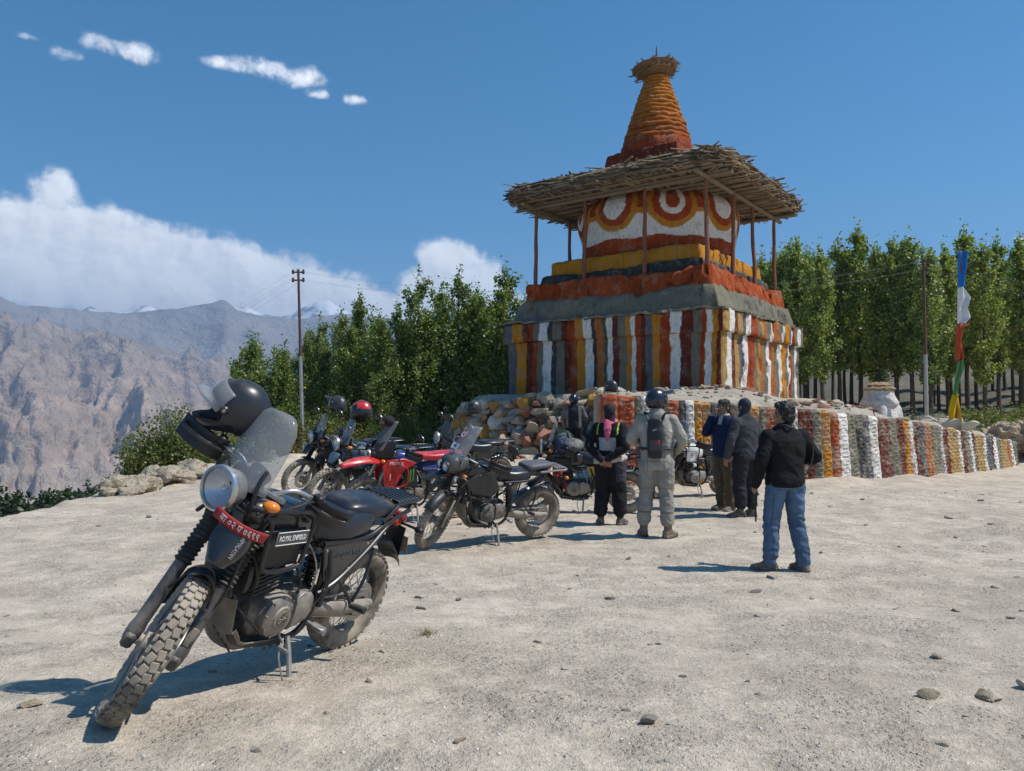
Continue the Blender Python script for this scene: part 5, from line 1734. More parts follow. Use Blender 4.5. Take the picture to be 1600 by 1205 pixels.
        mb = MB(); mb.tube(smooth_path([(-.30, s * .165, .56), (-.40, s * .185, .47), (-.46, s * .19, .40)], 4), .010, 8); mb.tube(smooth_path([(-.56, s * .165, .72), (-.53, s * .185, .55), (-.46, s * .19, .40)], 4), .010, 8); A(mb, 'peg_bracket', B_FRM)
        mb = MB(); mb.tube([(-.46, s * .19, .40), (-.465, s * .29, .405)], [.018, .021], 10); A(mb, 'pillion_peg', B_MAT)
        mb = MB(); mb.tube([(-.17, s * .15, .33), (-.17, s * .27, .325)], [.015, .017], 8); mb.box((-.17, s * .22, .335), (.05, .09, .02), .005); A(mb, 'foot_peg', B_STL)
        mb = MB(); mb.tube([(-.16, s * .10, .40), (-.45, s * .115, .345), (-.73, s * .115, .324), (-.79, s * .115, .322)], [.03, .032, .028, .022], 10, flat=1.3); mb.lathe([(.001, -.02), (.02, -.02), (.02, .015), (.001, .015)], (-.7325, s * .135, .324), (0, s, 0), 8); A(mb, 'swingarm', B_ALU)
    mb = MB(); mb.tube([(-.28, 0, .40), (-.24, 0, .72)], .024, 10)
    for k in range(7): mb.lathe([(.036, -.006), (.044, 0), (.036, .006)], (-.276 + .004 * k, 0, .44 + .035 * k), (.12, 0, 1), 14)
    A(mb, 'shock', B_MAT)
    mb = MB(); ch = [(-.7325 + .085 * cos(a), .085, .324 + .085 * sin(a)) for a in np.linspace(pi / 2, 3 * pi / 2, 12)] + [(-.13 + .035 * cos(a), .085, .385 + .035 * sin(a)) for a in np.linspace(-pi / 2, pi / 2, 8)]
    mb.tube(ch, .008, 6, closed=True); A(mb, 'chain', B_STL)
    mb = MB(); mb.lathe([(.04, .08), (.082, .08), (.082, .088), (.04, .088)], (-.7325, 0, .324), (0, 1, 0), 30, closed=True); A(mb, 'sprocket', B_STL)
    if stand:
        mb = MB(); mb.tube(smooth_path([(-.06, .13, .27), (-.05, .20, .15), (-.03, .31, -.085)], 4), [.014] * 8 + [.012], 8); mb.box((-.03, .315, -.088), (.07, .045, .012), .004, Matrix.Rotation(-.3, 3, 'X')); A(mb, 'side_stand', B_STL)
        mb = MB(); mb.tube(smooth_path([(-.02, .14, .27), (.04, .19, .20), (.0, .28, .02)], 4), .005, 6); A(mb, 'stand_spring', B_STL)
    # rear end
    mb = arc_fender((-.7325, 0, .324), .42, .16, 60, 150, 14, .004, .04); A(mb, 'rear_mudguard', B_MAT)
    mb = MB(); mb.box((-1.0, 0, .83), (.05, .12, .06), .015); mb.box((-.975, 0, .80), (.09, .09, .05), .01); tl = A(mb, 'tail_light', B_REDL)
    mb = MB(); mb.prism([(-.06, 0), (.06, 0), (.075, .2), (-.075, .2)], .006, (-1.06, 0, .58), (0, 1, 0), (.25, 0, 1)); mb.box((-1.015, 0, .78), (.03, .05, .08), .006); A(mb, 'plate_holder', B_MAT)
    mb = MB(); mb.box((-1.075, 0, .655), (.004, .17, .11), .001, Matrix.Rotation(.25, 3, 'Y')); A(mb, 'rear_plate', B_PLT if not hero else mat('brown_plate_back', (.14, .09, .06), .7, dust=.4))
    for s in (-1, 1):
        mb = MB(); mb.tube([(-.98, s * .05, .80), (-.99, s * .15, .80)], .009, 7); mb.obj('indicator_stalk', B_MAT, root)
        mb = MB(); mb.ell((-.99, s * .18, .80), (.025, .035, .022), 12, 8); A(mb, 'rear_indicator', B_AMB if not hero else B_MAT)
    if style == 'adv':
        # tank and its outer frame
        mb = MB(); mb.super([(.47, 0, .90, .05, .06, 3), (.45, 0, .90, .10, .10, 3), (.36, 0, .895, .155, .125, 3.2), (.20, 0, .885, .165, .125, 3.2), (.05, 0, .87, .165, .125, 3), (-.04, 0, .85, .13, .10, 3), (-.08, 0, .84, .08, .06, 3)], 28)
        tk = A(mb, 'tank', tank, sharp=60)
        mb = MB(); mb.lathe([(.001, .02), (.035, .02), (.04, .012), (.042, 0), (.042, -.02)], (.22, 0, 1.005), (0, 0, 1), 20); mb.obj('filler_cap', B_MAT, tk)
        for s in (-1, 1):
            mb = MB(); mb.tube(smooth_path([(.52, s * .10, 1.0), (.46, s * .19, 1.0), (.30, s * .215, 1.0), (.17, s * .215, .985), (.13, s * .215, .93), (.14, s * .215, .75), (.17, s * .215, .715), (.30, s * .21, .70), (.385, s * .205, .715), (.40, s * .20, .76), (.41, s * .20, .93), (.46, s * .19, .98)], 5), .012, 9)
            mb.tube([(.41, s * .20, .90), (.56, s * .11, .90)], .010, 7)
            tg = A(mb, 'tank_guard', B_FRM)
            mb = MB(); mb.box((.265, s * .188, .81), (.25, .02, .19), .008); mb.obj('guard_panel', tank if tank is not B_BLK else B_MAT, tg)
            if name_badge:
                bd = MB(); bd.box((.275, s * .228, .875), (.215, .008, .062), .003); b_ = bd.obj('badge', B_DTX, tg)
                fr = MB(); fr.tube([(.275 + a * .108, s * .232, .875 + b * .031) for a, b in ((-1, -1), (1, -1), (1, 1), (-1, 1))], .0022, 5, closed=True); fr.obj('badge_edge', B_TXT, tg)
                if lettering:
                    link('badge_lettering', text_mesh('ROYAL ENFIELD', .036, B_TXT, .0012, sx=.72), tg, frame((.275, s * .2335, .874), (-s, 0, 0), (0, 0, 1)))
            # side panel
            mb = MB(); ol = [(-.10, .765), (-.56, .775), (-.44, .64), (-.235, .545), (-.185, .56)] if s < 0 else [(-.185, .56), (-.235, .545), (-.44, .64), (-.56, .775), (-.10, .765)]
            mb.prism([(-x, z) if s > 0 else (x, z) for x, z in (ol[::-1] if s > 0 else ol[::-1])], .022, (0, s * .14, 0), (-s, 0, 0), (0, 0, 1), ch=.006)
            sp = A(mb, 'side_panel', side)
            if lettering: link('panel_lettering', text_mesh('HIMALAYAN', .05, B_DTX if hero else B_GTX, .0015, sx=.95), sp, frame((-.32, s * .1635, .71), (-s, 0, 0), (0, 0, 1)))
            for (x, z) in ((-.13, .74), (-.49, .75), (-.22, .57), (-.37, .615)):
                bo = MB(); bo.lathe([(.001, .004), (.008, .003), (.009, 0)], (x, s * .162, z), (0, s, 0), 10); bo.obj('panel_bolt', B_STL, sp)
        mb = MB(); mb.super([(.40, 0, .64, .09, .085, 3.5), (.385, 0, .64, .14, .10, 3.5), (.355, 0, .64, .14, .10, 3.5)], 20); A(mb, 'radiator_shroud', B_MAT)
        # seat in two humps
        mb = MB(); mb.super([(.03, 0, .88, .06, .07, 2.6), (-.03, 0, .865, .115, .10, 2.8), (-.15, 0, .845, .155, .095, 3), (-.30, 0, .845, .172, .09, 3), (-.45, 0, .86, .168, .088, 3), (-.53, 0, .885, .14, .06, 3)], 24); A(mb, 'rider_seat', seat, sharp=70)
        mb = MB(); mb.super([(-.30, 0, .925, .08, .02, 2.6), (-.37, 0, .93, .125, .045, 2.8), (-.50, 0, .925, .15, .06, 3), (-.68, 0, .92, .145, .058, 3), (-.77, 0, .915, .11, .04, 2.8)], 24); A(mb, 'pillion_seat', seat, sharp=70)
        # headlight on its bracket, screen and clocks
        HL = Vector((.57, 0, 1.045))
        mb = MB(); mb.lathe([(.001, -.11), (.05, -.105), (.085, -.07), (.098, -.01), (.100, .02), (.092, .024), (.090, .018)], HL, (1, 0, 0), 36); hl = A(mb, 'headlight', B_MAT if not hero else B_SIL)
        mb = MB(); mb.lathe([(.091, .0), (.104, .0), (.107, .012), (.104, .03), (.094, .034), (.090, .026)], HL, (1, 0, 0), 40); mb.obj('headlight_bezel', B_CHR, hl)
        mb = MB(); mb.lathe([(.001, -.06), (.03, -.055), (.07, -.02), (.091, .015)], HL, (1, 0, 0), 32); mb.ell(HL + Vector((-.02, 0, 0)), .018, 10, 8); mb.obj('headlight_reflector', B_REF, hl)
        mb = MB(); mb.lathe([(.001, .046), (.05, .04), (.09, .022)], HL, (1, 0, 0), 32); mb.obj('headlight_glass', B_LNS, hl)
        for s in (-1, 1):
            mb = MB(); mb.tube(smooth_path([(.42, s * .06, .93), (.50, s * .13, .95), (.50, s * .135, 1.10), (.455, s * .12, 1.16)], 4), .010, 8)
            mb.tube([(.50, s * .13, .96), (.57, s * .10, 1.0)], .008, 6)
            A(mb, 'headlight_bracket', B_FRM)
        def scf(u, v):
            y = (v - .5) * 2
            wd = np.interp(u, [0, .25, .55, .8, .93, 1], [.155, .15, .155, .145, .115, .07])
            x = .515 - .14 * u - .06 * y * y * (1 - .3 * u); z = 1.06 + .37 * u - .012 * y * y
            return (x, wd * y, z)
        mb = curve_sheet(scf, 16, 13, .0035); A(mb, 'windscreen', screen, sharp=180)
        for s in (-1, 1):
            for zz in (1.14, 1.24):
                bo = MB(); bo.lathe([(.001, .012), (.010, .009), (.011, 0)], (.478 - .35 * (zz - 1.06) - .014, s * .06, zz), (1, 0, .3), 10); bo.obj('screen_bolt', B_CHR, root)
        mb = MB(); mb.lathe([(.001, .0), (.055, .0), (.058, .01), (.058, .05), (.001, .055)], (.42, .03, 1.10), (-.75, 0, .66), 24); A(mb, 'speedometer', B_MAT)
        mb = MB(); mb.lathe([(.001, .0), (.035, .0), (.037, .01), (.037, .04), (.001, .045)], (.42, -.075, 1.09), (-.75, 0, .66), 20); A(mb, 'fuel_gauge', B_MAT)
        # front indicators
        for s in (-1, 1):
            mb = MB(); mb.tube([(.43, s * .13, .955), (.435, s * .175, .995)], .011, 8); A(mb, 'indicator_stem', B_STL)
            mb = MB(); mb.ell((.44, s * .19, 1.02), (.034, .042, .026), 16, 10, Matrix.Rotation(s * .5, 3, 'Z')); A(mb, 'front_indicator', B_AMB)
        # beak, low mudguard, front plate
        def bkf(u, v):
            y = (v - .5) * 2; wd = .070 + .018 * sin(pi * min(u * 1.1, 1)) - .022 * u ** 3
            return (.652 + .10 * u - .035 * y * y, wd * y, .952 - .105 * u - .045 * u * u - .01 * y * y)
        mb = curve_sheet(bkf, 16, 11, .005); bk = ST(mb, 'beak', beak, 180)
        if lettering: link('beak_lettering', text_mesh('HIMALAYAN', .030, B_GTX, .003, sx=.62), bk, frame((.698, .038, .892), (.55, -.06, -.80), (-.35, 1, -.12)))
        if lowfender:
            mb = arc_fender((.7325, 0, .3475), .385, .125, 90, 182, 18, .004, .045)
            for s in (-1, 1): mb.tube([(.7325 + .33 * cos(radians(100)), s * .062, .3475 + .345), (.64, s * .095, .56)], .006, 6)
            ST(mb, 'low_mudguard', B_MAT, 180)
        def plf(u, v): y = (u - .5) * 2; return (.672 - .045 * y * y, -.128 * y, .938 + .050 * v)
        if hero:
            mb = curve_sheet(plf, 13, 4, -.003); pl = ST(mb, 'number_plate', B_PLT, 180)
            tm = text_mesh('\u092c\u093e \u0966\u0968 \u092a \u096d\u096c\u096f\u096f', .044, B_TXT, .001, sx=.80)
            for v in tm.vertices:
                yy = v.co.x; v.co = Vector((.676 - .045 * (yy / .128) ** 2 + v.co.z, yy, .962 + v.co.y))
            link('plate_lettering', tm, pl)
        if rack:
            mb = MB()
            for s in (-1, 1): mb.tube(smooth_path([(-.60, s * .15, .865), (-.70, s * .155, .955), (-.76, s * .13, .965), (-1.02, s * .10, .97), (-1.05, s * .05, .97)], 4), .011, 8)
            mb.tube([(-1.05, -.06, .97), (-1.05, .06, .97)], .011, 8)
            rk = A(mb, 'rear_rack', B_FRM)
            for k in range(6):
                b2 = MB(); b2.box((-.77 - .052 * k, 0, .973), (.03, .25 - .014 * k, .007), .002); b2.obj('rack_slat', B_FRM, rk)
            for s in (-1, 1):
                mb = MB(); mb.tube([(-.90, s * .11, .91), (-.92, s * .11, .965)], .009, 6); A(mb, 'rack_mount', B_FRM)
    elif style == 'rally':
        mb = MB(); mb.super([(.40, 0, .93, .06, .05, 3), (.30, 0, .945, .125, .09, 3), (.12, 0, .94, .135, .09, 3), (.0, 0, .91, .10, .06, 3)], 24); A(mb, 'tank', B_BLUE, sharp=60)
        for s in (-1, 1):
            def P2(ol, nm, mt_, y, d=.02):
                m_ = MB(); oo = ol if s < 0 else [(-a, b) for a, b in ol][::-1]
                m_.prism(oo, d, (0, s * y, 0), (-s, 0, 0), (0, 0, 1), ch=.006)
                return A(m_, nm, mt_)
            # outlines counter-clockwise seen from the right side (x forward)
            sh_ = P2([(.02, .88), (.18, .80), (.30, .58), (.40, .50), (.47, .60), (.50, .86), (.44, .93), (.20, .95)], 'tank_shroud', B_RED, .155, .03)
            link('shroud_lettering', text_mesh('MOTUL', .062, B_TXT, .001, shear=.1), sh_, frame((.31, s * .187, .885), (-s, 0, -.08 * 1), (0, 0, 1)))
            gp = MB(); gp.prism([(-.05, -.09), (.05, -.09), (.07, .09), (-.06, .09)], .004, (.40, s * .187, .70), (-s, 0, 0), (0, 0, 1)); g_ = A(gp, 'number_panel', B_REDL)
            link('panel_number', text_mesh('1', .14, B_TXT, .001), sh_, frame((.395, s * .193, .70), (-s, 0, 0), (0, 0, 1)))
            cl = P2([(-.03, .55), (.16, .55), (.19, .80), (.0, .84)], 'engine_panel', B_MAT, .16, .012)
            for k in range(3):
                z0 = .60 + .01 * k; q = MB(); q.prism([(-.008, 0), (.004, .02), (.006, .17), (-.012, .19), (-.004, .10)], .002, (.13 - .04 * k, s * .174, z0), (-s, 0, 0), (0, 0, 1)); q.obj('claw_mark', B_GRN, cl)
            P2([(-.10, .80), (-.42, .86), (-.78, .93), (-.80, .90), (-.50, .76), (-.22, .66), (-.12, .69)][::-1], 'side_panel', B_BLUE, .135, .016)
            P2([(-.16, .69), (-.26, .645), (-.55, .75), (-.82, .88), (-.80, .90), (-.50, .775)][::-1], 'side_stripe', B_WHT, .142, .016)
            mb = MB(); mb.tube(smooth_path([(.30, s * .20, .84), (.16, s * .20, .82), (.14, s * .20, .62), (.26, s * .20, .56), (.38, s * .20, .58)], 5), .011, 8); A(mb, 'crash_bar', B_REDL)
        mb = MB(); mb.super([(.06, 0, .95, .06, .03, 2.6), (-.08, 0, .945, .10, .05, 2.8), (-.28, 0, .935, .13, .055, 3), (-.52, 0, .945, .135, .06, 3), (-.74, 0, .965, .11, .045, 3), (-.80, 0, .965, .07, .025, 3)], 24); A(mb, 'seat', B_RED, sharp=70)
        def bkf(u, v):
            y = (v - .5) * 2; wd = .10 - .05 * u ** 2 + .02 * sin(pi * u)
            return (.50 + .66 * u, wd * y, .93 + .06 * sin(pi * u) + .01 * u - .05 * y * y)
        mb = curve_sheet(bkf, 18, 11, .006); ST(mb, 'front_mudguard', B_RED, 180)
        # tall rally fairing: side sheets, smoked screen, twin round lamps
        for s in (-1, 1):
            f = lambda u, v: (.62 - .26 * u - .03 * v, s * (.07 + .09 * u + .01 * sin(pi * v)), .93 + .22 * v + .06 * u * v)
            mb = curve_sheet(f, 8, 8, .005 * s); A(mb, 'fairing_side', B_RED if s > 9 else B_MAT, sharp=180)
        def scf(u, v):
            y = (v - .5) * 2; wd = .135 - .03 * u
            return (.60 - .22 * u - .09 * y * y, wd * y, 1.05 + .40 * u)
        mb = curve_sheet(scf, 14, 11, .004); A(mb, 'windscreen', B_DKS, sharp=180)
        mb = MB(); mb.ell((.60, 0, .99), (.07, .10, .09), 18, 12); A(mb, 'headlight_shell', B_MAT)
        for (yy, zz, rr) in ((.03, 1.0, .052), (-.05, .98, .04)):
            mb = MB(); mb.lathe([(rr, .0), (rr * 1.15, .0), (rr * 1.15, .02), (rr, .02)], (.655, yy, zz), (1, 0, 0), 24, closed=True); hl = A(mb, 'headlight', B_CHR)
            mb = MB(); mb.lathe([(.001, -.01), (rr, .015)], (.655, yy, zz), (1, 0, 0), 24); mb.obj('reflector', B_REF, hl)
            mb = MB(); mb.lathe([(.001, .03), (rr * .6, .027), (rr, .018)], (.655, yy, zz), (1, 0, 0), 24); mb.obj('glass', B_LNS, hl)
        cp = MB(); cp.ell((.40, 0, 1.44), (.09, .10, .075), 18, 10); cap_ = A(cp, 'screen_cover', mat('black_cloth', (.012, .012, .013), .9))
        lb = MB(); lb.box((.487, .02, 1.43), (.006, .10, .035), .001, Matrix.Rotation(-.15, 3, 'Y')); lb.obj('cover_tag', B_PLT, cap_)
        for s in (-1, 1):
            mb = MB(); mb.ell((.50, s * .16, .92), (.03, .04, .025), 12, 8); A(mb, 'front_indicator', B_AMB)
    elif style == 'tiger':
        mb = MB(); mb.super([(.46, 0, .88, .07, .06, 3), (.36, 0, .90, .15, .12, 3), (.18, 0, .90, .175, .125, 3), (.02, 0, .87, .14, .10, 3), (-.08, 0, .83, .09, .06, 3)], 26); A(mb, 'tank', tank, sharp=60)
        mb = MB(); mb.super([(.06, 0, .84, .06, .04, 2.6), (-.05, 0, .84, .11, .075, 3), (-.25, 0, .82, .155, .085, 3), (-.42, 0, .83, .16, .085, 3), (-.48, 0, .84, .13, .06, 3)], 24); A(mb, 'rider_seat', seat, sharp=70)
        mb = MB(); mb.super([(-.44, 0, .925, .11, .03, 3), (-.50, 0, .93, .14, .045, 3), (-.78, 0, .945, .125, .04, 3), (-.84, 0, .945, .08, .02, 3)], 24); A(mb, 'pillion_seat', mat('grey_seat', (.10, .10, .11), .6, bump=.1, bs=200, bd=.002), sharp=70)
        # fairing with twin lamps
        mb = MB(); mb.super([(.40, 0, 1.0, .12, .08, 3), (.50, 0, 1.01, .155, .11, 3), (.60, 0, 1.0, .145, .10, 3), (.655, 0, .985, .12, .08, 3)], 24); A(mb, 'front_fairing', mat('graphite_fairing', (.09, .095, .10), .35, metal=.4, var=.1, dust=.05), sharp=60)
        mb = MB(); mb.super([(.62, 0, .90, .09, .03, 3), (.78, 0, .865, .075, .02, 3), (.92, 0, .83, .03, .01, 3)], 16); A(mb, 'beak', B_MAT)
        for s in (-1, 1):
            c = Vector((.662, s * .075, .985))
            mb = MB(); mb.lathe([(.052, 0), (.062, 0), (.062, .025), (.052, .025)], c, (1, s * .12, 0), 26, closed=True); hl = A(mb, 'headlight', B_MAT)
            mb = MB(); mb.lathe([(.001, -.012), (.054, .016)], c, (1, s * .12, 0), 24); mb.obj('reflector', B_REF, hl)
            mb = MB(); mb.lathe([(.001, .038), (.03, .034), (.054, .02)], c, (1, s * .12, 0), 24); mb.obj('glass', B_LNS, hl)
            mb = MB(); mb.lathe([(.001, -.03), (.03, -.02), (.038, .0), (.036, .012)], (.60, s * .20, .87), (1, 0, 0), 20); al = A(mb, 'fog_lamp', B_MAT)
            mb = MB(); mb.lathe([(.001, .012), (.034, .008)], (.60, s * .20, .87), (1, 0, 0), 18); mb.obj('fog_lamp_glass', B_REF, al)
            mb = MB(); mb.tube(smooth_path([(.56, s * .12, .86), (.46, s * .20, .84), (.42, s * .25, .66), (.34, s * .24, .42), (.12, s * .20, .30)], 5), .014, 9); mb.tube(smooth_path([(.42, s * .25, .66), (.2, s * .25, .62), (.02, s * .2, .60)], 4), .013, 8); A(mb, 'crash_bar', B_MAT)
            mb = MB(); mb.prism([(-.02, .70), (.10, .60), (.34, .66), (.44, .84), (.30, .90), (.05, .86)] if s < 0 else [(-.05, .86), (-.30, .90), (-.44, .84), (-.34, .66), (-.10, .60), (.02, .70)], .02, (0, s * .16, 0), (-s, 0, 0), (0, 0, 1), ch=.006); A(mb, 'tank_panel', body)
            mb = MB(); mb.ell((.50, s * .22, .90), (.025, .035, .02), 12, 8); A(mb, 'front_indicator', B_AMB)
            mb = MB(); mb.box((.72, s * .125, .50), (.05, .012, .34), .006, Matrix.Rotation(-.46, 3, 'Y')); ST(mb, 'fork_guard', B_SKD)
        def scf(u, v):
            y = (v - .5) * 2; wd = .17 - .05 * u * u
            return (.60 - .26 * u - .08 * y * y, wd * y, 1.06 + .38 * u)
        mb = curve_sheet(scf, 14, 11, .004); A(mb, 'windscreen', B_SCR, sharp=180)
        nz_ = Vector((.83, 0, .56))
        st_ = MB(); st_.lathe([(.001, .002), (.055, .002), (.055, 0)], (.452, .03, 1.345), nz_, 24); q = A(st_, 'round_sticker', B_TXT)
        r_ = MB(); r_.lathe([(.040, .0035), (.055, .0035), (.055, .002), (.040, .002)], (.452, .03, 1.345), nz_, 24, closed=True); r_.obj('sticker_ring', B_PLT, q)
        r_ = MB(); r_.lathe([(.001, .0035), (.020, .0035), (.020, .002)], (.452, .03, 1.345), nz_, 16); r_.obj('sticker_centre', B_BLUE, q)
        st_ = MB(); st_.box((.523, -.02, 1.20), (.003, .13, .075), .0008, Matrix.Rotation(-.6, 3, 'Y')); q = A(st_, 'number_sticker', B_TXT)
        link('sticker_lettering', text_mesh('48', .06, B_MAT, .0008), q, frame((.5265, -.02, 1.202), (0, 1, 0), (-.56, 0, .83)))
        for s in (-1, 1):
            mb = MB(); mb.tube([(.53, s * .16, 1.0), (.45, s * .17, 1.28)], .008, 6); A(mb, 'screen_stay', B_STL)
        mb = arc_fender((.7325, 0, .3475), .385, .13, 40, 150, 16, .005, .04); ST(mb, 'low_mudguard', B_MAT, 180)
        mb = MB()
        for s in (-1, 1): mb.tube(smooth_path([(-.60, s * .155, .88), (-.80, s * .19, .90), (-.98, s * .17, .90), (-1.0, s * .08, .91)], 4), .012, 8)
        mb.tube([(-1.0, -.09, .91), (-1.0, .09, .91)], .012, 8); A(mb, 'rear_rack', B_STL)
        for k in range(4):
            b2 = MB(); b2.box((-.86 - .04 * k, 0, .915), (.022, .28, .006), .002); A(b2, 'rack_slat', B_STL)
    if style != 'tiger' and style != 'adv':
        pass
    return root


def pose(x, y, yaw, lean, pitch, z=None):
    zz = ground_z(x, y) if z is None else z
    return Matrix.Translation((x, y, zz)) @ Matrix.Rotation(radians(yaw), 4, 'Z') @ Matrix.Rotation(-radians(lean), 4, 'X') @ Matrix.Rotation(radians(pitch), 4, 'Y')


HERO_M = pose(-1.386, 4.0427, -115.7, 17.6, -4.4, .213)
hero = motorcycle('black dusty adventure motorcycle with round headlight, clear windscreen and red number plate', HERO_M, radians(43.8), 'adv', hero=True, knob=44, mirrors=False)

# ------------------------------------------------------------------ the other parked motorcycles
GRP = 'parked touring motorcycles'
motorcycle('black motorcycle with spoked wheels parked closest to the utility pole', pose(-2.95, 13.3, -150, 11, 0), radians(22), 'adv', knob=34, lettering=False, name_badge=False)
motorcycle('motorcycle with slate blue beak squeezed between the red and the black one', pose(-2.28, 12.1, -146, 11, 0), radians(26), 'adv', body=B_BLK, beak=B_GRB, tank=B_GRB, knob=34, lettering=False, name_badge=False, lowfender=False)
motorcycle('red rally motorcycle with red seat and blue and white tail panel', pose(-1.47, 10.9, -149, 10, 0), radians(20), 'rally', knob=34, mirrors=True)
motorcycle('silver and black tourer with twin headlights, crash bars and stickered screen', pose(-.33, 9.28, -146.5, 11, 0), radians(36), 'tiger', knob=46, rim=mat('gold_dusty_rim', (.22, .16, .08), .5, metal=.4, dust=.5))
motorcycle('motorcycle with dark dry bag on its tank and yellow side panel behind the people', pose(1.05, 12.0, 176, 10, 0), radians(12), 'adv', side=B_YEL, knob=34, lettering=False, name_badge=False, screen=B_SCR)
wb = motorcycle('motorcycle with white tank parked in front of the carved wall', pose(3.3, 14.2, -152, 10, 0), radians(18), 'adv', tank=B_WHT, knob=34, lettering=False, name_badge=False)
for s in (-1, 1):
    mb = MB(); mb.lathe([(.001, .004), (.035, .004), (.035, 0)], (.26, s * .198, .83), (0, s, 0), 22); e = mb.obj('tank_emblem', B_PLT, wb)
    mb = MB(); mb.lathe([(.016, .006), (.026, .006), (.026, .004), (.016, .004)], (.26, s * .198, .83), (0, s, 0), 20, closed=True); mb.obj('emblem_ring', B_TXT, e)
motorcycle('black motorcycle in the tree shade behind the red one', pose(-.95, 14.4, -150, 10, 0), radians(15), 'adv', knob=34, lettering=False, name_badge=False, screen=B_DKS)

# soft bag on the tank
bagM = pose(1.05, 12.0, 176, 10, 0)
bg_ = thing('dry_bag', 'dark blue and grey roll bag strapped over a motorcycle tank', 'bag'); bg_.matrix_world = bagM
mb = MB(); mb.tube([(.24, -.26, 1.09), (.24, -.2, 1.10), (.24, 0, 1.12), (.24, .2, 1.10), (.24, .27, 1.08)], [.06, .125, .14, .128, .07], 20); mb.ell((.08, .02, 1.07), (.14, .22, .10), 16, 10)
me = fuse(mb, mat('blue_grey_bag', None, .7, attr='Col', var=.1, dust=.06), .012, 3, lambda c: .012 * fbm(c[0] * 9, c[1] * 14, c[2] * 9, 3), 'bag_body', lambda v: (.03, .045, .09) if v.x > .16 else (.10, .11, .115))
link('bag_body', me, bg_)
for yy in (-.12, .12):
    mb = MB(); mb.tube([(.24 + .152 * cos(a), yy, 1.115 + .15 * sin(a)) for a in np.linspace(-1.2, pi + .9, 20)], .012, 6, flat=.4); mb.obj('bag_strap', mat('green_strap', (.06, .14, .08), .7), bg_)


# ------------------------------------------------------------------ helmets
H_VIS = clear_mat('visor_clear', (.75, .78, .82), .5); H_VISD = mat('dark_visor', (.012, .013, .016), .08, var=.02, coat=.5)
H_LIN = mat('helmet_lining', (.012, .012, .013), .95, var=.2)


def helmet(label, M, shell, visor=H_VISD, lift=0., peak=False, lining=True, stripe=None, worn=False, scale=1., name='helmet', group=None, chin=1.28):
    th = thing(name, label, 'helmet', (0, 0, 0), 0, group); th.matrix_world = M @ Matrix.Diagonal((scale, scale, scale, 1))
    NA, NE = 64, 34

    def sp(a, e, k=1.):
        a_, e_ = radians(a), radians(e)
        x, y, z = .138 * cos(e_) * cos(a_), .114 * cos(e_) * sin(a_), .134 * sin(e_)
        f = sst(-8, -24, e) * sst(88, 40, abs(a))
        x *= 1 + (chin - 1) * f
        if x < 0: x *= 1.06; z -= .012 * sst(60, 0, e)
        if e < -30 and abs(a) > 60: x *= .94; y *= .93
        return Vector((x, y, z)) * k
    vs, fs, mi, used = [], [], [], {}
    As = [-180 + 360 * i / NA for i in range(NA)]; Es = [-44 + 134 * j / NE for j in range(NE + 1)]
    mb = MB()
    vs = [sp(a, e) for e in Es for a in As]
    for j in range(NE):
        for i in range(NA):
            ac, ec = As[i] + 180 / NA, (Es[j] + Es[j + 1]) / 2
            if abs(ac) < 66 and -19 < ec < 27 - abs(ac) * .06: continue
            l = (i + 1) % NA
            fs.append((j * NA + i, j * NA + l, (j + 1) * NA + l, (j + 1) * NA + i))
            mi.append(1 if stripe and (ec > 4 and not (48 < ec < 62)) and abs(ac) < 150 else 0)
    mb.v, mb.f, mb.m = [tuple(v) for v in vs], fs, mi
    o = mb.obj('shell', [shell] + ([stripe] if stripe else []), th, 180)
    sm_ = o.modifiers.new('solid', 'SOLIDIFY'); sm_.thickness = .013; sm_.offset = -1
    RV = Matrix.Rotation(-radians(lift), 4, 'Y')
    g = [[RV @ sp(-70 + 140 * j / 20, -21 + 49 * i / 8, 1.03) for j in range(21)] for i in range(9)]
    mb = MB(); mb.sheet(g, .003); mb.obj('visor', visor, th, 180)
    for s in (-1, 1):
        mb = MB(); mb.lathe([(.001, .013), (.014, .012), (.019, .006), (.021, 0)], (.035, s * .110, .008), (0, s, 0), 18); p = mb.obj('visor_pivot', shell, th)
        mb = MB(); mb.lathe([(.001, .016), (.007, .016), (.008, .012)], (.035, s * .110, .008), (0, s, 0), 12); mb.obj('pivot_screw', B_STL, p)
        mb = MB(); mb.tube(smooth_path([(.02, s * .09, -.07), (.05, s * .06, -.12), (.06, s * .02, -.15)], 4), .006, 6, flat=.4); mb.obj('chin_strap', H_LIN, th)
    if peak:
        g = [[(.10 + .14 * i / 6 - .035 * ((j - 6) / 6) ** 2, .105 * (j - 6) / 6 * (1 - .25 * i / 6), .098 + .022 * i / 6 - .04 * ((j - 6) / 6) ** 2) for j in range(13)] for i in range(7)]
        mb = MB(); mb.sheet(g, .005); mb.obj('peak', shell, th, 180)
    mb = MB(); mb.tube([sp(a, -20.5, 1.01) for a in np.linspace(-66, 66, 22)], .004, 6); mb.tube([sp(66, e, 1.01) for e in np.linspace(-20, 23, 8)] , .004, 6); mb.tube([sp(a, 27 - abs(a) * .06, 1.01) for a in np.linspace(66, -66, 22)], .004, 6); mb.tube([sp(-66, e, 1.01) for e in np.linspace(23, -20, 8)], .004, 6)
    mb.obj('opening_trim', H_LIN, th)
    if not worn:
        mb = MB(); rr = []
        for e in np.linspace(-40, 86, 14): rr.append([sp(a, e, .87) for a in As[::2]])
        mb.rings(rr, cap=False); mb.obj('lining', H_LIN, th, 180)
        mb = MB(); mb.tube([sp(a, -44, .93) for a in As[::2]], .016, 8, closed=True); mb.obj('neck_roll', H_LIN, th)
    return th


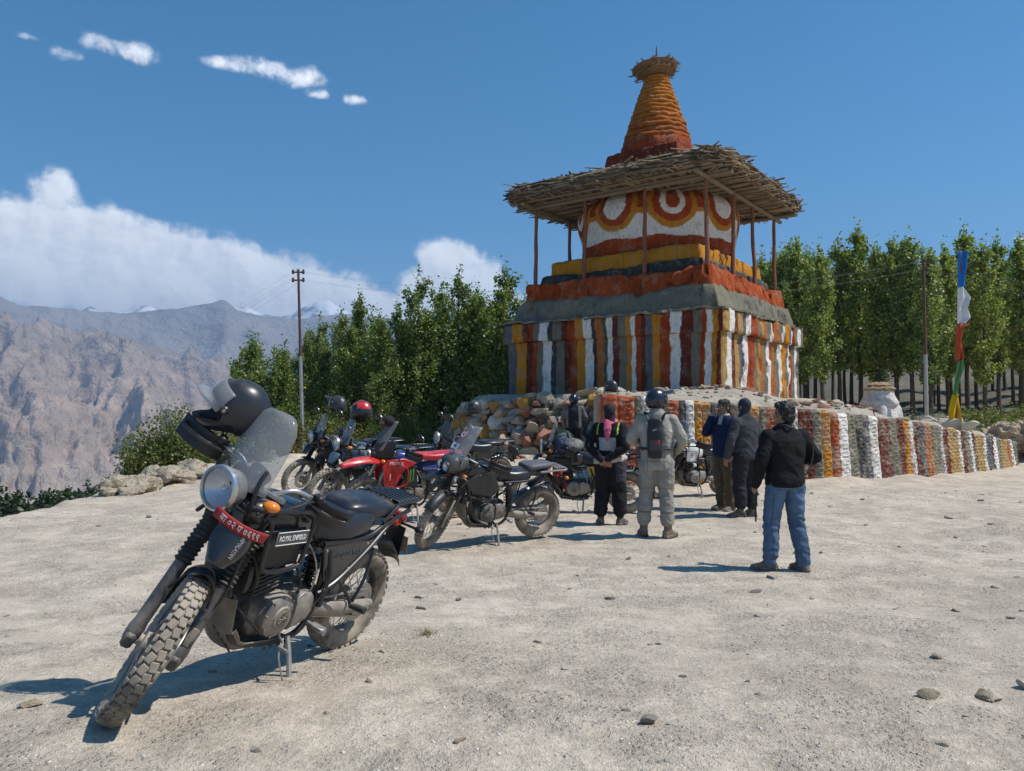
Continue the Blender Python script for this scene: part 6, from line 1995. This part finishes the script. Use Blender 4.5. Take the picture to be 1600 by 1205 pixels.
H_BLK = mat('matt_black_helmet', (.022, .025, .032), .34, var=.08, dust=.04)
H_NAV = mat('dark_blue_helmet', (.012, .016, .03), .25, var=.06, coat=.3)
H_GRY = mat('graphite_helmet', (.03, .032, .035), .4, var=.1, dust=.05)


def hpose(px, py, d, yaw, pitch=0, roll=0):
    p = px_at(px, py, d)
    return Matrix.Translation(p) @ Matrix.Rotation(radians(yaw), 4, 'Z') @ Matrix.Rotation(radians(pitch), 4, 'Y') @ Matrix.Rotation(radians(roll), 4, 'X')


helmet('matt black flip-up helmet hung on the handlebar of the nearest motorcycle', hpose(374, 638, 3.72, 186, -8, -12), H_BLK, H_VIS, lift=38, scale=1.06, chin=1.62)
helmet('graphite helmet hung on the mirror of the black motorcycle by the pole', hpose(528, 632, 12.7, 160, -5, 10), H_GRY, H_VISD, peak=True, scale=1.1)
helmet('red and black helmet hung on a mirror behind the red motorcycle', hpose(565, 641, 11.7, 185, 5, 10), H_BLK, H_VISD, stripe=B_RED, scale=1.15)
helmet('dark helmet hung on the mirror of the motorcycle in the tree shade', hpose(741, 637, 14.0, 200, 0, 0), H_GRY, H_VISD, scale=1.0)
helmet('black helmet resting on the end of the carved wall', hpose(955, 604, 15.7, 150, 0, 0), H_BLK, H_VISD, scale=1.0)

# ------------------------------------------------------------------ people
SKIN = mat('skin', (.30, .165, .105), .55, var=.12, vs=20, spec=.35)
CLOTH = mat('worn_cloth', None, .85, attr='Col', var=.28, vs=9, det=6, bump=.7, bs=13, bd=.03, spec=.2)
HAIR = mat('black_hair', (.012, .011, .010), .45, var=.3, vs=40, bump=.6, bs=90, bd=.01)
LEATHER = mat('dusty_boot', (.06, .05, .042), .7, var=.2, dust=.25, ds=12)
TANSHOE = mat('brown_shoe', (.13, .09, .055), .75, var=.2, dust=.25, ds=12)


def limb(mb, pts, rad, n=14, sq=None, seg=4):
    """round limb through joints with interpolated radii"""
    P_ = smooth_path(pts, seg); R_ = []
    for i in range(len(pts) - 1):
        for k in range(seg): R_.append(rad[i] + (rad[i + 1] - rad[i]) * k / seg)
    R_.append(rad[-1])
    mb.tube(P_, R_, n)
    mb.ell(pts[0], rad[0], 12, 8); mb.ell(pts[-1], rad[-1], 12, 8)


def torso(mb, lv, lean=(0, 0)):
    rings = []
    for (z, cx_, cy_, hw, hd) in lv:
        ring = []
        for k in range(28):
            th = 2 * pi * k / 28; c, s_ = cos(th), sin(th)
            ring.append((cx_ + hw * math.copysign(abs(c) ** .82, c), cy_ + hd * math.copysign(abs(s_) ** .9, s_), z))
        rings.append(ring)
    mb.rings(rings)


def hand(mb, wrist, d, palm, curl=.6, spread=1.):
    """palm and five fingers; d = direction of the fingers, palm = palm normal"""
    d = Vector(d).normalized(); pn = (Vector(palm) - d * Vector(palm).dot(d)).normalized(); sd = d.cross(pn); w_ = Vector(wrist)
    R_ = Matrix((sd, d, pn)).transposed()
    mb.ell(w_ + d * .045, (.040, .055, .017), 14, 10, R_)
    mb.tube([w_ - d * .03, w_ + d * .02], [.026, .028], 10)
    for i, (off, L) in enumerate(((-.030, .070), (-.010, .080), (.010, .075), (.029, .060))):
        p = w_ + d * .085 + sd * off; pts = [p - d * .02, p]; a = .15
        for sg in (.45, .32, .26):
            a += curl * (.55 if sg == .45 else .7)
            p = p + (d * cos(a) + pn * sin(a)) * L * sg; pts.append(p)
        mb.tube(pts, [.0095, .0098, .009, .0083, .007], 8); mb.ell(pts[-1], .007, 8, 6)
    p = w_ + d * .02 - sd * .032
    t1 = p + (d * .6 - sd * .7 + pn * .4) * .036; t2 = t1 + (d * .85 - sd * .15 + pn * .5) * .032; t3 = t2 + (d * .8 + sd * .25 + pn * .5) * .024
    mb.tube([p, t1, t2, t3], [.013, .0115, .0105, .0085], 8); mb.ell(t3, .0085, 8, 6)


def person(label, loc, yaw, h=1.75, feet=((-.12, 0, 12), (.12, 0, -12)), armL=None, armR=None, build=1., jacket=None, jcol=None, trousers=None, tcol=None, baggy=.0, boots=LEATHER, boot_h=.2, hem=.86, head_yaw=0., head_pitch=0., hair=None, hood=None, lean=0., collar=True, hands=None, kneeb=.03):
    th = thing('person', label, 'person', loc, yaw); k = h / 1.75
    th.scale = (k, k, k)
    hips = [Vector((-.092 * build, lean * -.02, .91)), Vector((.092 * build, lean * -.02, .91))]
    sh = [Vector((-.178 * build, lean * .10, 1.385)), Vector((.178 * build, lean * .10, 1.385))]
    arm = [armL or ((-.27, -.02, 1.14), (-.27, .05, .89)), armR or ((.27, -.02, 1.14), (.27, .05, .89))]
    arm = [[Vector(a) for a in p] for p in arm]
    an, kn = [], []
    for i in (0, 1):
        fx, fy, _ = feet[i]
        a = Vector((fx, fy, .095)); an.append(a)
        kn.append(hips[i].lerp(a, .52) + Vector((0, kneeb, 0)))
    # skin body, one surface
    mb = MB()
    torso(mb, [(.86, 0, 0, .14 * build, .095), (.95, 0, 0, .155 * build, .105), (1.06, 0, lean * .03, .135 * build, .095), (1.25, 0, lean * .06, .155 * build, .105), (1.38, 0, lean * .09, .165 * build, .095), (1.45, 0, lean * .10, .10, .07), (1.48, 0, lean * .10, .06, .055)])
    for i in (0, 1):
        limb(mb, [hips[i], kn[i], an[i] + Vector((0, -.01, .03))], [.08 * build, .055, .042])
        fyw = radians(feet[i][2]); f = Vector((-sin(fyw), cos(fyw), 0))
        mb.tube([an[i] - f * .04 + Vector((0, 0, -.03)), an[i] + f * .06 - Vector((0, 0, .05)), an[i] + f * .16 - Vector((0, 0, .065))], [.036, .036, .022], 10)
        limb(mb, [sh[i], arm[i][0], arm[i][1]], [.050 * build, .036, .027])
        w_ = arm[i][1]; dd = (w_ - arm[i][0]).normalized()
        hd = (hands or {}).get(i, {})
        hand(mb, w_, hd.get('d', dd), hd.get('palm', (-1 if i else 1, 0, .1)), hd.get('curl', .45))
    hc = Vector((0, .015 + lean * .13, 1.615)); HR = Matrix.Rotation(head_yaw, 3, 'Z') @ Matrix.Rotation(head_pitch, 3, 'X')
    H_ = lambda x, y, z: hc + HR @ Vector((x, y, z))
    mb.tube([(0, lean * .10, 1.40), (0, .005 + lean * .12, 1.50), H_(0, -.005, -.06)], [.065, .056, .055], 14)
    mb.ell(H_(0, -.012, .03), (.076, .096, .098), 18, 14, HR); mb.ell(H_(0, .022, -.045), (.060, .070, .072), 16, 12, HR); mb.ell(H_(0, .072, -.092), (.028, .022, .020), 10, 8, HR)
    mb.tube([H_(0, .085, .018), H_(0, .112, -.022), H_(0, .098, -.034)], [.009, .015, .012], 8)
    mb.tube([H_(-.042, .080, .022), H_(0, .088, .026), H_(.042, .080, .022)], .010, 8); mb.tube([H_(-.024, .086, -.062), H_(0, .094, -.060), H_(.024, .086, -.062)], .008, 8)
    for s in (-1, 1): mb.ell(H_(s * .078, -.008, -.005), (.010, .020, .032), 10, 8, HR @ Matrix.Rotation(s * .25, 3, 'Z'))
    link('body', fuse(mb, SKIN, .0068, 2, name='body'), th)
    for s in (-1, 1):
        e = MB(); e.ell(H_(s * .031, .081, .004), (.011, .008, .008), 10, 8, HR); eo = e.obj('eye', mat('eye_white', (.7, .68, .65), .3, var=0), th, 180)
        e = MB(); e.ell(H_(s * .031, .0865, .004), (.005, .004, .005), 8, 6, HR); e.obj('iris', mat('dark_iris', (.02, .012, .008), .2, var=0), eo, 180)
    e = MB(); e.tube([H_(-.022, .0965, -.0615), H_(0, .1035, -.060), H_(.022, .0965, -.0615)], [.002, .004, .002], 8); e.obj('mouth', mat('lips', (.25, .09, .07), .5, var=.05), th, 180)
    # trousers
    b = .014 + baggy
    mb = MB()
    torso(mb, [(.84, 0, -.005, .15 * build + b * .6, .11 + b * .6), (.92, 0, -.008, .168 * build + b * .5, .122 + b * .4), (1.0, 0, 0, .155 * build + .012, .108 + .01), (1.05, 0, 0, .145 * build + .01, .102)])
    for i in (0, 1):
        a = an[i] + Vector((0, -.012, -.01 if boot_h < .2 else .10))
        limb(mb, [hips[i] + Vector((0, -.008, -.02)), hips[i].lerp(kn[i], .5) + Vector((0, 0, 0)), kn[i], kn[i].lerp(a, .5) - Vector((0, .015, 0)), a], [.088 * build + b, .078 + b, .062 + b, .058 + b, .052 + b * .9])
    sd = loc[0] * 3.1
    def tw(c):
        x, y, z = c
        q = exp(-((z - .48) / .12) ** 2) + exp(-((z - .16) / .12) ** 2) + .6 * exp(-((z - .85) / .1) ** 2)
        r_ = noise.ridged_multi_fractal(Vector((x * 4.5 + sd, y * 4.5, z * 10 + 5 * x)), 1.0, 2.1, 3, 1, 2) - 1.0
        return (.005 + .011 * q) * r_ + .004 * fbm(x * 9 + sd, y * 9, z * 20, 3) + .001
    link('trousers', fuse(mb, CLOTH, .011, 3, tw, 'trousers', tcol), th)
    # boots
    for i in (0, 1):
        fyw = radians(feet[i][2]); f = Vector((-sin(fyw), cos(fyw), 0)); sdv = Vector((f.y, -f.x, 0)); a = an[i]
        mb = MB()
        for (u, wd, hh, zc) in (): pass
        rings = []
        for (u, wd, z1) in ((-.085, .018, .05), (-.075, .034, .085), (-.03, .040, .12), (.03, .042, .115), (.09, .046, .075), (.14, .045, .058), (.175, .034, .048), (.188, .016, .035)):
            ring = []
            for q in range(16):
                t_ = 2 * pi * q / 16; c, s_ = cos(t_), sin(t_)
                ring.append(a + f * u + sdv * wd * c + Vector((0, 0, -.095 + (z1 * .5) * (1 + math.copysign(abs(s_) ** .6, s_)))))
            rings.append(ring)
        mb.rings(rings)
        mb.tube([a + Vector((0, -.005, -.03)), a + Vector((0, -.012, boot_h))], [.046, .056 + baggy * .3], 14)
        bo = link('boot', fuse(mb, boots, .009, 3, lambda c: .003 * fbm(c[0] * 20, c[1] * 20, c[2] * 20, 3), 'boot'), th)
        so_ = MB(); out = [(u, wd) for u, wd in ((-.09, .012), (-.075, .036), (0, .042), (.09, .050), (.15, .046), (.185, .026), (.195, .006))]
        ol = [(w2, u) for u, w2 in out] + [(-w2, u) for u, w2 in out[::-1]]
        so_.prism(ol, .028, a + Vector((0, 0, -.0955)), sdv, f, ch=.003); so_.obj('sole', B_MAT, bo)
    # jacket
    c_ = .024
    mb = MB()
    lv = [(hem, 0, -.002, .165 * build + c_, .118 + c_ * .8), (hem + .05, 0, -.002, .172 * build + c_, .122 + c_), (1.06, 0, lean * .03, .160 * build + c_, .112 + c_), (1.25, 0, lean * .06, .178 * build + c_, .122 + c_), (1.35, 0, lean * .09, .19 * build + c_, .115 + c_ * .8), (1.41, 0, lean * .095, .185 * build, .105), (1.455, 0, lean * .10, .135 * build, .09), (1.495, 0, lean * .105, .085, .075)]
    torso(mb, lv)
    if collar: mb.tube([(0, lean * .10 - .005, 1.44), (0, lean * .115 + .002, 1.525)], [.080, .072], 18)
    for i in (0, 1):
        w_ = arm[i][1]; e = arm[i][0]
        limb(mb, [sh[i] + Vector((0, 0, .0)), sh[i].lerp(e, .5), e, e.lerp(w_, .55), w_ - (w_ - e).normalized() * .005], [.078 * build, .072, .063, .055, .043])
    def jw(c):
        x, y, z = c
        el = min((Vector(c) - arm[0][0]).length, (Vector(c) - arm[1][0]).length)
        q = exp(-(el / .10) ** 2) + .5 * exp(-((z - 1.02) / .1) ** 2)
        r_ = noise.ridged_multi_fractal(Vector((x * 4.5, y * 4.5 + sd, z * 7 + 4 * x)), 1, 2.1, 3, 1, 2) - 1.0
        return (.007 + .010 * q) * r_ + .005 * fbm(x * 7 + sd, y * 7, z * 13, 3) + .004
    link('jacket', fuse(mb, CLOTH, .0115, 2, jw, 'jacket', jcol), th)
    if hair:
        mb = MB(); mb.ell(H_(0, -.022, .045), (.086, .098, .095), 18, 14, HR); mb.ell(H_(0, -.055, -.02), (.075, .055, .075), 14, 10, HR); mb.ell(H_(0, .045, .095), (.06, .045, .035), 12, 8, HR)
        link('hair', fuse(mb, hair, .008, 1, lambda c: .020 * fbm(c[0] * 48, c[1] * 48, c[2] * 20, 4) + .004, 'hair'), th)
    if hood:
        mb = MB(); mb.ell(H_(0, -.012, .03), (.088, .108, .108), 18, 14, HR); mb.ell(H_(0, -.01, -.05), (.075, .085, .085), 14, 10, HR); mb.tube([(0, lean * .1, 1.46), H_(0, -.01, -.06)], [.082, .074], 16)
        # opening for the eyes
        me = fuse(mb, hood, .010, 3, lambda c: .003 * fbm(c[0] * 20, c[1] * 20, c[2] * 30, 3), 'balaclava')
        import bmesh
        bm = bmesh.new(); bm.from_mesh(me); ih = HR.transposed()
        dl = [v for v in bm.verts if (lambda q: q.y > .055 and -.035 < q.z < .035 and abs(q.x) < .06)(ih @ (v.co - hc))]
        bmesh.ops.delete(bm, geom=dl, context='VERTS'); bm.to_mesh(me); bm.free()
        link('balaclava', me, th)
    th['_hc'] = [hc.x, hc.y, hc.z]
    return th, hc, HR


def pplace(x, y): return (x, y, ground_z(x, y) + .004)


def world_m(th, loc, R_=None):
    return Matrix.Translation(th.location) @ Matrix.Rotation(th.rotation_euler.z, 4, 'Z') @ Matrix.Scale(th.scale.x, 4) @ Matrix.Translation(loc) @ (R_.to_4x4() if R_ is not None else Matrix())


PUR = lambda c: (lambda v: c)
# man in jeans
def denim(v):
    k = .5 + .5 * fbm(v.x * 4, v.y * 4, v.z * 2, 3)
    fr = sst(-.03, -.12, v.y) * exp(-((v.z - .78) / .16) ** 2) * .35
    c = np.array((.075, .125, .205)) * (.8 + .45 * k + fr)
    if abs(v.x) < .006 and v.z > .76 and v.y < 0: c = c * .55
    if v.y < -.06 and .84 < v.z < .95 and abs(abs(v.x) - .09) < .06 and (abs(abs(abs(v.x) - .09) - .055) < .006 or abs(v.z - .845) < .006): c = c * .6
    if abs(abs(v.x) - .175) < .006 and v.z < .8: c = c * .6
    return tuple(c)
p1, hc1, _ = person('man in blue jeans and black jacket standing alone with his back turned', pplace(2.70, 7.62), radians(14), 1.66, ((-.165, .05, 48), (.155, -.06, 4)),
                armL=((-.30, -.03, 1.13), (-.285, .10, .88)), armR=((.33, -.05, 1.17), (.20, .20, 1.12)), build=1.06, jcol=PUR((.011, .011, .013)), tcol=denim, baggy=.008, boots=TANSHOE, boot_h=.06, hem=.87, head_yaw=.5, hair=HAIR,
                hands={1: dict(d=(-.6, .8, .1), palm=(-.5, 0, -.8), curl=.9), 0: dict(curl=.9)})
# camera and straps
stp = thing('camera', 'small camera on a strap held by the man in jeans', 'camera', (0, 0, 0)); stp.matrix_world = world_m(p1, (0, 0, 0))
mb = MB(); mb.box((.13, .29, 1.13), (.11, .05, .075), .008); mb.lathe([(.001, .05), (.024, .05), (.028, .04), (.028, 0)], (.12, .31, 1.13), (0, 1, 0), 20); mb.obj('camera_body', B_MAT, stp)
mb = MB(); mb.tube(smooth_path([(.17, .29, 1.16), (.15, .19, 1.34), (.10, .07, 1.505), (.02, -.105, 1.485), (-.06, -.06, 1.51), (-.08, .10, 1.44), (.06, .25, 1.2), (.08, .29, 1.16)], 6), .008, 6, flat=.35); mb.obj('neck_strap', mat('grey_strap', (.18, .18, .18), .7), stp)
mb = MB(); mb.tube(smooth_path([(.24, -.055, 1.43), (.262, -.11, 1.25), (.235, -.10, 1.08), (.20, -.06, .98)], 5), .011, 6, flat=.35); mb.obj('shoulder_strap', mat('grey_strap', (.18, .18, .18), .7), stp)
stk = thing('walking_stick', 'black folded stick in the left hand of the man in jeans', 'stick', (0, 0, 0)); stk.matrix_world = world_m(p1, (0, 0, 0))
mb = MB(); mb.tube([(-.272, .125, .86), (-.285, .10, .70), (-.30, .075, .50)], [.010, .011, .009], 8); mb.obj('shaft', B_MAT, stk)
mb = MB(); mb.tube([(-.263, .14, .93), (-.272, .125, .86)], .014, 8); mb.obj('handle', B_STL, stk)

# man in grey riding suit
def greyj(v):
    k = .5 + .5 * fbm(v.x * 5, v.y * 5, v.z * 5, 3)
    c = np.array((.33, .315, .275)) * (.85 + .3 * k)
    if abs(v.x) > .17 and v.z < 1.05: c = c * .8
    if abs(abs(v.x) - .10) < .004 and v.z < 1.3 or abs(v.z - .905) < .006: c = c * .55
    if abs(v.z - 1.30) < .05 and .15 < abs(v.x) < .21 and v.y < 0: c = c * 1.25
    return tuple(c)
def greyt(v):
    k = .5 + .5 * fbm(v.x * 5, v.y * 5, v.z * 5, 3); c = np.array((.27, .26, .23)) * (.85 + .3 * k)
    if .40 < v.z < .54 and v.y > .0: c = c * .35
    if abs(v.z - .30) < .012 or abs(v.z - .58) < .006: c = c * .6
    if abs(v.x) < .006 and v.z > .78: c = c * .5
    if abs(v.x) > .17 and .55 < v.z < .75: c = c * .82
    return tuple(c)
p2_, hc2, HR2 = person('tall man in pale grey riding suit with black backpack and helmet', pplace(1.82, 9.68), radians(-16), 1.83, ((-.16, .02, 22), (.13, -.03, -28)), armL=((-.30, .02, 1.16), (-.18, .22, 1.08)), armR=((.30, .02, 1.16), (.22, .20, 1.0)), build=1.0, jcol=greyj, tcol=greyt, baggy=.018, boots=TANSHOE, boot_h=.2, hem=.80)
helmet('dark blue peaked helmet worn by the man in the grey suit', world_m(p2_, hc2 + Vector((0, .0, .025)), Matrix.Rotation(pi / 2 - .75, 3, 'Z')), H_NAV, H_VISD, peak=True, worn=True, scale=1.06 * 1.75 / 1.83)
bp = thing('backpack', 'narrow black hydration backpack with a red tag on the grey suited man', 'backpack', (0, 0, 0)); bp.matrix_world = world_m(p2_, (0, 0, 0))
mb = MB(); mb.super([(-.085, 0, 0, .05, .05, 3), (-.08, 0, 0, .085, .05, 3), (0, 0, .01, .09, .055, 3), (.2, 0, .015, .095, .05, 3), (.36, 0, .0, .085, .035, 3), (.39, 0, 0, .05, .02, 3)], 22)
mb.xf(Matrix.Translation((0, -.17, 1.03)) @ Matrix(((0, 1, 0, 0), (0, 0, -1, 0), (1, 0, 0, 0), (0, 0, 0, 1))))
me = fuse(mb, mat('black_nylon', (.016, .017, .020), .6, var=.15), .01, 2, lambda c: .006 * fbm(c[0] * 14, c[1] * 14, c[2] * 14, 3), 'pack'); link('pack', me, bp)
mb = MB(); mb.box((0, -.232, 1.10), (.12, .012, .13), .006); mb.obj('pocket', mat('grey_nylon', (.05, .052, .058), .6), bp)
mb = MB(); mb.box((.025, -.240, 1.125), (.06, .004, .035), .001); mb.obj('red_tag', B_PLT, bp)
mb = MB(); mb.box((0, -.226, 1.27), (.05, .004, .03), .001); mb.obj('logo_patch', B_GTX, bp)
for s in (-1, 1):
    mb = MB(); mb.tube(smooth_path([(s * .07, -.155, 1.36), (s * .11, -.10, 1.475), (s * .135, .03, 1.47), (s * .15, .13, 1.35), (s * .17, .10, 1.15), (s * .15, -.12, 1.04)], 6), .022, 8, flat=.35); mb.obj('shoulder_strap', mat('black_nylon', (.016, .017, .020), .6), bp)
mb = MB(); mb.tube([(.205 * cos(a) * 1.04, .155 * sin(a), 1.055) for a in np.linspace(0, 2 * pi, 40)][:-1], .014, 6, closed=True, flat=1.2); mb.obj('waist_strap', mat('black_nylon', (.016, .017, .020), .6), bp)

# rider with pink scarf
def womj(v):
    x, y, z = v
    if y < -.05 and 1.07 < z < 1.25 and abs(x) < .125: return (.36, .355, .38)
    if abs(abs(x) - .15) < .009 and z > 1.30 and y < .0: return (.45, .60, .05)
    return (.014, .014, .017)
p3_, hc3, HR3 = person('rider in black jacket with grey back panel and pink scarf, hands behind back', pplace(1.36, 10.7), radians(-24), 1.68, ((-.13, -.02, 30), (.14, .05, -15)), armL=((-.27, -.14, 1.13), (-.05, -.20, .93)), armR=((.27, -.14, 1.13), (.03, -.22, .95)), build=1.05, jcol=womj, tcol=lambda v: (.016, .016, .019) if not (v.z > .62 and v.x > .12) else (.05, .05, .062), baggy=.034, boot_h=.2, hem=.92, hood=mat('black_balaclava', (.012, .011, .013), .85, var=.2),
                  hands={0: dict(d=(.8, -.1, -.45), palm=(0, 1, 0), curl=.5), 1: dict(d=(-.8, -.1, -.5), palm=(0, 1, 0), curl=.5)})
scf_ = thing('scarf', 'pink patterned scarf around the neck of the black jacketed rider', 'scarf', (0, 0, 0)); scf_.matrix_world = world_m(p3_, (0, 0, 0))
mb = MB(); mb.tube([(.088 * cos(a), .09 * sin(a), 1.475 + .02 * sin(a * 2)) for a in np.linspace(0, 2 * pi, 24)][:-1], .034, 10, closed=True); mb.tube([(0, -.11, 1.47), (.01, -.158, 1.38), (.015, -.178, 1.28), (.018, -.182, 1.20)], [.055, .06, .042, .012], 10, flat=.35)
me = fuse(mb, mat('pink_scarf', (.52, .10, .17), .85, var=.5, vs=22), .010, 2, lambda c: .008 * fbm(c[0] * 16, c[1] * 16, c[2] * 16, 3), 'scarf_cloth'); link('scarf_cloth', me, scf_)
sw = thing('tied_sweater', 'pale sweater tied round the waist of the rider with pink scarf', 'sweater', (0, 0, 0)); sw.matrix_world = world_m(p3_, (0, 0, 0))
mb = MB(); mb.tube([((.185 + .03 * abs(sin(a * 3))) * cos(a), (.145 + .02 * abs(sin(a * 2))) * sin(a), .93 + .03 * cos(a)) for a in np.linspace(0, 2 * pi, 30)][:-1], .04, 10, closed=True, flat=1.3)
me = fuse(mb, mat('pale_knit', (.42, .39, .35), .9, var=.25), .012, 2, lambda c: .012 * fbm(c[0] * 14, c[1] * 14, c[2] * 14, 3), 'knit'); link('knit', me, sw)

# man in navy jacket on the phone
p4_, hc4, HR4 = person('man in navy jacket and brown trousers holding a phone to his face', pplace(3.36, 12.15), radians(128), 1.74, ((-.12, .03, 8), (.11, -.05, -16)), armL=((-.27, .02, 1.13), (-.24, .13, .90)), armR=((.24, .17, 1.22), (.10, .19, 1.50)), build=1.06, jcol=lambda v: (.42, .41, .40) if (v.y > .06 and abs(v.x) < .03 and v.z > 1.36) or (v.z > 1.5) else (.012, .022, .065), tcol=lambda v: (.115, .085, .055), baggy=.02, boots=TANSHOE, boot_h=.08, hem=.84, hair=mat('cropped_hair', (.05, .04, .035), .8), head_yaw=-.1,
                  hands={1: dict(d=(-.35, -.1, .9), palm=(-.7, -.7, 0), curl=.7)})
phn = thing('phone', 'dark phone in the raised hand of the man in navy jacket', 'phone', (0, 0, 0)); phn.matrix_world = world_m(p4_, (.065, .155, 1.585), Matrix.Rotation(.5, 3, 'Z') @ Matrix.Rotation(-.25, 3, 'X'))
mb = MB(); mb.box((0, 0, 0), (.012, .072, .145), .004); mb.obj('case', B_MAT, phn)
mb = MB(); mb.box((-.0065, 0, 0), (.002, .064, .13), .0005); mb.obj('screen', H_VISD, phn)

# man in balaclava
def dj(v):
    c = np.array((.055, .06, .068)) if abs(v.x) > .15 else np.array((.038, .042, .05))
    return tuple(c * (1 + .3 * fbm(v.x * 5, v.y * 5, v.z * 5, 3)))
p5_, hc5, HR5 = person('man in dark grey riding jacket and navy balaclava beside the phone caller', pplace(3.47, 11.45), radians(32), 1.76, ((-.10, .02, 50), (.09, -.02, 35)), armL=((-.30, .0, 1.13), (-.30, .08, .88)), armR=((.29, .02, 1.14), (.24, .18, .95)), build=1.02, jcol=dj, tcol=lambda v: (.022, .024, .030), baggy=.026, boot_h=.24, hem=.84, hood=mat('navy_balaclava', (.016, .024, .042), .8, var=.2))
# man on the rubble
def fj(v):
    if abs(v.x) < .13: return (.02, .02, .024)
    return (.13, .125, .12)
p6_, hc6, HR6 = person('man in dark helmet and grey sleeved jacket facing the tumbled wall', pplace(1.55, 19.3), radians(-8), 1.74, ((-.14, 0, 15), (.15, .04, -12)), armL=((-.28, .05, 1.14), (-.24, .16, .93)), armR=((.29, .04, 1.14), (.22, .18, .96)), build=1.05, jcol=fj, tcol=lambda v: (.016, .016, .019), baggy=.02, boot_h=.2, hem=.88)
helmet('dark blue helmet worn by the man facing the tumbled wall', world_m(p6_, hc6 + Vector((0, 0, .02)), Matrix.Rotation(pi / 2, 3, 'Z')), H_NAV, H_VISD, worn=True, scale=1.05 * 1.75 / 1.74)
